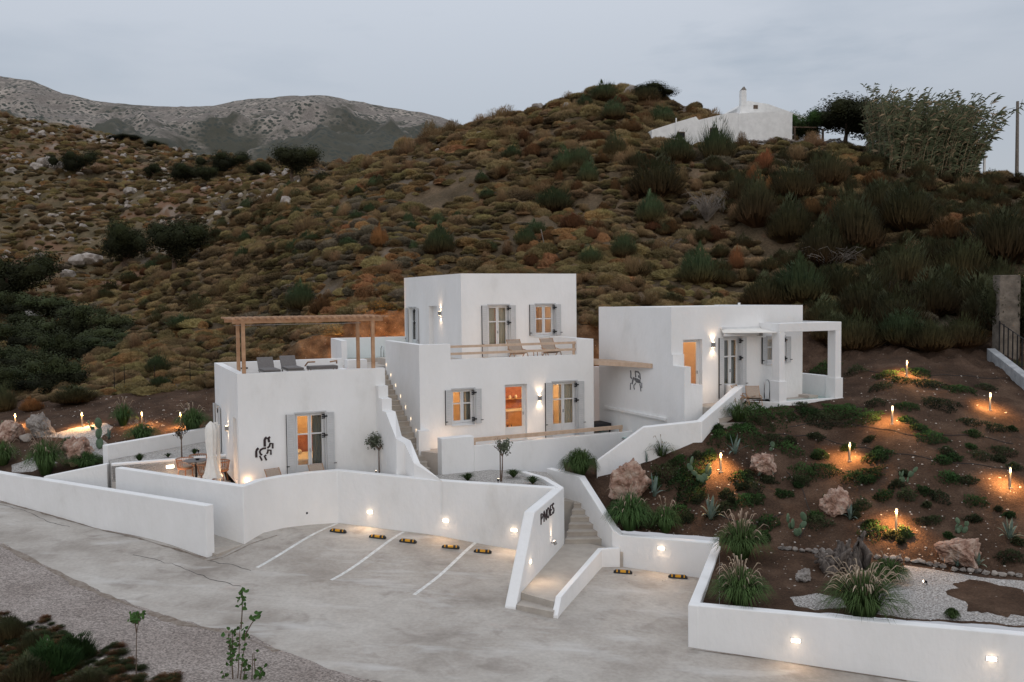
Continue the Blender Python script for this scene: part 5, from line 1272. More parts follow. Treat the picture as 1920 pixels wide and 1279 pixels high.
def brush_mesh(name, mname, seed, blades=700, r=.55, h=1.0, width=.012, droop=.0, base=.12):
    """stiff fine-stemmed shrub: blades rising from the base to a rounded crown"""
    rg = random.Random(seed); V2, F2 = [], []
    for i in range(blades):
        a = rg.uniform(0, 6.283); q = rg.random()**.55; z = rg.uniform(.25, 1.0)
        lump = 1+.42*noise.noise(Vector((math.cos(a)*1.5, math.sin(a)*1.5, z*1.5+seed)))+.2*noise.noise(Vector((math.cos(a)*4, math.sin(a)*4, z*4+seed)))
        ez = math.sqrt(max(0.05, 1-q*q)); tip = Vector((math.cos(a)*r*q*lump*(1.05), math.sin(a)*r*q*lump*(1.05), h*(.22+.78*ez)*rg.uniform(.72, 1.05)*lump))
        p0 = Vector((math.cos(a)*base*q, math.sin(a)*base*q, 0)); mid = p0.lerp(tip, .5)+Vector((math.cos(a), math.sin(a), 0))*r*.22*q
        s = Vector((-math.sin(a+rg.uniform(-1.2, 1.2)), math.cos(a+rg.uniform(-1.2, 1.2)), 0))*width
        k = len(V2); V2 += [p0-s*.6, p0+s*.6, mid+s, mid-s, tip+Vector((rg.uniform(-.03, .03), rg.uniform(-.03, .03), -droop))]
        F2 += [(k, k+1, k+2, k+3), (k+3, k+2, k+4)]
    # short side twigs that thicken the crown
    for i in range(blades):
        a = rg.uniform(0, 6.283); z = rg.uniform(.15, 1); rr = math.sqrt(max(0, 1-(z)**2))*rg.uniform(.75, 1)
        lump = 1+.42*noise.noise(Vector((math.cos(a)*1.5, math.sin(a)*1.5, z*1.5+seed)))+.2*noise.noise(Vector((math.cos(a)*4, math.sin(a)*4, z*4+seed)))
        p = Vector((math.cos(a)*r*rr*lump, math.sin(a)*r*rr*lump, h*(.12+.85*z)*lump)); up = Vector((math.cos(a)*.5+rg.uniform(-.3, .3), math.sin(a)*.5+rg.uniform(-.3, .3), 1)).normalized(); s = Vector((-math.sin(a), math.cos(a), 0))*width
        L = h*rg.uniform(.08, .16); k = len(V2); V2 += [p-s-up*L*.4, p+s-up*L*.4, p+up*L]; F2.append((k, k+1, k+2))
    return mesh_from(name, V2, F2, [mname])
def leafcloud(name, mname, seed, n_=2500, lobes=9, r=1.0, flat=.75, leaf=.07, hollow=.6):
    rg = random.Random(seed); L = [(Vector((rg.gauss(0, .42), rg.gauss(0, .42), rg.gauss(0, .25))), rg.uniform(.38, .62)) for _ in range(lobes)]
    V2, F2 = [], []
    for i in range(n_):
        c, lr = L[rg.randrange(lobes)]; d = Vector((rg.gauss(0, 1), rg.gauss(0, 1), rg.gauss(0, 1))).normalized()
        p = (c+d*lr*rg.uniform(hollow, 1.12)); p = Vector((p.x*r, p.y*r, p.z*r*flat))
        nrm = (d+Vector((rg.uniform(-.8, .8), rg.uniform(-.8, .8), rg.uniform(-.3, 1)))).normalized(); a = nrm.orthogonal().normalized(); a = (a*math.cos(i)+nrm.cross(a)*math.sin(i)); b2_ = nrm.cross(a)
        s = leaf*rg.uniform(.6, 1.3); k = len(V2); V2 += [p-a*s, p+b2_*s*.5, p+a*s, p-b2_*s*.5]; F2.append((k, k+1, k+2, k+3))
    V, Fc = ico(2)
    for c, lr in L:
        k = len(V2)
        for v in V:
            q = c+v*lr*.52*(1+.25*noise.noise(v*2.5+c*3)); V2.append(Vector((q.x*r, q.y*r, q.z*r*flat)))
        F2 += [tuple(k+i for i in f) for f in Fc] if hollow > .3 else []
    return mesh_from(name, V2, F2, [mname])
def rock_mesh(name, mname, seed, sub=3, facet=.35, amp=.35, flat=.8):
    rg = random.Random(seed); V, Fc = ico(sub); out = []
    cuts = [(Vector((rg.gauss(0, 1), rg.gauss(0, 1), rg.gauss(0, 1))).normalized(), rg.uniform(.55, .85)) for _ in range(9)]
    for v in V:
        p = v.copy()
        for c, dd in cuts:
            q = p.dot(c)
            if q > dd: p -= c*(q-dd)*.92
        p *= 1+amp*.5*noise.noise(v*1.6+Vector((seed*3.1, 0, 0)))+amp*.35*noise.noise(v*4.5+Vector((0, seed*1.7, 0)))+amp*.14*noise.noise(v*11)
        out.append(Vector((p.x, p.y, p.z*flat)))
    return mesh_from(name, out, Fc, [mname])

# ---- scatter by geometry nodes (only for cover nobody could count)
def scatter(name, pts, src_me, label):
    """pts: list of (Vector, rot_z, scale)"""
    src = bpy.data.objects.new(name+'_source', src_me)
    me = bpy.data.meshes.new(name); me.from_pydata([tuple(p[0]) for p in pts], [], [])
    ar = me.attributes.new('rot', 'FLOAT_VECTOR', 'POINT'); ar.data.foreach_set('vector', np.array([[p[3][0] if len(p) > 3 else 0, p[3][1] if len(p) > 3 else 0, p[1]] for p in pts], dtype=np.float32).ravel())
    asc = me.attributes.new('scl', 'FLOAT_VECTOR', 'POINT'); asc.data.foreach_set('vector', np.array([list(p[2]) if isinstance(p[2], (tuple, list)) else [p[2]]*3 for p in pts], dtype=np.float32).ravel())
    o = bpy.data.objects.new(name, me); col.objects.link(o); tag(o, label, None, None, 'stuff')
    ng = bpy.data.node_groups.new(name, 'GeometryNodeTree'); ng.interface.new_socket('Geometry', in_out='INPUT', socket_type='NodeSocketGeometry'); ng.interface.new_socket('Geometry', in_out='OUTPUT', socket_type='NodeSocketGeometry')
    N, Lk = ng.nodes, ng.links; gi = N.new('NodeGroupInput'); go = N.new('NodeGroupOutput'); iop = N.new('GeometryNodeInstanceOnPoints'); oi = N.new('GeometryNodeObjectInfo'); oi.inputs['Object'].default_value = src
    a1 = N.new('GeometryNodeInputNamedAttribute'); a1.data_type = 'FLOAT_VECTOR'; a1.inputs['Name'].default_value = 'rot'
    a2 = N.new('GeometryNodeInputNamedAttribute'); a2.data_type = 'FLOAT_VECTOR'; a2.inputs['Name'].default_value = 'scl'
    e2r = N.new('FunctionNodeEulerToRotation')
    Lk.new(gi.outputs[0], iop.inputs['Points']); Lk.new(oi.outputs['Geometry'], iop.inputs['Instance']); Lk.new(a1.outputs['Attribute'], e2r.inputs[0]); Lk.new(e2r.outputs[0], iop.inputs['Rotation']); Lk.new(a2.outputs['Attribute'], iop.inputs['Scale']); Lk.new(iop.outputs[0], go.inputs[0])
    md = o.modifiers.new('scatter', 'NODES'); md.node_group = ng
    return o

def sample_grid(g, r0, r1, fn):
    """random points on loft rows r0..r1; fn(p) -> (coverage, size)"""
    out = []; nx = g.shape[0]
    rg = random.Random(5)
    for i in range(nx-1):
        for j in range(r0, min(r1, g.shape[1]-1)):
            a, b_, c, d = (Vector(g[i, j]), Vector(g[i+1, j]), Vector(g[i+1, j+1]), Vector(g[i, j+1]))
            nr = (b_-a).cross(d-a); A = nr.length
            if A <= 0: continue
            nr.normalize(); view = (Vector((0, 0, ZC))-a).normalized()
            if nr.z < 0: nr = -nr
            if nr.dot(view) < -.02: continue
            cov, s = fn(a, j)
            cnt = cov*A/(s*s*.55)
            k = int(cnt)+(1 if rg.random() < cnt-int(cnt) else 0)
            for _ in range(k):
                u, v = rg.random(), rg.random(); p = a.lerp(b_, u).lerp(d.lerp(c, u), v)
                out.append((p, rg.uniform(0, 6.283), s, nr))
    return out
def proj(p):
    q = p-Vector((0, 0, ZC)); z = q.dot(_f); return 960+F*q.dot(_r)/z, 639.5-F*q.dot(_u)/z
cum = [0]
for s_ in SUB: cum.append(cum[-1]+s_)
def cover(a, j):
    d = a.y; s = min(2.0, max(.55, d*.0125)); x, y = proj(a)
    cov = .95 if d < 112 else .50
    if 770 < x < 930 and 315 < y < 400 and d > 60:
        # bare scree patch
        t = abs((y-400)-(x-770)*-.5); cov = .12 if t < 26 else cov
    if d > 97 and x < 560: cov = .22+.6*max(0, noise.noise(Vector((a.x*.045, a.y*.045, 1)))); s *= .66
    elif d < 97: cov *= .80+.9*noise.noise(Vector((a.x*.11, a.y*.11, 5)))
    if x > 1560 and y > 590: cov *= .35
    return max(0, cov), s*(.75+.5*rnd.random())
allp = []
for g in (G1, G1b, G2): allp += sample_grid(g, cum[6], cum[14], cover)
rg = random.Random(3); groups = {'f': [], 'a': [], 'b': [], 'c': [], 'd': [], 'e': []}
for p, rz_, s, nr in allp:
    v = noise.noise(Vector((p.x*.06, p.y*.06, 2)))+rg.uniform(-.45, .45)
    X_, Y_ = proj(p)
    if X_ > 1180 and Y_ > 300 and rg.random() < min(.62, (X_-1180)/420*.62)*(.25 if Y_ > 600 else 1):
        if rg.random() < .38: k = rg.uniform(1.5, 2.9); groups['e'].append((p-Vector((0, 0, .08*s)), rz_, (s*k*.8, s*k*.8, s*k*.62)))
        continue
    key = 'c' if v > .55 else ('b' if v > .08 else ('d' if v < -.62 else 'a'))
    if rg.random() < (.16 if Y_ < 330 or X_ > 1000 else .07): key = 'f'
    k = rg.choice((.55, .75, .95, 1.2, 1.6))*rg.uniform(.85, 1.15)
    groups[key].append((p-Vector((0, 0, .05*s)), rz_, (s*k*rg.uniform(.8, 1.7), s*k*rg.uniform(.7, 1.1), s*k*rg.uniform(.6, 1.2))))
print('cushions', {k: len(v) for k, v in groups.items()})
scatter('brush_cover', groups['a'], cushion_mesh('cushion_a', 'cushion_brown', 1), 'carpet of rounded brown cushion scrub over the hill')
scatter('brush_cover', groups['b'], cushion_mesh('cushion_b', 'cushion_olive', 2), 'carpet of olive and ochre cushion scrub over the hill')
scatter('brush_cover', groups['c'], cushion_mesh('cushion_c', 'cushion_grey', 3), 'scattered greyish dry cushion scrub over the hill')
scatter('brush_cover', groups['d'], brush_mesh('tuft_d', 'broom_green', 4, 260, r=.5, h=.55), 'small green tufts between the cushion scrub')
scatter('dark_undergrowth', groups['e'], brush_mesh('undergrowth', 'broom_dark', 6, 700, r=.5, h=.8), 'dark brushy undergrowth filling the right side of the hill')  # shrubs kept dense and dark, partly standing in for shade on this side
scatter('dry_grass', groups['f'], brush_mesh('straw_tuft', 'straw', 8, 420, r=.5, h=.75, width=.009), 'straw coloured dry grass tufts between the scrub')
# ---- words that place a thing
LM = [(864, 505, 'tower roof'), (1150, 575, 'right house roof, left end'), (1440, 570, 'right house roof, right end'), (580, 600, 'roof pergola'), (1350, 250, 'hilltop house'), (1140, 165, 'hill summit'), (1590, 215, 'dark hilltop tree'),
      (1740, 300, 'reed clump'), (1890, 590, 'stone gate pillar'), (420, 690, 'left house roof corner'), (60, 500, 'round tree at the left edge'), (280, 460, 'pair of dark valley trees'), (550, 290, 'lone umbrella shaped tree'), (840, 350, 'grey scree patch'), (143, 302, 'round dark bush on the far slope'),
      (400, 320, 'row of dark bushes on the far slope'), (230, 790, 'left garden grasses'), (1185, 890, 'big pink boulder'), (1435, 860, 'brown topped boulder'), (1567, 935, 'upright pale boulder'), (1800, 1025, 'flat pink boulder'), (1585, 1040, 'weathered stump'), (1460, 735, 'porch of the right house'),
      (1680, 970, 'lowest bollard light'), (1592, 845, 'bollard in mid slope'), (1672, 778, 'bollard in the upper slope'), (1856, 752, 'bollard near the right edge'), (1893, 895, 'bollard at the right edge'), (1350, 865, 'bollard left of the boulder'), (1700, 690, 'topmost bollard'), (960, 230, 'skyline notch beside the mountain'), (700, 380, 'middle of the hill'), (1000, 440, 'middle of the hill above the tower'), (1600, 480, 'dark thicket on the right'), (1320, 380, 'tangle of dead twigs')]
_used = {}
def where(px, py):
    k = min(LM, key=lambda t: math.hypot(px-t[0], (py-t[1])*1.2)); dx, dy = px-k[0], py-k[1]; r_ = math.hypot(dx, dy)
    if r_ < 12: return 'at the '+k[2]
    dist = 'just ' if r_ < 45 else ('' if r_ < 95 else 'well ')
    v = 'above' if dy < -.4*abs(dx) else ('below' if dy > .4*abs(dx) else '')
    h_ = 'left' if dx < -.4*abs(dy) else ('right' if dx > .4*abs(dy) else '')
    if v and h_: return dist+v+' and '+h_+' of the '+k[2]
    if v: return dist+v+' the '+k[2]
    return dist+h_+' of the '+k[2]
def lab(desc, px, py):
    s = desc+' '+where(px, py)
    if s in _used:
        two = sorted(LM, key=lambda t: math.hypot(px-t[0], (py-t[1])*1.2))[:2]; s = desc+' between the '+two[0][2]+' and the '+two[1][2]
        if s in _used: s = desc+' '+('slightly higher' if py < _used[s][1] else 'slightly lower')+' '+where(px, py)
    _used.setdefault(s, (px, py))
    w = s.split(); return ' '.join(w[:16])
def size_at(p, px): return px*(p-Vector((0, 0, ZC))).dot(_f)/F

# ---- hill shrubs as things
broom_v = {'g': [brush_mesh('broom', 'broom_green', 20+i, 900) for i in range(3)], 'd': [brush_mesh('dark_broom', 'broom_dark', 30+i, 900, h=.9) for i in range(3)], 'o': [brush_mesh('dry_bush', 'dry_orange', 40+i, 900, r=.5, h=.85) for i in range(2)], 'b': [brush_mesh('dry_bush', 'dry_brown', 44+i, 900, r=.5, h=.7) for i in range(2)]}
desc_ = {'g': 'green tufted broom shrub', 'd': 'dark green bushy shrub', 'o': 'dry orange shrub', 'b': 'dry brown shrub'}
BR = [(565, 582, 62, 48, 'g'), (602, 588, 50, 44, 'b'), (296, 700, 42, 34, 'g'), (345, 618, 60, 26, 'g'), (712, 462, 38, 40, 'o'), (822, 478, 66, 52, 'g'), (1037, 398, 72, 44, 'g'), (1104, 345, 42, 40, 'g'), (1062, 325, 60, 42, 'g'), (1088, 318, 50, 40, 'g'),
      (1270, 306, 64, 50, 'g'), (1345, 304, 66, 68, 'g'), (1436, 322, 42, 46, 'o'), (1412, 345, 32, 36, 'o'), (1440, 362, 22, 30, 'o'), (1218, 420, 60, 52, 'g'), (1310, 532, 72, 62, 'g'), (1380, 505, 34, 42, 'o'), (1170, 483, 50, 42, 'g'), (1200, 325, 62, 44, 'd'), (1228, 372, 110, 78, 'd'),
      (1130, 192, 52, 34, 'g'), (1165, 200, 40, 30, 'b'), (1210, 196, 60, 34, 'd'), (1490, 372, 90, 66, 'd'), (1548, 352, 90, 70, 'd'), (1480, 450, 90, 80, 'd'), (1420, 420, 80, 90, 'd'), (1390, 380, 60, 60, 'd'), (1600, 470, 120, 110, 'd'), (1540, 500, 100, 90, 'd'), (1700, 430, 110, 90, 'd'), (1650, 400, 80, 70, 'd'),
      (1880, 490, 130, 110, 'd'), (1690, 540, 110, 90, 'd'), (1800, 530, 120, 90, 'd'), (1745, 590, 110, 80, 'd'), (1500, 570, 110, 76, 'g'), (1430, 575, 90, 60, 'd'), (1625, 600, 110, 80, 'd'), (1690, 645, 90, 60, 'g'), (1850, 620, 110, 90, 'd'), (1800, 650, 90, 60, 'd'), (1560, 640, 80, 60, 'd'), (1780, 452, 84, 56, 'b'), (1565, 420, 60, 60, 'b'),
      (1520, 405, 46, 46, 'b'), (1640, 350, 56, 40, 'b'), (1740, 500, 80, 60, 'd'), (1570, 560, 90, 70, 'd'), (1870, 560, 90, 70, 'd'), (1340, 455, 60, 40, 'b'), (1260, 440, 50, 36, 'b'), (1075, 430, 64, 40, 'b'), (1120, 440, 46, 34, 'b'), (1155, 300, 54, 50, 'd'), (1000, 295, 46, 34, 'b'), (1110, 270, 56, 34, 'b'), (1180, 250, 60, 34, 'b'), (1245, 235, 52, 34, 'g'), (1060, 262, 44, 28, 'b'), (960, 300, 40, 26, 'g'),
      (1300, 222, 46, 26, 'b'), (1150, 225, 50, 34, 'g'), (1095, 205, 36, 24, 'g'), (1010, 235, 36, 22, 'b'), (140, 755, 80, 34, 'd'), (10, 770, 40, 50, 'd'), (95, 690, 60, 50, 'g'), (60, 770, 44, 26, 'o'), (300, 728, 40, 22, 'g'), (20, 740, 60, 24, 'o')]
R5 = random.Random(21)
BR += [(1600, 655, 100, 70, 'd'), (1680, 620, 110, 80, 'd'), (1745, 655, 90, 60, 'd'), (1835, 600, 120, 90, 'd'), (1545, 618, 90, 60, 'd'), (1905, 610, 100, 90, 'd'), (1640, 570, 100, 80, 'd'), (1770, 570, 100, 80, 'd')]
for k in range(26):
    t = k/25; px = 610-430*t+R5.uniform(-10, 10); py = 338+235*t**1.15+R5.uniform(-6, 8); BR.append((px, py, R5.uniform(20, 44), R5.uniform(14, 24), R5.choice('gddb')))
for k in range(44):
    px = R5.uniform(440, 930); py = R5.uniform(max(330, 640-.42*px+0), 490-.05*px+30)
    if 760 < px < 900 and 320 < py < 400: continue
    BR.append((px, py, R5.uniform(20, 38), R5.uniform(15, 24), R5.choice('gggd')))
for k in range(26):
    px = R5.uniform(940, 1230); py = R5.uniform(240, 500); BR.append((px, py, R5.uniform(22, 46), R5.uniform(18, 34), R5.choice('gbbbb')))
for k in range(16):
    px = R5.uniform(80, 560); py = R5.uniform(500, 680); BR.append((px, py, R5.uniform(18, 34), R5.uniform(12, 20), R5.choice('gbd')))
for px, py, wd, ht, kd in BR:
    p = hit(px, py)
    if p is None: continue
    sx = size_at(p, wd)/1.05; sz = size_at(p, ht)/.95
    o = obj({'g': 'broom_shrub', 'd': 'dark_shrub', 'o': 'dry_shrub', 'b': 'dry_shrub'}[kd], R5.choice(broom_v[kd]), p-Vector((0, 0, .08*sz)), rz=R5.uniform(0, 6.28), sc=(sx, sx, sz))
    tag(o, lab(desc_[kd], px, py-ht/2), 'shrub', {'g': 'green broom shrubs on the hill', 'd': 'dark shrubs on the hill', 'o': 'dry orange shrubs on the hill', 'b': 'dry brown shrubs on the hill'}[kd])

# ---- trees
_cr = {}
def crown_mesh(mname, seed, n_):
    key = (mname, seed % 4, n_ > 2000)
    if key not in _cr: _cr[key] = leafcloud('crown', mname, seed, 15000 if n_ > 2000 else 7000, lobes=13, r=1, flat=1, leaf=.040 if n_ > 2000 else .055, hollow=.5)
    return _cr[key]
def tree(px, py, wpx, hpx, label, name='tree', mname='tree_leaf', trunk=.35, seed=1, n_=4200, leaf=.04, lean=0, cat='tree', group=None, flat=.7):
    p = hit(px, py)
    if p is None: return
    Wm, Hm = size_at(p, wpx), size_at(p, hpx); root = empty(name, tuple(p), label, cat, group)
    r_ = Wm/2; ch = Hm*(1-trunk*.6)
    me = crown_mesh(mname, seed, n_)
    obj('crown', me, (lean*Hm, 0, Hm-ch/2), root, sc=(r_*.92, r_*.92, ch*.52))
    rg = random.Random(seed); mb = MB()
    t0 = p-Vector((0, 0, .3)); t1 = p+Vector((lean*Hm*.5, 0, Hm*trunk+.2))
    mb.tube([t0, t0.lerp(t1, .5)+Vector((.06*Hm*rg.uniform(-1, 1), 0, 0)), t1], [Hm*.05, Hm*.04, Hm*.032], 7)
    for k in range(6):
        a = rg.uniform(0, 6.28); mb.tube([t1-Vector((0, 0, Hm*.05)), t1+Vector((math.cos(a)*r_*.3, math.sin(a)*r_*.3, Hm*.15)), t1+Vector((math.cos(a)*r_*.6, math.sin(a)*r_*.6, Hm*.33))], [Hm*.025, Hm*.018, Hm*.008], 5)
    mb.build('trunk', M['bark'], root)
    return root
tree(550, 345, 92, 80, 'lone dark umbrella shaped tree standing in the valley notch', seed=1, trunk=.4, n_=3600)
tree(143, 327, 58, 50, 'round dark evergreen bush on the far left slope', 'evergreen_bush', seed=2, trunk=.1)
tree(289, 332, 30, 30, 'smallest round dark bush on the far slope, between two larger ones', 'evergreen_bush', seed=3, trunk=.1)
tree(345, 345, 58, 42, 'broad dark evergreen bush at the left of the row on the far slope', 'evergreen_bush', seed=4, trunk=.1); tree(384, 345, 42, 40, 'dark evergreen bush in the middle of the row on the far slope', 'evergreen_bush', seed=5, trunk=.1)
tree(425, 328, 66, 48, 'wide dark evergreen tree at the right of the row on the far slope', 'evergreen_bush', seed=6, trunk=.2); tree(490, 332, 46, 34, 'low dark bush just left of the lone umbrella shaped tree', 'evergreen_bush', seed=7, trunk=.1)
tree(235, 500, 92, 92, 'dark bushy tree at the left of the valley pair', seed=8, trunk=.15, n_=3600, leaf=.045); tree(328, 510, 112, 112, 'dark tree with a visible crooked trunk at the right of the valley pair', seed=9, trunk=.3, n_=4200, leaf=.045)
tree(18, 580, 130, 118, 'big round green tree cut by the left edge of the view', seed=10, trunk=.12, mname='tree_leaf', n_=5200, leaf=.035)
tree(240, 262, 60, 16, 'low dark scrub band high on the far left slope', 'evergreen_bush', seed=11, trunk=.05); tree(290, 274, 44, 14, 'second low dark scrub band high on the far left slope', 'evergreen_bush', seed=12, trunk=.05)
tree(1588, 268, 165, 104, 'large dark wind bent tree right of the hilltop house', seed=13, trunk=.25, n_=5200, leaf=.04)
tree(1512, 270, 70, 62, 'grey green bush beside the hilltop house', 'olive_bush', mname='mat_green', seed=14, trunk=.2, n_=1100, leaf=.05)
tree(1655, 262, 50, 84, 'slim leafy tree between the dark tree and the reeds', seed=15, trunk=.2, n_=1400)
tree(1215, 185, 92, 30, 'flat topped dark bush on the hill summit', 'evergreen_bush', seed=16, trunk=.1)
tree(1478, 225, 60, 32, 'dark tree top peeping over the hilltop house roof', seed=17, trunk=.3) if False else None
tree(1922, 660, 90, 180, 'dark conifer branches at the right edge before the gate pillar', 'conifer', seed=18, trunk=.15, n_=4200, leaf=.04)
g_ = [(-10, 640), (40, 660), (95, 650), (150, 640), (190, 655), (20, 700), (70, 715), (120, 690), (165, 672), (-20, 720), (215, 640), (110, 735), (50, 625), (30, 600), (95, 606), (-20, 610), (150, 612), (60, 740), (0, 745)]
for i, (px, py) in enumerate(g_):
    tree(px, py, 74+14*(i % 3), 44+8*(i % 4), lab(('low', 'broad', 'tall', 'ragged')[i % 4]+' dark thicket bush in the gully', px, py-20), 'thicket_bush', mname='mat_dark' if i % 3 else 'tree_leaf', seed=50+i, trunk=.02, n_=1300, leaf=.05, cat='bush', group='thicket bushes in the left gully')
# dead twiggy bushes
def twigs(px, py, wpx, hpx, label, seed=1, n_=70, mname='dead_wood'):
    p = hit(px, py); Wm, Hm = size_at(p, wpx), size_at(p, hpx); rg = random.Random(seed); mb = MB()
    for i in range(n_):
        a = rg.uniform(0, 6.28); q = p.copy()+Vector((rg.uniform(-.1, .1), rg.uniform(-.1, .1), 0)); d = Vector((math.cos(a)*Wm*.5, math.sin(a)*Wm*.5, Hm*rg.uniform(.5, 1)))*rg.uniform(.6, 1)
        pts_ = [q]; c = Vector((rg.uniform(-.2, .2)*Wm, rg.uniform(-.2, .2)*Wm, Hm*.25))
        for t in (.35, .7, 1): pts_.append(q+d*t+c*math.sin(t*3.1)+Vector((0, 0, -.25*Hm*t*t)))
        mb.tube(pts_, [.022, .016, .011, .005], 3, cap=False)
    return tag(mb.build('dead_bush', M[mname]), label, 'bush', 'dead twiggy bushes on the hill')
twigs(1325, 415, 90, 82, 'pale tangled dead bush below the hilltop house', 1, 90); twigs(1560, 505, 120, 60, 'dead grey branches sprawling in the dark thicket', 2, 70); twigs(1250, 470, 60, 30, 'small dead twiggy bush left of the thicket', 3, 40); twigs(600, 340, 50, 40, 'bare grey bush among rocks beside the lone tree', 4, 50)
twigs(1660, 560, 60, 50, 'pale dead bush deep in the dark thicket on the right', 5, 60); twigs(420, 395, 60, 34, 'bare twiggy bush on the valley edge above the pair of trees', 6, 50)

# ---- rocks
rk = {m_: [rock_mesh('rock', m_, i+s0, 2 if m_ == 'pale_rock' else 5, amp=.35 if m_ == 'pale_rock' else .55) for i in range(4)] for m_, s0 in (('pale_rock', 5), ('pink_rock', 15), ('grey_rock', 25))}
def rock(px, py, wpx, hpx, label, kind='pale_rock', name='rock', group=None, k=None, sink=.18, rz=None):
    p = hit(px, py)
    if p is None: return
    Wm, Hm = size_at(p, wpx)/1.75, size_at(p, hpx)/1.35
    o = obj(name, rk[kind][R5.randrange(4) if k is None else k], p+Vector((0, 0, Hm*(.62-sink))), rz=R5.uniform(0, 6.28) if rz is None else rz, sc=(Wm, Wm*.8, Hm)); return tag(o, label, 'rock', group)
for px, py, w_, h_ in ((148, 497, 34, 24), (172, 494, 36, 26), (128, 520, 30, 20), (1008, 200, 26, 20), (905, 258, 26, 16), (1062, 203, 16, 14), (1085, 196, 20, 14), (563, 352, 22, 18), (535, 388, 30, 24), (520, 370, 22, 20), (590, 345, 26, 18), (487, 380, 16, 14), (410, 405, 22, 12), (452, 398, 20, 12), (245, 365, 30, 16), (22, 330, 26, 22), (88, 312, 40, 24), (105, 318, 30, 22), (70, 320, 26, 20), (1230, 190, 24, 20), (1180, 178, 40, 20), (1205, 192, 26, 18), (640, 322, 16, 10), (820, 285, 12, 8), (795, 292, 12, 8)):
    rock(px, py, w_, h_, lab('pale limestone rock on the hill', px, py-h_/2), group='limestone rocks on the hills')
for cx, cy, rr, nn_ in ((500, 375, 60, 12), (420, 425, 50, 8), (30, 300, 60, 14), (300, 345, 90, 16), (120, 395, 90, 14), (420, 365, 60, 12), (340, 420, 70, 10), (60, 240, 90, 16), (180, 262, 60, 12), (330, 290, 60, 10), (60, 360, 70, 9), (250, 380, 60, 9), (120, 440, 80, 10), (180, 330, 80, 10), (440, 340, 70, 10), (230, 300, 50, 8), (520, 330, 40, 8), (60, 480, 50, 5)):
    for k in range(nn_):
        px, py = cx+R5.gauss(0, rr*.5), cy+R5.gauss(0, rr*.13); w_ = R5.uniform(6, 15)
        if px < 0: continue
        rock(px, py, w_, w_*R5.uniform(.5, .8), lab(('tiny' if w_ < 8.5 else 'small' if w_ < 12 else 'blocky')+' pale rock', px, py), group='small pale rocks on the far left slope')
# ---- garden boulders
rock(1186, 926, 76, 76, 'big pink boulder standing beside the white diagonal wall', 'pink_rock', 'boulder', k=0, rz=.4, sink=.3)
rock(1435, 882, 58, 42, 'rust topped pale boulder on the slope right of a bollard', 'pink_rock', 'boulder', k=1, sink=.28)
rock(1566, 957, 54, 54, 'upright pale pink boulder in the middle of the slope', 'pink_rock', 'boulder', k=2, rz=1.2, sink=.3)
rock(1800, 1050, 84, 56, 'flat broad pink boulder at the edge of the gravel bed', 'pink_rock', 'boulder', k=3, sink=.3)
rock(1506, 1089, 30, 26, 'small grey boulder left of the weathered stump', 'grey_rock', 'boulder')
rock(18, 826, 48, 40, 'pale pink boulder at the left edge of the garden', 'pink_rock', 'boulder'); rock(78, 815, 48, 48, 'dark porous grey boulder in the left garden', 'grey_rock', 'boulder', k=2)
rock(143, 868, 60, 52, 'rounded pink boulder behind the street wall', 'pink_rock', 'boulder'); rock(48, 828, 20, 20, 'pale stone between two boulders in the left garden', 'pale_rock', 'boulder')
p = hit(143, 822); 
# weathered stump
p = hit(1592, 1066); st = empty('stump', tuple(p), 'grey hollow weathered olive stump behind the fountain grass', 'stump'); mb = MB(); rg = random.Random(9)
for i in range(34):
    a = rg.uniform(0, 6.28); q = p+Vector((rg.uniform(-.75, .5), rg.uniform(-.3, .3), -.1)); h_ = rg.uniform(.5, 1.25)*(1-.75*abs(q.x-p.x-.15))
    mb.tube([q, q+Vector((rg.uniform(-.12, .12), rg.uniform(-.1, .1), h_*.5)), q+Vector((rg.uniform(-.25, .25), rg.uniform(-.2, .2), h_))], [rg.uniform(.12, .2), rg.uniform(.09, .15), .04], 7)
mb.build('trunk', M['stump_wood'], st, smooth=True); mb = MB()
for i in range(10):
    a = rg.uniform(2.4, 4.2); q = p+Vector((-.35, 0, .1)); mb.tube([q, q+Vector((math.cos(a)*.35, math.sin(a)*.3, .15)), q+Vector((math.cos(a)*.6, math.sin(a)*.5, rg.uniform(-.05, .3)))], [.11, .09, .04], 6)
mb.build('root', M['stump_wood'], st, smooth=True)
# border stones
bs = []
for px, py in [(1465, 1030), (1478, 1031), (1490, 1033), (1503, 1035), (1516, 1034), (1528, 1036), (1542, 1035), (1554, 1036), (1645, 1047), (1660, 1048), (1674, 1049), (1686, 1050), (1700, 1052), (1714, 1055), (1728, 1056), (1742, 1060), (1756, 1062), (1768, 1064), (1790, 1070), (1806, 1072), (1820, 1073), (1834, 1074), (1848, 1077), (1864, 1078), (1878, 1080), (1896, 1079), (1912, 1082)]:
    p = hit(px, py)
    if p: bs.append(tag(obj('border_stone', rk['pale_rock' if R5.random() < .5 else 'grey_rock'][R5.randrange(4)], p+Vector((0, 0, .05)), rz=R5.uniform(0, 6), sc=(.115*R5.uniform(.8, 1.35), .10, .085*R5.uniform(.8, 1.3))), lab('round border stone edging the gravel bed', px, py), 'stone', 'rounded stones edging the gravel bed'))
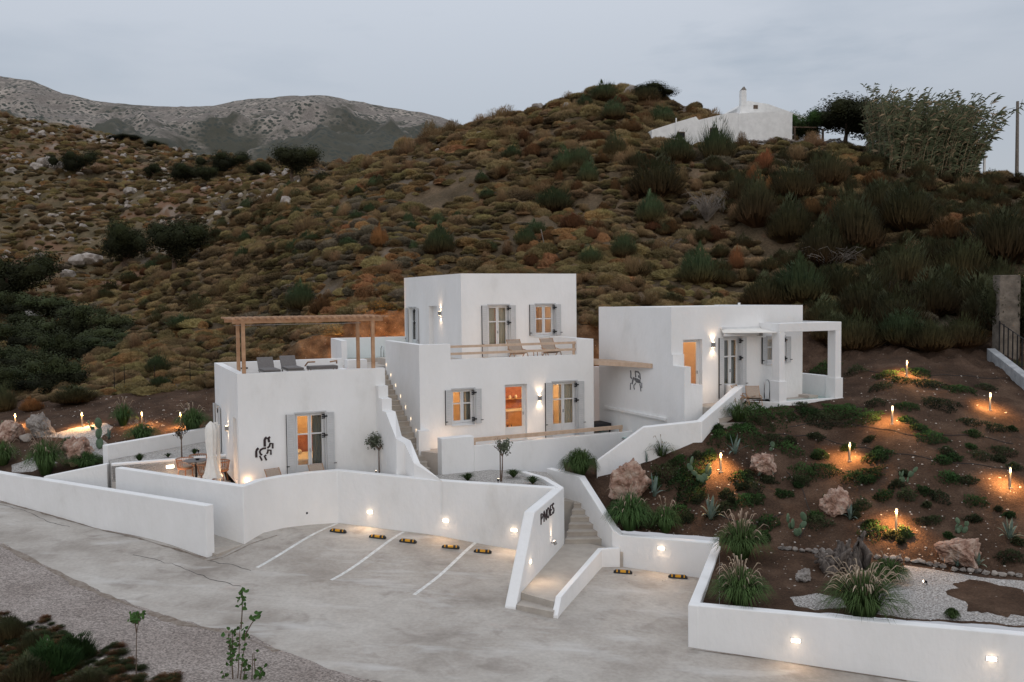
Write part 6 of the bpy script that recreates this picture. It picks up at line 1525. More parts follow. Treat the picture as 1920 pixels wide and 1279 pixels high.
# gravel of the lower right bed
def patch(name, poly, mname, label, lift=.012, n_=18, rag=.05):
    """cover that follows the ground inside an image outline"""
    P = [hit(*q) for q in poly]; c = sum(P, Vector())/len(P); V2 = []; F2 = []
    dense = []
    for i in range(len(P)):
        a, b_ = P[i], P[(i+1) % len(P)]
        for k in range(6):
            q = a.lerp(b_, k/6); o_ = (q-c)*(rag*(noise.noise(Vector((q.x*1.5, q.y*1.5, 3)))+.6*noise.noise(Vector((q.x*5, q.y*5, 3))))); dense.append(q+o_)
    rings = 14; m_ = len(dense)
    for r_ in range(rings+1):
        for q in dense:
            s_ = c.lerp(q, r_/rings); z_ = drop(s_.x, s_.y, s_.z); V2.append((s_.x, s_.y, z_+lift-(.03 if r_ == rings else 0)))
    for r_ in range(rings):
        for i in range(m_): j = (i+1) % m_; F2.append((r_*m_+i, r_*m_+j, (r_+1)*m_+j, (r_+1)*m_+i))
    me = mesh_from(name, V2, F2, [mname], smooth=True); o = obj(name, me); return tag(o, label, None, None, 'structure')
mat('pale_gravel', stops=[(.35, (.16, .145, .135)), (.5, (.36, .34, .32)), (.65, (.62, .60, .58))], scale=22, rough=.95, bump=1.0, bscale=30, detail=3)
patch('gravel_bed', [(1690, 1056), (1760, 1068), (1850, 1083), (1990, 1092), (2010, 1190), (1930, 1186), (1800, 1172), (1700, 1162), (1640, 1152), (1610, 1110), (1650, 1075)], 'pale_gravel', 'pale gravel bed inside the lower right garden wall')
patch('mulch_patch', [(1790, 1085), (1850, 1090), (1930, 1110), (1960, 1150), (1890, 1160), (1830, 1150), (1780, 1110)], 'garden_soil', 'brown soil patch worn into the pale gravel', lift=.03, rag=.32)
patch('gravel_bed', [(1478, 1120), (1530, 1112), (1580, 1120), (1590, 1140), (1530, 1145), (1488, 1135)], 'pale_gravel', 'small pale gravel patch left of the largest fountain grass')
patch('track_patch', [(44, 601), (62, 598), (80, 603), (88, 612), (64, 618), (50, 614)], 'grey_rock', 'pale bit of track showing in the gully thicket', lift=1.3)
patch('garden_path', [(60, 822), (130, 803), (200, 792), (215, 800), (190, 822), (210, 838), (195, 858), (165, 868), (110, 850), (150, 830), (120, 815)], 'pale_gravel', 'winding pale gravel path in the left garden')
patch('garden_path', [(20, 872), (80, 850), (110, 868), (60, 885), (20, 886)], 'pale_gravel', 'pale gravel beside the street wall')
for i in range(22):
    px, py = R5.uniform(100, 400), R5.uniform(730, 800); p = hit(px, py)
    if p: tag(obj('small_stone', rk['pale_rock'][i % 4], p, sc=R5.uniform(.03, .08)), lab('small pale stone on bare soil', px, py), 'stone', 'small stones on the soil above the left garden')
st_pts = []
for i in range(900):
    px, py = R5.uniform(1130, 1915), R5.uniform(700, 1100); p = hit(px, py)
    if p and p.y < 44: s_ = R5.choice((.012, .018, .03, .045)); st_pts.append((p, R5.uniform(0, 6), (s_, s_, s_*.7)))
for i in range(500):
    px, py = R5.uniform(0, 400), R5.uniform(735, 870); p = hit(px, py)
    if p: s_ = R5.choice((.015, .02, .035)); st_pts.append((p, R5.uniform(0, 6), (s_, s_, s_*.7)))
scatter('loose_stones', st_pts, mesh_from('chip', *(lambda r_: ([v.co.copy() for v in r_.vertices], [tuple(q.vertices) for q in r_.polygons]))(rock_mesh('chip', 'pebble', 3, 1)), ['pebble']), 'small loose stones strewn over the garden soil')
# ================================================================== GARDEN PLANTS
def fountain(px, py, wpx, hpx, label, seed=1, plumes=70, name='fountain_grass', parent=None, group='fountain grasses with pale plumes', blades=900, lift=0):
    p = hit(px, py)+Vector((0, 0, lift)); r_ = size_at(p, wpx)/2; h_ = size_at(p, hpx); rg = random.Random(seed); root = empty(name, tuple(p), label, 'grass', group)
    V2, F2 = [], []
    for i in range(blades):
        a = rg.uniform(0, 6.283); q = rg.random()**.6; L = h_*rg.uniform(.55, .95)
        d = Vector((math.cos(a), math.sin(a), 0)); b0 = d*r_*.25*q; s = Vector((-d.y, d.x, 0))*rg.uniform(.006, .011)
        p1 = b0+d*r_*.35*q+Vector((0, 0, L*.55)); p2 = b0+d*r_*.85*q+Vector((0, 0, L*(.95-.45*q*q)))*1; p3 = p2+d*r_*.28*q+Vector((0, 0, -L*.25*q))
        k = len(V2); V2 += [b0-s, b0+s, p1+s, p1-s, p2+s*.8, p2-s*.8, p3]; F2 += [(k, k+1, k+2, k+3), (k+3, k+2, k+4, k+5), (k+5, k+4, k+6)]
    obj('blade_tuft', mesh_from('blade_tuft', V2, F2, ['grass_green']), (0, 0, 0), root)
    if plumes:
        V2, F2 = [], []
        for i in range(int(plumes*.75)):
            a = rg.uniform(0, 6.283); q = rg.uniform(.2, 1); L = h_*rg.uniform(.6, 1.12); d = Vector((math.cos(a), math.sin(a), 0)); s = Vector((-d.y, d.x, 0)); u_ = Vector((0, 0, 1))
            C_ = [d*r_*.1*q, d*r_*.35*q+u_*L*.5, d*r_*.65*q+u_*L*.82, d*r_*.85*q+u_*L*.95, d*r_*1.0*q+u_*L*(1.0-.08*q), d*r_*1.12*q+u_*L*(.98-.16*q)]; W_ = [.003, .003, .004, .014, .012, .002]
            for c_ in (s, (u_*.7-d*.7)):
                k = len(V2)
                for cc, ww in zip(C_, W_): V2 += [cc-c_*ww, cc+c_*ww]
                F2 += [(k+2*j, k+2*j+1, k+2*j+3, k+2*j+2) for j in range(5)]
        obj('plume', mesh_from('plume', V2, F2, ['grass_plume']), (0, 0, 0), root)['kind'] = 'stuff'
    return root
FG = [(1087, 905, 70, 62, 'fountain grass tuft in front of the terrace wall, left of the big boulder', 0), (1180, 1000, 84, 84, 'plumed fountain grass below the big pink boulder', 60), (1248, 1010, 56, 62, 'narrow plumed grass right of the one below the big boulder', 24),
      (1390, 1046, 96, 82, 'plumed fountain grass at the top corner of the right parking bay', 60), (1388, 1146, 108, 82, 'plumed fountain grass just inside the bay wall corner', 70), (1618, 1156, 150, 100, 'largest plumed fountain grass, in front of the weathered stump', 120), (1665, 1090, 70, 50, 'smaller plumed grass behind the largest one', 30),
      (86, 890, 70, 78, 'tall plumed grass standing behind the street wall at left', 60), (6, 872, 60, 55, 'plumed grass cut by the left edge', 20), (231, 798, 46, 50, 'round plumed grass above the left garden path', 26), (266, 828, 62, 40, 'spreading pale plumed grass behind the garden wall', 46), (362, 808, 64, 50, 'lamp lit plumed grass next to the left house', 30),
      (1785, 1160, 26, 24, 'tiny round grass tuft alone on the pale gravel', 0), (160, 882, 70, 34, 'low dark shrubby grass behind the street wall', 0), (128, 845, 40, 30, 'low dark tuft beside the porous boulder', 0)]
for i, (px, py, w_, h_, lb, pl) in enumerate(FG): fountain(px, py, w_, h_, lb, 100+i, pl, blades=1000 if w_ > 60 else 500)
fountain(1240, 855, 60, 40, 'wispy dark grass growing against the diagonal wall', 150, 12, blades=160); fountain(1385, 790, 70, 46, 'wispy grass below the top of the diagonal wall', 151, 16, blades=260)
# small tufts of the pebble planters
def tuft_at(p, w_, h_, label, seed, n_=260, name='grass_tuft'):
    rg = random.Random(seed); V2, F2 = [], []
    for i in range(n_):
        a = rg.uniform(0, 6.283); q = rg.random()**.6; d = Vector((math.cos(a), math.sin(a), 0)); s = Vector((-d.y, d.x, 0))*.008; L = h_*rg.uniform(.6, 1.1)
        p1 = d*w_*.25*q+Vector((0, 0, L*.7)); p2 = d*w_*.55*q+Vector((0, 0, L*(1-.4*q))); k = len(V2); V2 += [-s, s, p1+s, p1-s, p2]; F2 += [(k, k+1, k+2, k+3), (k+3, k+2, k+4)]
    o = obj(name, mesh_from(name, V2, F2, ['grass_green']), tuple(p)); return tag(o, label, 'grass', 'small grass tufts in the pebble planters')
tuft_at(at(877, 902, z=.09), .8, .32, 'small drooping grass tuft left in the pebble planter', 1); tuft_at(at(963, 896, z=.09), .85, .35, 'windblown grass tuft right of the standing olive tree', 2); tuft_at(at(999, 908, z=.09), .8, .32, 'rightmost grass tuft in the pebble planter', 3)
tuft_at(at(668, 882, z=.09), .2, .5, 'thin upright grass left of the small olive tree', 4, 90); tuft_at(at(748, 893, z=.09), .35, .7, 'dark spiky plant right of the small olive tree', 5, 160)
tuft_at(at(262, 866, z=.52), .6, .35, 'small tuft in the bed left of the slim patio tree', 6); tuft_at(at(315, 858, z=.52), .45, .2, 'tiny tuft beside the slim patio tree', 7, 120); tuft_at(at(365, 853, z=.52), .5, .3, 'small lit tuft near the parasol', 8, 150)

# slim trees
def sapling(name, p, h_, r_, label, seed, mname='olive_leaf', n_=420, leaf=.045, lean=0.0, stake=False, group=None):
    root = empty(name, tuple(p), label, 'tree', group); rg = random.Random(seed); p = Vector(p); top = p+Vector((lean*h_, 0, h_*.62)); mb = MB()
    mb.tube([p-Vector((0, 0, .05)), p.lerp(top, .5)+Vector((rg.uniform(-.02, .02), 0, 0)), top], [.030, .024, .017], 6)
    for k in range(12):
        a = rg.uniform(0, 6.28); e_ = Vector((math.cos(a)*r_*rg.uniform(.5, .9), math.sin(a)*r_*rg.uniform(.5, .9), h_*rg.uniform(.1, .36))); mb.tube([top-Vector((0, 0, rg.uniform(0, .15))), top+e_*.5+Vector((0, 0, .03)), top+e_], [.011, .008, .004], 4)
    mb.build('trunk', M['bark'], root)
    me = leafcloud('crown', mname, seed, n_, lobes=8, r=1, flat=1, leaf=leaf/r_, hollow=.1); obj('crown', me, (lean*h_+0, 0, h_*.78), root, sc=(r_*.85, r_*.85, h_*.27))
    if stake: MB().tube([p+Vector((-.03, 0, 0)), p+Vector((-.03, 0, h_*.95))], .022, 6).build('stake', M['bark'], root)
    return root
_o = at(711, 884, d=32.35); _o.z = .09
sapling('olive_tree', _o, 1.6, .60, 'small olive tree in the planter between the left house and the stair', 61, n_=620, leaf=.062)
sapling('olive_tree', at(940, 903, z=.09), 1.55, .42, 'staked young olive tree in the long pebble planter', 62, stake=True, lean=.03, n_=420, leaf=.055)
sapling('patio_tree', at(341, 858, z=.52), 1.25, .42, 'slim young tree in front of the garden wall by the patio', 63, mname='tree_leaf', n_=260)

# agaves with every leaf its own piece
def agave(px, py, wpx, hpx, label, seed, n_=14, mname='agave_green', edge=False, thin=1.0, lift=0):
    p = hit(px, py)+Vector((0, 0, lift)); r_ = size_at(p, wpx)/2; h_ = size_at(p, hpx); root = empty('agave', tuple(p), label, 'agave', 'agaves on the garden slope'); rg = random.Random(seed)
    for i in range(n_):
        a = i*2.4+rg.uniform(-.2, .2); q = .15+.85*i/(n_-1); d = Vector((math.cos(a), math.sin(a), 0)); s = Vector((-d.y, d.x, 0)); L = 1.0
        mb = MB(); prev = None; N_ = 5
        for k in range(N_+1):
            t = k/N_; c = d*r_*(t*q)+Vector((0, 0, h_*(t*(1.05-.35*q)-(.55*q*q)*t*t*1.1+.02))); w_ = (.045+.02*(1-q))*thin*(1-t)**.6*(1+.6*t)*max(r_/.4, .6); up = Vector((0, 0, .25*w_))
            cur = (c-s*w_+up, c-Vector((0, 0, w_*.25)), c+s*w_+up)
            if prev: mb.quad(prev[0], prev[1], cur[1], cur[0]); mb.quad(prev[1], prev[2], cur[2], cur[1])
            prev = cur
        mb.v = [tuple(Vector(v)) for v in mb.v]; o = mb.build('leaf', M[mname], root, local=True)
        if edge:
            mb = MB(); prev = None
            for sg in (-1, 1):
                prev = None
                for k in range(N_+1):
                    t = k/N_; c = d*r_*(t*q)+Vector((0, 0, h_*(t*(1.05-.35*q)-(.55*q*q)*t*t*1.1+.02))); w_ = (.045+.02*(1-q))*thin*(1-t)**.6*(1+.6*t)*max(r_/.4, .6); up = Vector((0, 0, .25*w_+.003))
                    cur = (c+s*sg*w_*1.06+up, c+s*sg*w_*.62+up*.55)
                    if prev: mb.quad(prev[0], prev[1], cur[1], cur[0])
                    prev = cur
            mb.build('leaf_edge', M['agave_edge'], o, local=True)
agave(1333, 975, 56, 52, 'cream edged variegated agave in the middle of the lower slope', 1, edge=True); agave(1378, 852, 72, 40, 'thin grey agave with long spread leaves above the left bollard', 2, n_=8, thin=.6); agave(1227, 932, 56, 50, 'blue grey agave right of the big pink boulder', 3, n_=9, thin=.8)
agave(1893, 1012, 60, 44, 'cream edged variegated agave at the right edge of the slope', 4, edge=True, thin=.8); agave(1594, 975, 34, 34, 'blue agave at the foot of the upright boulder', 5, n_=11); agave(1833, 1062, 44, 30, 'small variegated agave in front of the flat pink boulder', 6, edge=True, n_=11); agave(1795, 1062, 40, 24, 'smallest agave left in front of the flat pink boulder', 7, n_=9)
agave(1424, 892, 18, 12, 'tiny grey agave under the rust topped boulder, left', 8, n_=8); agave(1448, 893, 22, 14, 'tiny grey agave under the rust topped boulder, right', 9, n_=8); agave(204, 824, 26, 24, 'blue agave beside the upright cactus in the left garden', 10, n_=12); agave(1212, 868, 18, 26, 'spiky dark plant above the big pink boulder', 12, n_=9, thin=.5); agave(1303, 818, 40, 22, 'dark spiky plant against the diagonal wall', 13, n_=14, thin=.35)
agave(1565, 742, 44, 22, 'spiky dark plant at the foot of the porch corner', 14, n_=16, thin=.4)
# prickly pears
def pads(px, py, wpx, hpx, label, seed, n_=9, column=False):
    p = hit(px, py); r_ = size_at(p, wpx)/2; h_ = size_at(p, hpx)*(.9 if column else .75); root = empty('prickly_pear', tuple(p), label, 'cactus', 'prickly pears on the garden slope'); rg = random.Random(seed); tops = [(Vector((0, 0, 0)), 0)]
    for i in range(n_):
        b_, lv = tops[rg.randrange(len(tops))] if i > 2 else (Vector((rg.uniform(-.2, .2)*r_, 0, 0)), 0)
        s = h_*(.30 if column else .27)*rg.uniform(.8, 1.2); a = rg.uniform(-.9, .9)*(.25 if column else 1); c = b_+Vector((math.sin(a)*s, rg.uniform(-.3, .3)*s, math.cos(a)*s))
        V, Fc = ico(2); me = mesh_from('pad', [Vector((v.x*s*.62, v.y*s*.13, v.z*s*1.0)) for v in V], Fc, ['cactus_green'], smooth=True)
        o = obj('pad', me, tuple(c), root); o.rotation_euler = (rg.uniform(-.2, .2), a, rg.uniform(-.9, .9)); tops.append((c+Vector((math.sin(a)*s*.8, 0, math.cos(a)*s*.8)), lv+1))
pads(1318, 905, 50, 46, 'prickly pear with broad pads left of the leftmost bollard', 1, 10); pads(1495, 1005, 54, 44, 'prickly pear with broad pads left of the upright boulder', 2, 9); pads(1697, 905, 44, 30, 'prickly pear low on the slope below mid slope bollards', 3, 8); pads(1800, 1000, 60, 34, 'prickly pear directly behind the flat pink boulder', 4, 9)
pads(1445, 846, 34, 22, 'small prickly pear above the rust topped boulder', 5, 6); pads(187, 842, 18, 36, 'upright green cactus beside the garden path at left', 6, 6, True); pads(176, 806, 22, 20, 'small yellow green cactus next to the second left bollard', 7, 5); pads(8, 800, 16, 20, 'yellow green cactus at the far left edge', 8, 4)

# creeping green mats
def matplant(px, py, wpx, hpx, label, seed, mname='mat_green'):
    p = hit(px, py); rx = size_at(p, wpx)/2; ry = rx*R5.uniform(.6, .9); hh = size_at(p, hpx)*.55; rg = random.Random(seed); V2, F2 = [], []
    n_ = int(min(1500, max(350, rx*ry*2600)))
    for i in range(n_):
        a = rg.uniform(0, 6.283); q = rg.random()**.5; ed = 1+.75*noise.noise(Vector((math.cos(a)*1.4+seed, math.sin(a)*1.4, 0)))+.3*noise.noise(Vector((math.cos(a)*5+seed, math.sin(a)*5, 0))); x, y = math.cos(a)*rx*q*ed, math.sin(a)*ry*q*ed
        z = drop(p.x+x, p.y+y, p.z)-p.z+hh*(1-q*q)*rg.uniform(.2, 1)+.02
        t = Vector((rg.uniform(-1, 1), rg.uniform(-1, 1), rg.uniform(.2, 1.2))).normalized(); s = t.orthogonal().normalized()*.016; L = rg.uniform(.05, .10); c = Vector((x, y, z)); k = len(V2); V2 += [c-s, c+t*L*.5+s*1.5, c+t*L, c+t*L*.5-s*1.5]; F2.append((k, k+1, k+2, k+3))
    o = obj('creeping_shrub', mesh_from('creeping_shrub', V2, F2, [mname]), tuple(p)); tag(o, label, 'shrub', 'creeping green plants on the garden slope')
MP = [(1422, 782, 84, 34, 'g'), (1400, 800, 40, 20, 'd'), (1355, 825, 50, 26, 'g'), (1400, 815, 70, 26, 'g'), (1520, 778, 60, 14, 'g'), (1545, 790, 70, 16, 'd'), (1580, 775, 80, 18, 'g'), (1640, 760, 40, 20, 'd'), (1625, 785, 60, 14, 'g'), (1330, 858, 34, 22, 'g'), (1295, 890, 60, 26, 'g'), (1290, 912, 70, 26, 'g'), (1245, 895, 60, 24, 'd'), (1300, 935, 50, 34, 'g'),
      (1390, 900, 40, 24, 'g'), (1410, 918, 40, 22, 'd'), (1395, 945, 36, 30, 'g'), (1440, 985, 40, 34, 'g'), (1480, 848, 50, 34, 'g'), (1455, 830, 40, 24, 'd'), (1510, 890, 50, 26, 'g'), (1545, 885, 60, 20, 'g'), (1500, 905, 44, 20, 'd'), (1600, 900, 50, 30, 'g'), (1640, 860, 46, 22, 'g'), (1655, 858, 40, 16, 'g'), (1615, 955, 34, 40, 'd'), (1655, 935, 36, 30, 'g'), (1700, 935, 30, 40, 'd'),
      (1630, 893, 60, 14, 'g'), (1660, 705, 44, 14, 'g'), (1722, 700, 50, 14, 'g'), (1690, 715, 40, 10, 'g'), (1740, 722, 60, 12, 'd'), (1800, 732, 60, 12, 'g'), (1850, 728, 40, 12, 'd'), (1760, 760, 60, 18, 'd'), (1700, 765, 50, 14, 'g'), (1725, 805, 40, 12, 'g'), (1820, 795, 40, 14, 'd'), (1750, 825, 60, 16, 'g'), (1840, 860, 50, 24, 'd'), (1780, 900, 40, 26, 'g'), (1815, 905, 30, 20, 'd'),
      (1830, 945, 50, 22, 'g'), (1760, 935, 40, 18, 'd'), (1640, 1000, 50, 22, 'g'), (1697, 1005, 28, 30, 'g'), (1535, 985, 50, 34, 'd'), (1895, 1050, 50, 28, 'd'), (1540, 855, 30, 16, 'g'), (1475, 780, 50, 10, 'g'), (1870, 805, 50, 14, 'd'), (1880, 850, 50, 20, 'd'), (1605, 700, 44, 30, 'd'), (1540, 700, 60, 30, 'g'), (1650, 730, 40, 22, 'd'), (1700, 790, 34, 14, 'g'), (1900, 690, 40, 20, 'd'), (1505, 765, 40, 12, 'd'), (1165, 960, 60, 20, 'd'), (1220, 985, 60, 20, 'd'), (1270, 965, 40, 14, 'g'), (1360, 930, 30, 12, 'd'), (1470, 930, 36, 14, 'g'), (1745, 980, 44, 16, 'd')]
for i, (px, py, w_, h_, kd) in enumerate(MP): matplant(px, py, w_, h_, lab(('wide' if w_ > 55 else 'small' if w_ < 38 else 'rounded')+(' dark' if kd == 'd' else '')+' creeping shrub', px, py), 300+i, 'mat_green' if kd == 'g' else 'mat_dark')
for k in range(64):
    px, py = R5.uniform(1180, 1915), R5.uniform(800, 1025)
    if py > 1180-(1500-px)*-.12 or (px < 1350 and py > 985) or (px < 1260 and py < 880): continue
    matplant(px, py, R5.uniform(14, 34), R5.uniform(10, 22), lab('little green seedling plant', px, py), 500+k, R5.choice(('mat_green', 'mat_dark')))
# drip irrigation pipes lying on the slope
for i, pts_ in enumerate((((1405, 778), (1460, 775), (1540, 768), (1640, 762)), ((1480, 800), (1560, 792), (1640, 802), (1720, 818), (1810, 815), (1915, 835)), ((1440, 815), (1520, 818), (1600, 838), (1680, 850), (1790, 868), (1918, 882)), ((1590, 690), (1680, 702), (1790, 705), (1900, 712)), ((1500, 1010), (1520, 965), (1505, 920), (1470, 880)), ((1340, 960), (1400, 990), (1480, 960)))):
    P = []
    for a, b_ in zip(pts_, pts_[1:]):
        for k in range(7):
            q = hit(a[0]+(b_[0]-a[0])*k/7, a[1]+(b_[1]-a[1])*k/7+1.5*math.sin(k*1.3+i))
            if q: P.append(q+Vector((0, 0, .015)))
    tag(MB().tube(P, .011, 5).build('irrigation_pipe', M['rubber']), lab('thin black irrigation pipe on the slope', *pts_[2]), 'pipe', 'black irrigation pipes on the garden slope')

# ---- bollard lights
def bollard():
    root = empty('bollard_light', (0, 0, 0))
    MB().box(-.06, .06, -.06, .06, -.02, .015).build('base_plate', M['grey_metal'], root, local=True)
    MB().box(-.028, .028, -.028, .028, .015, .50).build('post', M['grey_metal'], root, local=True)
    MB().box(-.04, .04, -.028, .028, .655, .67).build('cap', M['grey_metal'], root, local=True)
    MB().box(-.034, -.026, -.028, .028, .50, .654).build('side_fin', M['grey_metal'], root, local=True); MB().box(.026, .034, -.028, .028, .50, .654).build('side_fin', M['grey_metal'], root, local=True)
    MB().box(-.025, .025, -.014, .014, .501, .654).build('diffuser', M['tube_glow'], root, local=True)
    for s in (-1, 1):
        ld = bpy.data.lights.new('bollard_glow', 'SPOT'); ld.energy = 210; ld.color = (1, .50, .17); ld.spot_size = R(135); ld.spot_blend = 1; ld.shadow_soft_size = .03
        lo = bpy.data.objects.new('bollard_glow', ld); col.objects.link(lo); lo.location = (0, s*.05, .63); lo.rotation_euler = (s*R(18), 0, 0); link_child(lo, root)
    return root
bo = bollard()
BL = [(1351, 885, 'bollard light left of the rust topped boulder, lighting prickly pear'), (1592.5, 865, 'bollard light in mid slope right of the rust topped boulder'), (1672.6, 795, 'bollard light on the upper slope below the topmost one'), (1856, 769, 'bollard light on the upper slope near the right edge'), (1699.6, 706, 'topmost bollard light on the right slope'), (1893, 915, 'bollard light nearest the right edge of the photo'), (1680, 994, 'lowest bollard light, above the stone edging'),
      (29.6, 803, 'leftmost bollard light behind the boulders'), (154.7, 801, 'second bollard light from the left in the left garden'), (267, 800, 'third bollard light from the left, behind plumed grass'), (339, 801, 'bollard light half hidden by the grass next to the left house')]
for i, (px, py, lb) in enumerate(BL):
    o = bo if i == 0 else copy_tree(bo)
    p = hit(px, py); o.location = p; o.rotation_euler = (0, 0, R5.uniform(-.3, .3)); tag(o, lb, 'garden light', 'bollard lights in the gardens')
def uplight(p, label, e=5, tgt=None):
    root = empty('garden_spot', tuple(p), label, 'garden light', 'small ground spotlights'); p = Vector(p)
    MB().tube([p, p+Vector((0, 0, .10))], .012, 6).build('spike', M['black_metal'], root); d_ = (Vector(tgt)-p).normalized()
    MB().tube([p+Vector((0, 0, .10)), p+Vector((0, 0, .10))+d_*.09], .035, 10).build('lamp_head', M['black_metal'], root); MB().tube([p+Vector((0, 0, .10))+d_*.091, p+Vector((0, 0, .10))+d_*.097], .03, 10).build('lens', M['spot_glow'], root)
    light('spot_light', 'SPOT', p+Vector((0, 0, .10))+d_*.12, e, (1, .66, .38), root, .02, target=p+Vector((0, 0, .1))+d_*2, angle=70, blend=1)
q = _o+Vector((-.08, -.25, .01)); uplight(q, 'ground spotlight at the foot of the small olive tree', 3, q+Vector((.03, .3, 1)))
q = at(934, 908, z=.08); uplight(q, 'ground spotlight at the foot of the staked olive tree', 3, q+Vector((.1, .3, 1)))
q = hit(1738, 1098); uplight(q, 'black ground spotlight on the pale gravel aimed at the stump', 9, q+Vector((-1, .1, .15))); q = hit(39, 830); uplight(q, 'ground spotlight between the left garden boulders', 6, q+Vector((.3, .8, .5))); q = at(372, 852, z=.54); uplight(q, 'ground spotlight by the garden wall near the parasol', 3, q+Vector((-.2, .8, .6)))
# lamps washing the cut bank behind the pool wall and in the passage
q = Vector((-6.0, 44.7, 4.0)); light('bank_light', 'POINT', q, 380, (1, .42, .10), pw, .1); light('bank_light', 'POINT', Vector((-8.8, 43.7, 2.9)), 60, (1, .55, .25), pw, .1)
light('bank_light', 'POINT', Vector((4.4, 42.6, 3.2)), 90, (1, .45, .12), h3, .1)

# ================================================================== FURNITURE
def tubechair(p, ang, label, scale=1.0):
    root = empty('wicker_chair', tuple(p), label, 'chair', 'round wicker patio chairs', rz=ang)
    def arc3(r_, z, a0, a1, n_=12): return [Vector((r_*math.cos(R(a0+(a1-a0)*k/n_)), r_*math.sin(R(a0+(a1-a0)*k/n_)), z)) for k in range(n_+1)]
    MB().tube(arc3(.32, .72, -20, 200), .022, 6).build('back_rail', M['wicker'], root, local=True)
    mb = MB(); A, B_ = arc3(.32, .71, -20, 200, 16), arc3(.27, .40, -20, 200, 16)
    for a, b_ in zip(A, B_): mb.tube([b_, a], .009, 4)
    mb.build('back_weave', M['wicker'], root, local=True); MB().lathe((0, 0, .36), [(.27, 0), (.29, .03), (.28, .06)], 16).build('seat', M['wicker'], root, local=True); MB().lathe((0, 0, .425), [(.24, 0), (.25, .03), (.22, .05)], 16).build('cushion', M['beige_fabric'], root, local=True)
    for a in (40, 140, 220, 320): MB().tube([Vector((.22*math.cos(R(a)), .22*math.sin(R(a)), .37)), Vector((.28*math.cos(R(a)), .28*math.sin(R(a)), 0))], .016, 6).build('leg', M['wicker'], root, local=True)
PZ0 = -.05
tubechair(at(348, 897, z=PZ0), 1.2, 'wicker chair at the left of the round patio table'); tubechair(at(373, 890, z=PZ0), .2, 'wicker chair behind the round patio table'); tubechair(at(388, 908, z=PZ0), 3.4, 'wicker chair in front of the table, beside the parasol'); tubechair(at(414, 902, z=PZ0), -1.6, 'wicker chair between the parasol pole and the house')
q = at(368, 900, z=PZ0); tb_ = empty('patio_table', tuple(q), 'round dark patio table with a small black bowl', 'table')
MB().lathe(q+Vector((0, 0, .70)), [(.40, 0), (.42, .015), (.40, .03)], 24).build('table_top', M['grey_fabric'], tb_); MB().lathe(q, [(.25, 0), (.04, .04), (.035, .69)], 12).build('pedestal', M['black_metal'], tb_)
tag(MB().lathe(q+Vector((.08, -.05, .731)), [(.05, 0), (.08, .05), (.07, .06)], 12).build('bowl', M['black_metal']), 'small black bowl on the patio table', 'bowl')
# closed cantilever parasol
q = at(398, 912, z=PZ0); ps = empty('parasol', tuple(q), 'closed white parasol hanging beside its white mast', 'parasol')
mb = MB(); V2 = []; n_ = 28; prof = [(.02, 2.28), (.15, 2.13), (.19, 1.92), (.165, 1.4), (.13, 1.05), (.19, .7), (.26, .4), (.31, .30)]
for r_, z in prof:
    for k in range(n_): a = 6.283*k/n_; rr = r_*(1+.16*math.sin(a*7+z*1.2)+.06*math.sin(a*3)); V2.append(Vector((q.x+rr*math.cos(a), q.y+rr*math.sin(a), q.z+z+.04*math.sin(a*5)*(1 if z < .6 else 0))))
mb.v = [tuple(v) for v in V2]
for i in range(len(prof)-1):
    for k in range(n_): k2 = (k+1) % n_; mb.f.append((i*n_+k, i*n_+k2, (i+1)*n_+k2, (i+1)*n_+k))
mb.build('canopy', M['canvas'], ps, smooth=True)
m0 = at(411.5, 908, z=PZ0); MB().box(m0.x-.05, m0.x+.05, m0.y-.035, m0.y+.035, PZ0, PZ0+2.12).build('mast', M['canvas'], ps); MB().box(q.x, m0.x, m0.y-.03, m0.y+.03, PZ0+2.12, PZ0+2.2).build('arm', M['canvas'], ps)
MB().box(m0.x-.3, m0.x+.3, m0.y-.3, m0.y+.3, PZ0+.001, PZ0+.06).build('base', M['grey_metal'], ps); MB().lathe(q+Vector((0, 0, 1.03)), [(.142, 0), (.15, .03), (.142, .06)], 14).build('tie_band', M['canvas'], ps)
light('patio_light', 'POINT', f1l.p(5.6, -.35, .35), 7, (1, .55, .25), h1, .05)
light('wall_foot_light', 'POINT', f1.p(.25, -.12, .22), 3.5, (1, .60, .32), h1, .03)
light('patio_fill', 'POINT', at(330, 890, z=0.2), 10, (1, .6, .35), wall_E, .1)

def lounger(fr, u, v, z, label, fabric='grey_fabric', wood='grey_metal', ang=0, group='sun loungers'):
    p = fr.p(u, v, z); root = empty('sun_lounger', tuple(p), label, 'sun lounger', group, rz=math.atan2(fr.ex.y, fr.ex.x)+ang)
    MB().box(-.32, .32, -1.0, .35, .28, .32).build('frame', M[wood], root, local=True); MB().box(-.30, .30, -.98, .30, .325, .40).build('mattress', M[fabric], root, local=True, bevel=.02)
    mb = MB(); mb.box8([(-.30, .30, .325), (.30, .30, .325), (.30, .36, .30), (-.30, .36, .30), (-.30, .72, .78), (.30, .72, .78), (.30, .79, .75), (-.30, .79, .75)]); mb.build('backrest', M[fabric], root, local=True, bevel=.015)
    for x in (-.28, .28):
        for y in (-.9, .25): MB().box(x-.025, x+.025, y-.025, y+.025, 0, .28).build('leg', M[wood], root, local=True)
    return root
u, _w = f1.hit(512, 692); 
lounger(f1, 1.55, 3.0, 3.45, 'grey sun lounger at the left on the roof terrace', group='grey sun loungers on the roof terrace'); lounger(f1, 2.5, 3.5, 3.45, 'grey sun lounger at the right on the roof terrace', group='grey sun loungers on the roof terrace')
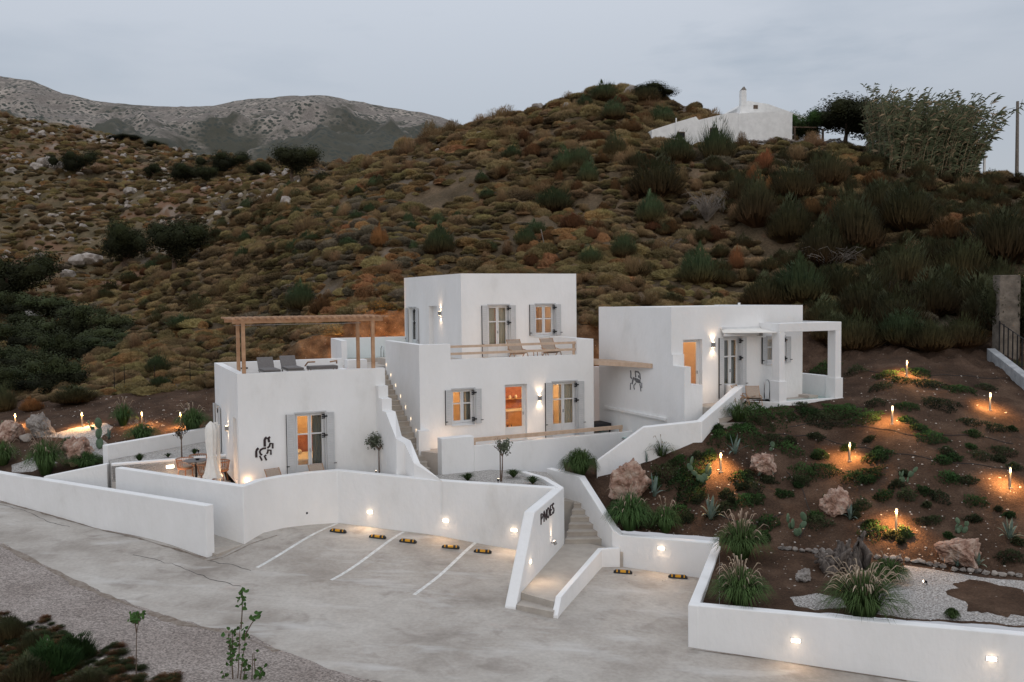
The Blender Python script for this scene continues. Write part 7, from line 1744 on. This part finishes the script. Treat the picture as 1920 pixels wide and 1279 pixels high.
# low roof sofa frame
so = empty('roof_bench', f1.p(3.6, 3.2, 3.45), 'low brown seat with curved arms at the right on the roof terrace', 'seat')
MB().box(3.1, 4.2, 2.9, 3.5, 3.72, 3.84, f1).build('seat', M['grey_fabric'], so); MB().tube([f1.p(3.05, 3.5, 3.84), f1.p(3.1, 3.2, 4.0), f1.p(3.3, 2.9, 4.02)], .03, 6).build('arm', M['wood_teak'], so); MB().tube([f1.p(3.9, 2.9, 4.0), f1.p(4.2, 3.1, 4.02), f1.p(4.3, 3.5, 3.9)], .03, 6).build('arm', M['wood_teak'], so)
for a, b_ in ((3.15, 2.95), (4.15, 2.95), (3.15, 3.45), (4.15, 3.45)): MB().box(a-.02, a+.02, b_-.02, b_+.02, 3.45, 3.72, f1).build('leg', M['wood_teak'], so)
tag(MB().box(1.0, 1.28, D1_-.30, D1_-.285, 3.62, 3.68, f1).build('wall_slot_lamp', M['black_metal']), 'small dark slot lamp on the roof terrace parapet', 'lamp')

def deckchair(fr, u, v, z, label, ang=0, group='teak deck chairs'):
    p = fr.p(u, v, z); root = empty('deck_chair', tuple(p), label, 'chair', group, rz=math.atan2(fr.ex.y, fr.ex.x)+ang)
    mb = MB(); mb.box8([(-.28, -.35, .36), (.28, -.35, .36), (.28, .12, .24), (-.28, .12, .24), (-.28, -.35, .385), (.28, -.35, .385), (.28, .12, .265), (-.28, .12, .265)]); mb.build('seat', M['beige_fabric'], root, local=True)
    mb = MB(); mb.box8([(-.28, .12, .25), (.28, .12, .25), (.28, .14, .24), (-.28, .14, .24), (-.28, .48, .80), (.28, .48, .80), (.28, .50, .79), (-.28, .50, .79)]); mb.build('backrest', M['beige_fabric'], root, local=True)
    for x in (-.30, .30):
        MB().tube([(x, -.42, 0), (x, -.1, .42), (x, .38, .46)], .018, 6).build('arm', M['wood_teak'], root, local=True); MB().tube([(x, .42, 0), (x, .0, .33), (x, -.38, .38)], .018, 6).build('leg', M['wood_teak'], root, local=True); MB().tube([(x, .1, .22), (x, .52, .84)], .016, 6).build('back_stile', M['wood_teak'], root, local=True)
    MB().tube([(-.3, .5, .82), (.3, .5, .82)], .016, 6).build('top_rail', M['wood_teak'], root, local=True)
    return root
u_a = f2.hit(990, 660)[0]
deckchair(f2, u_a+.1, 1.1, 3.88, 'sling deck chair on the balcony below the tower door', group='beige sling chairs on the balcony'); deckchair(f2, f2.hit(1052, 660)[0]+.15, 1.1, 3.88, 'sling deck chair on the balcony at the right end', group='beige sling chairs on the balcony')
bt = empty('balcony_table', f2.p(f2.hit(1030, 660)[0]+.05, .95, 3.88), 'small dark tray table between the balcony chairs', 'table'); uu = f2.hit(1030, 660)[0]+.05
MB().box(uu-.22, uu+.22, .75, 1.15, 4.27, 4.29, f2).build('table_top', M['wood_teak'], bt)
for a, b_ in ((-.19, .78), (.19, .78), (-.19, 1.12), (.19, 1.12)): MB().box(uu+a-.012, uu+a+.012, b_-.012, b_+.012, 3.88, 4.27, f2).build('leg', M['wood_teak'], bt)
_d1 = deckchair(f3, f3.hit(1396, 735, -1.0)[0], -1.0, 2.34, 'teak deck chair behind, under the awning', ang=.5, group='teak chairs under the awning'); _d2 = deckchair(f3, f3.hit(1414, 748, -1.25)[0], -1.25, 2.34, 'teak deck chair in front, at the terrace edge under the awning', ang=-.5, group='teak chairs under the awning')
# side tables / passage bench
bn = empty('daybed', f2.p(W2+.45, 1.0, .8), 'black daybed in the shaded passage beside the middle house', 'daybed'); MB().box(W2+.02, W2+1.0, .3, 1.2, 1.02, 1.2, f2).build('mattress', M['dark_fabric'], bn, bevel=.02)
for a, b_ in ((.06, .35), (.95, .35), (.06, 1.15), (.95, 1.15)): MB().box(W2+a-.025, W2+a+.025, b_-.025, b_+.025, .801, 1.02, f2).build('leg', M['black_metal'], bn)
for px, lb in ((1142, 'left steel handrail of the passage pool'), (1158.5, 'right steel handrail of the passage pool')):
    q = at(px, 805, z=.80); q = Vector((q.x, q.y, .80)); d_ = (at(px+9, 805, z=.80)-q); handrail('pool_handrail', q, EX, h=.72, span=.26, label=lb)
for px, lb in ((1433, 'left steel handrail beside the porch column'), (1448.5, 'right steel handrail beside the porch column')):
    q = at(px, 751, z=2.345); handrail('pool_handrail', q, EX, h=.80, span=.26, label=lb)
# lounge backs peeping over the retaining wall in front of the left house
_l1 = deckchair(f1, f1.hit(520, 890, -.8)[0], -.8, .02, 'wooden chair back peeping over the wall under the horse emblem', group='chair backs behind the retaining wall', ang=.3); _l2 = deckchair(f1, f1.hit(600, 880, -.6)[0], -.6, .02, 'wooden chair back peeping over the wall in front of the glazed door', group='chair backs behind the retaining wall', ang=.2)

_d1.scale = (.85, .85, .85); _d2.scale = (.8, .8, .8)
_l1.scale = (.9, .8, .74); _l2.scale = (.9, .8, .72)
# ================================================================== HILLTOP
hb = atd(1222, 18.6, 78.5); hb2 = atd(1476, 18.6, 80.5); fh = Fr(hb, Vector((hb2.x-hb.x, hb2.y-hb.y, 0)))
hh = empty('hilltop_house', tuple(hb), 'old white house with a tall chimney on the hilltop', 'house')
def Hp(px, py, v=0): u, w = fh.hit(px, py, v); return u, w
def polyex(pts_, v0, v1, name, mname='plaster_coarse', parent=None):
    mb = MB(); mb.extr([fh.p(u, v0, w) for u, w in pts_], fh.ey*(v1-v0)); return mb.build(name, M[mname], parent or hh)
gb = 17.0
polyex([(Hp(1222, 0)[0], gb), (Hp(1384, 0)[0], gb), Hp(1384, 211), Hp(1360, 213), Hp(1310, 225), Hp(1305, 218.5), Hp(1272, 228), Hp(1222, 244)], 0, 5, 'wall')
polyex([(Hp(1384, 0)[0]+.005, gb), (Hp(1473, 0)[0], gb), Hp(1473, 208), Hp(1384.3, 213)], 0, 4.5, 'wall')
polyex([(Hp(1388, 0, 4.6)[0], 18), (Hp(1514, 0, 4.6)[0], 18), Hp(1514, 221, 4.6), Hp(1440, 195, 4.6), Hp(1402, 189, 4.6), Hp(1388, 200, 4.6)], 4.6, 9, 'gable')
polyex([(Hp(1473.2, 0)[0], gb), (Hp(1486, 0)[0], gb), Hp(1486, 212), Hp(1473.2, 208.5)], .02, .3, 'side_wall')
polyex([Hp(1386, 216, .9), Hp(1402, 216, .9), Hp(1401, 198, .9), Hp(1389, 198, .9)], .9, 1.6, 'chimney_base'); 
ck = polyex([Hp(1390, 197.8, 1), Hp(1400, 197.8, 1), Hp(1399.5, 169, 1), Hp(1390.5, 169, 1)], 1.0, 1.5, 'chimney'); polyex([Hp(1390, 168.8, 1.1), Hp(1400, 168.8, 1.1), Hp(1395.5, 162, 1.1)], 1.1, 1.4, 'chimney_cap', 'grey_rock', ck)
for (x0, y0, x1, y1) in ((1271, 249, 1283, 258), (1332, 242, 1345, 258)):
    a, b_ = Hp(x0, y1), Hp(x1, y0); w_ = MB().box(a[0]-.06, b_[0]+.06, -.03, -.003, a[1], b_[1]+.08, fh).build('window', M['bark'], hh); MB().box(a[0], b_[0], -.05, -.031, a[1], b_[1], fh).build('pane', M['black_metal'], w_)
polyex([Hp(1413, 204, 4.55), Hp(1421, 204, 4.55), Hp(1421, 197, 4.55), Hp(1413, 197, 4.55)], 4.55, 4.598, 'vent', 'bark'); a = Hp(1267, 252); b_ = Hp(1267, 222); MB().tube([fh.p(a[0], -.12, a[1]-.4), fh.p(a[0], -.12, b_[1])], .06, 8).build('flue_pipe', M['plaster_coarse'], hh)
hp_ = empty('hilltop_pergola', fh.p(Hp(1490, 0)[0], 0, 18.5), 'dark timber pergola at the right of the hilltop house', 'pergola')
for k in range(5): a, b_ = Hp(1476, 213+k*0), Hp(1512, 209); MB().box(a[0]+.2, b_[0]+1.2, .4+.7*k, .5+.7*k, 21.2, 21.32, fh).build('beam', M['bark'], hp_)
for uu_ in (.9, 3.6): MB().box(Hp(1476, 0)[0]+uu_, Hp(1476, 0)[0]+uu_+.14, .4, .54, 17.5, 21.19, fh).build('post', M['bark'], hp_)
# dry stone footing
ft_ = empty('stone_wall', fh.p(8, -.5, 18), 'low dark dry stone wall under the hilltop house', 'wall')
for k in range(70):
    px = 1385+190*(k % 35)/35+R5.uniform(-2, 2); row = k//35; a = Hp(px, 276)[0]; dd = fh.p(a, -.6-.1*row, 0); zz = drop(dd.x, dd.y, 18)
    o = obj('stone', rk['grey_rock'][k % 4], fh.p(a, -.6-.1*row, zz+.15+.28*row), ft_, sc=(.22*R5.uniform(.8, 1.3), .2, .17)); o.location = o.location-ft_.location
# white shelter and pole on the right
ws_ = [at(1822, 330, d=76), at(1848, 331, d=76)]; fw = Fr(ws_[0], ws_[1]-ws_[0]); Lw = (ws_[1]-ws_[0]).length; zb0 = ws_[0].z-.6
sh = empty('white_shelter', tuple(ws_[0]), 'tiny white columned shelter right of the reeds', 'shelter')
for uu_ in (.0, Lw*.42, Lw-.15): MB().box(uu_, uu_+.15, 0, .15, zb0, zb0+2.1, fw).build('column', M['plaster_coarse'], sh)
MB().box(-.3, Lw+.1, -.1, 1.5, zb0+2.1, zb0+2.25, fw).build('roof', M['grey_rock'], sh); MB().box(-.5, .0, .1, 1.4, zb0, zb0+2.09, fw).build('wall', M['grey_rock'], sh)
p0 = at(1906.5, 338, d=74); p1 = at(1908, 190, d=74); pl_ = empty('utility_pole', tuple(p0), 'grey wooden utility pole against the sky at the right edge', 'pole'); MB().tube([p0-Vector((0, 0, .6)), p1], [.15, .11], 8).build('pole', M['dead_wood'], pl_); MB().box(p1.x-.35, p1.x+.05, p1.y-.05, p1.y+.05, p1.z-.75, p1.z-.63).build('bracket', M['black_metal'], pl_)
for (x, y, dd, zz) in ((1640, 212, 92, 0), (1300, 262, 96, 0)):
    e_ = at(x, y, d=dd); s_ = p1-Vector((.2, 0, .5)); MB().tube([s_.lerp(e_, t/10)+Vector((0, 0, -1.2*math.sin(math.pi*t/10))) for t in range(11)], .010, 4).build('wire', M['black_metal'], pl_)
# reeds: individual tall canes in one clump
p = hit(1730, 322); rd = empty('reed_clump', tuple(p), 'tall windblown reed clump on the crest right of the dark tree', 'reeds'); Wm = size_at(p, 172); Hm = size_at(p, 138); rg = random.Random(77); mb = MB(); V2, F2 = [], []
for i in range(560):
    b0 = p+Vector((rg.uniform(-.5, .42)*Wm, rg.uniform(-2.4, 2.4), 0)); b0.z = drop(b0.x, b0.y, p.z)-.1; L = Hm*rg.choice((.5, .7, .85, .95))*rg.uniform(.85, 1.15); ln = .02+.42*(b0.x-p.x+Wm/2)/Wm+rg.uniform(-.22, .25)
    pts_ = [b0, b0+Vector((ln*L*.25, 0, L*.4)), b0+Vector((ln*L*.6, 0, L*.75)), b0+Vector((ln*L*1.1, rg.uniform(-.2, .2), L))]; mb.tube(pts_, [.016, .014, .011, .005], 3, cap=False)
    for k in range(34):
        t = rg.uniform(.12, 1); seg_ = min(2, int(t*3)); q = pts_[seg_].lerp(pts_[seg_+1], t*3-seg_); a = rg.uniform(-1, 1); d_ = Vector((.9*rg.uniform(-.35, 1), a, rg.uniform(-.3, .8))).normalized()*rg.uniform(.35, .75); s = Vector((rg.uniform(-.4, .4), .3, 1)).normalized()*.017; kk = len(V2)
        V2 += [q-s-p, q+s-p, q+d_*.5+Vector((0, 0, .06))+s-p, q+d_-Vector((0, 0, .08))-p]; F2.append((kk, kk+1, kk+2, kk+3))
mb.build('cane', M['reed_stem'], rd)['kind'] = 'stuff'; o = obj('foliage', mesh_from('foliage', V2, F2, ['reed_leaf', 'reed_stem'], idx=[1 if (i_*7) % 10 < 1 else 0 for i_ in range(len(F2))]), (0, 0, 0), rd); o['kind'] = 'stuff'
# gate pillar, low wall and fence at the right edge
gq = hit(1880, 668) or at(1880, 668, d=42); gd = gq.y
a = at(1874, 600, d=gd); b_ = at(1913, 600, d=gd); top = at(1874, 516, d=gd).z
gpil = tag(MB().box(a.x, b_.x, gd, gd+.6, gq.z-1, top).build('gate_pillar', M['dark_stone'], bevel=.02), 'tall weathered stone pillar at the right edge', 'pillar')
lw0 = hit(1866, 668); lw1 = hit(1945, 740)
wall('boundary_wall', 'rough whitewashed low wall running down the right edge', [(lw0.x, lw0.y, lw0.z+.35, lw0.z-1.5), (lw1.x, lw1.y, lw1.z+.55, lw1.z-1.5)], side=-1, th=.35, mname='shaded_wash')
fn = empty('railing_fence', tuple(lw0+Vector((.2, .4, 0))), 'dark metal fence on the wall at the right edge', 'fence')
for k in range(9): q = lw0.lerp(lw1, k/9)+Vector((.15, .3, .4)); MB().box(q.x-.02, q.x+.02, q.y-.02, q.y+.02, q.z, q.z+1.3).build('picket', M['black_metal'], fn)
q0_, q1_ = lw0+Vector((.15, .3, 1.6)), lw1+Vector((.15, .3, 1.8)); MB().tube([q0_, q1_], .02, 4).build('top_bar', M['black_metal'], fn)
# wire fence posts above the left garden
for i, (px, py) in enumerate(((215, 735), (234, 728), (291, 730), (357, 722))):
    p = hit(px, py); tag(MB().tube([p, p+Vector((0, 0, size_at(p, 44)))], .018, 5).build('fence_post', M['black_metal']), lab('thin dark iron fence post in the scrub', px, py-20), 'post', 'thin iron fence posts above the left garden')
for px, py, hx, lb in ((1497+0, 0, 0, ''),) if False else ((1022, 466, 36, 'pale stick leaning on the hill above the tower'), (1206, 512, 26, 'short pale stake on the hill above the right house')):
    p = hit(px, py); tag(MB().tube([p, p+Vector((-.25, 0, size_at(p, hx)))], .03, 5).build('wooden_stake', M['dead_wood']), lb, 'stake')
# surveillance dot / hose outlet on the retaining wall
uu_, ww_ = Fr(B1, Vector((B2.x-B1.x, B2.y-B1.y, 0))).hit(575, 962); fq = Fr(B1, Vector((B2.x-B1.x, B2.y-B1.y, 0)))
MB().lathe(Vector((0, 0, 0)), [(.03, 0), (.03, .02)], 8); MB().box(uu_-.03, uu_+.03, -.03, -.002, ww_-.03, ww_+.03, fq).build('camera_dome', M['black_metal'], wall_B)
# ================================================================== FOREGROUND
def stemplant(px, ybase, d_, stems, label, seed, leafs=14):
    """young self-sown tree: stems with heart shaped leaves"""
    root = None; rg = random.Random(seed); p = at(px, ybase, d=d_); root = empty('young_tree', tuple(p), label, 'tree'); mb = MB()
    for (x0, y0, x1, y1, lv) in stems:
        a, b_ = at(x0, y0, d=d_), at(x1, y1, d=d_+.1); mid = a.lerp(b_, .5)+Vector((rg.uniform(-.03, .03), rg.uniform(-.05, .05), 0)); mb.tube([a, mid, b_], [.016, .012, .007], 6)
        lv = int(lv*1.9)
        for k in range(lv):
            t = 1-.42*(k/lv) if lv > 4 else 1-.15*k; q = a.lerp(b_, t)+Vector((rg.uniform(-.09, .09), rg.uniform(-.12, .12), rg.uniform(-.05, .05))); s = rg.uniform(.03, .06)
            nrm = Vector((rg.uniform(-.6, .6), rg.uniform(-1, -.1), rg.uniform(.1, 1))).normalized(); a_ = nrm.orthogonal().normalized(); th = rg.uniform(0, 6.28); a_ = a_*math.cos(th)+nrm.cross(a_)*math.sin(th); c_ = nrm.cross(a_); l_ = MB()
            pts_ = [(0, 0), (.6, .5), (1, .15), (1.05, -.1)]; out = [q+a_*s*x+c_*s*y for x, y in ((-.9, .15), (-.6, .7), (0, .85), (.7, .5), (1.3, 0), (.7, -.5), (0, -.85), (-.6, -.7), (-.9, -.15), (-.6, 0))]
            mid_ = q+nrm*(-.02); n0_ = len(l_.v); l_.v += [tuple(v) for v in out]+[tuple(mid_)]; l_.f += [(n0_+i, n0_+(i+1) % 10, n0_+10) for i in range(10)]; l_.build('leaf', M['sapling_leaf'], root)
    mb.build('stem', M['bark'], root)
stemplant(256, 1330, 19.0, [(256, 1330, 256, 1184, 0), (256, 1186, 251, 1152, 12), (256, 1186, 262, 1150, 12), (258, 1300, 266, 1262, 4)], 'thin sapling with a few leaves at bottom left', 1)
stemplant(440, 1335, 19.0, [(438, 1335, 428, 1190, 8), (440, 1335, 436, 1180, 12), (440, 1335, 450, 1172, 6), (452, 1180, 455, 1105, 12), (444, 1330, 462, 1182, 6), (460, 1190, 486, 1150, 8), (442, 1335, 462, 1240, 8), (472, 1335, 474, 1225, 0), (476, 1335, 476, 1222, 2), (476, 1300, 490, 1250, 8), (440, 1320, 418, 1262, 6)], 'taller many stemmed young tree at the bottom of the photo', 2)
# rough verge at bottom left
vg = []
mb = MB()
for i in range(1300):
    px, py = R5.uniform(-30, 330), R5.uniform(1130, 1330)
    if py < 1140+(px)*.40+18*math.sin(px*.05): continue
    q = gnd(px, py); q.z += .02; s_ = R5.uniform(.2, .75); vg.append((q, R5.uniform(0, 6), (s_*.55, s_*.55, s_*.30)))
scatter('roadside_scrub', vg[0::3], brush_mesh('verge', 'mat_dark', 91, 500, r=.5, h=.5, width=.008), 'dark green scrub on the verge at bottom left')
scatter('roadside_scrub', vg[1::3], brush_mesh('verge_dry', 'dry_brown', 92, 420, r=.5, h=.45, width=.007), 'dry brown weeds and litter on the verge at bottom left')
for i, (px, py, w_, h_) in enumerate(((95, 1262, 130, 100), (140, 1235, 110, 80), (50, 1285, 120, 90), (20, 1200, 70, 80), (60, 1225, 70, 70), (165, 1290, 90, 60))):
    q = gnd(px, py); me = brush_mesh('verge_bush', 'mat_green' if i < 2 else 'broom_dark', 95+i, 900, r=.5, h=.9, width=.012); o = obj('verge_bush', me, q, sc=(size_at(q, w_)*.8, size_at(q, w_)*.8, size_at(q, h_)*.62)); tag(o, ('feathery dark green bush on the verge, ', 'dark bush on the verge ')[i > 0]+('in the bottom left corner', 'behind the corner bush', 'lowest at the left', 'at the left edge', 'right of the edge bush', 'nearest the thin sapling')[i], 'bush', 'bushes on the bottom left verge')
lt = []
for i in range(500):
    px, py = R5.uniform(-30, 380), R5.uniform(1150, 1330)
    if py < 1160+(px)*.40: continue
    q = gnd(px, py); lt.append((q+Vector((0, 0, .02)), R5.uniform(0, 6), R5.uniform(.02, .07)))
scatter('verge_stones', lt, rock_mesh('chip2', 'pebble', 5, 1), 'stones and litter among the verge scrub')
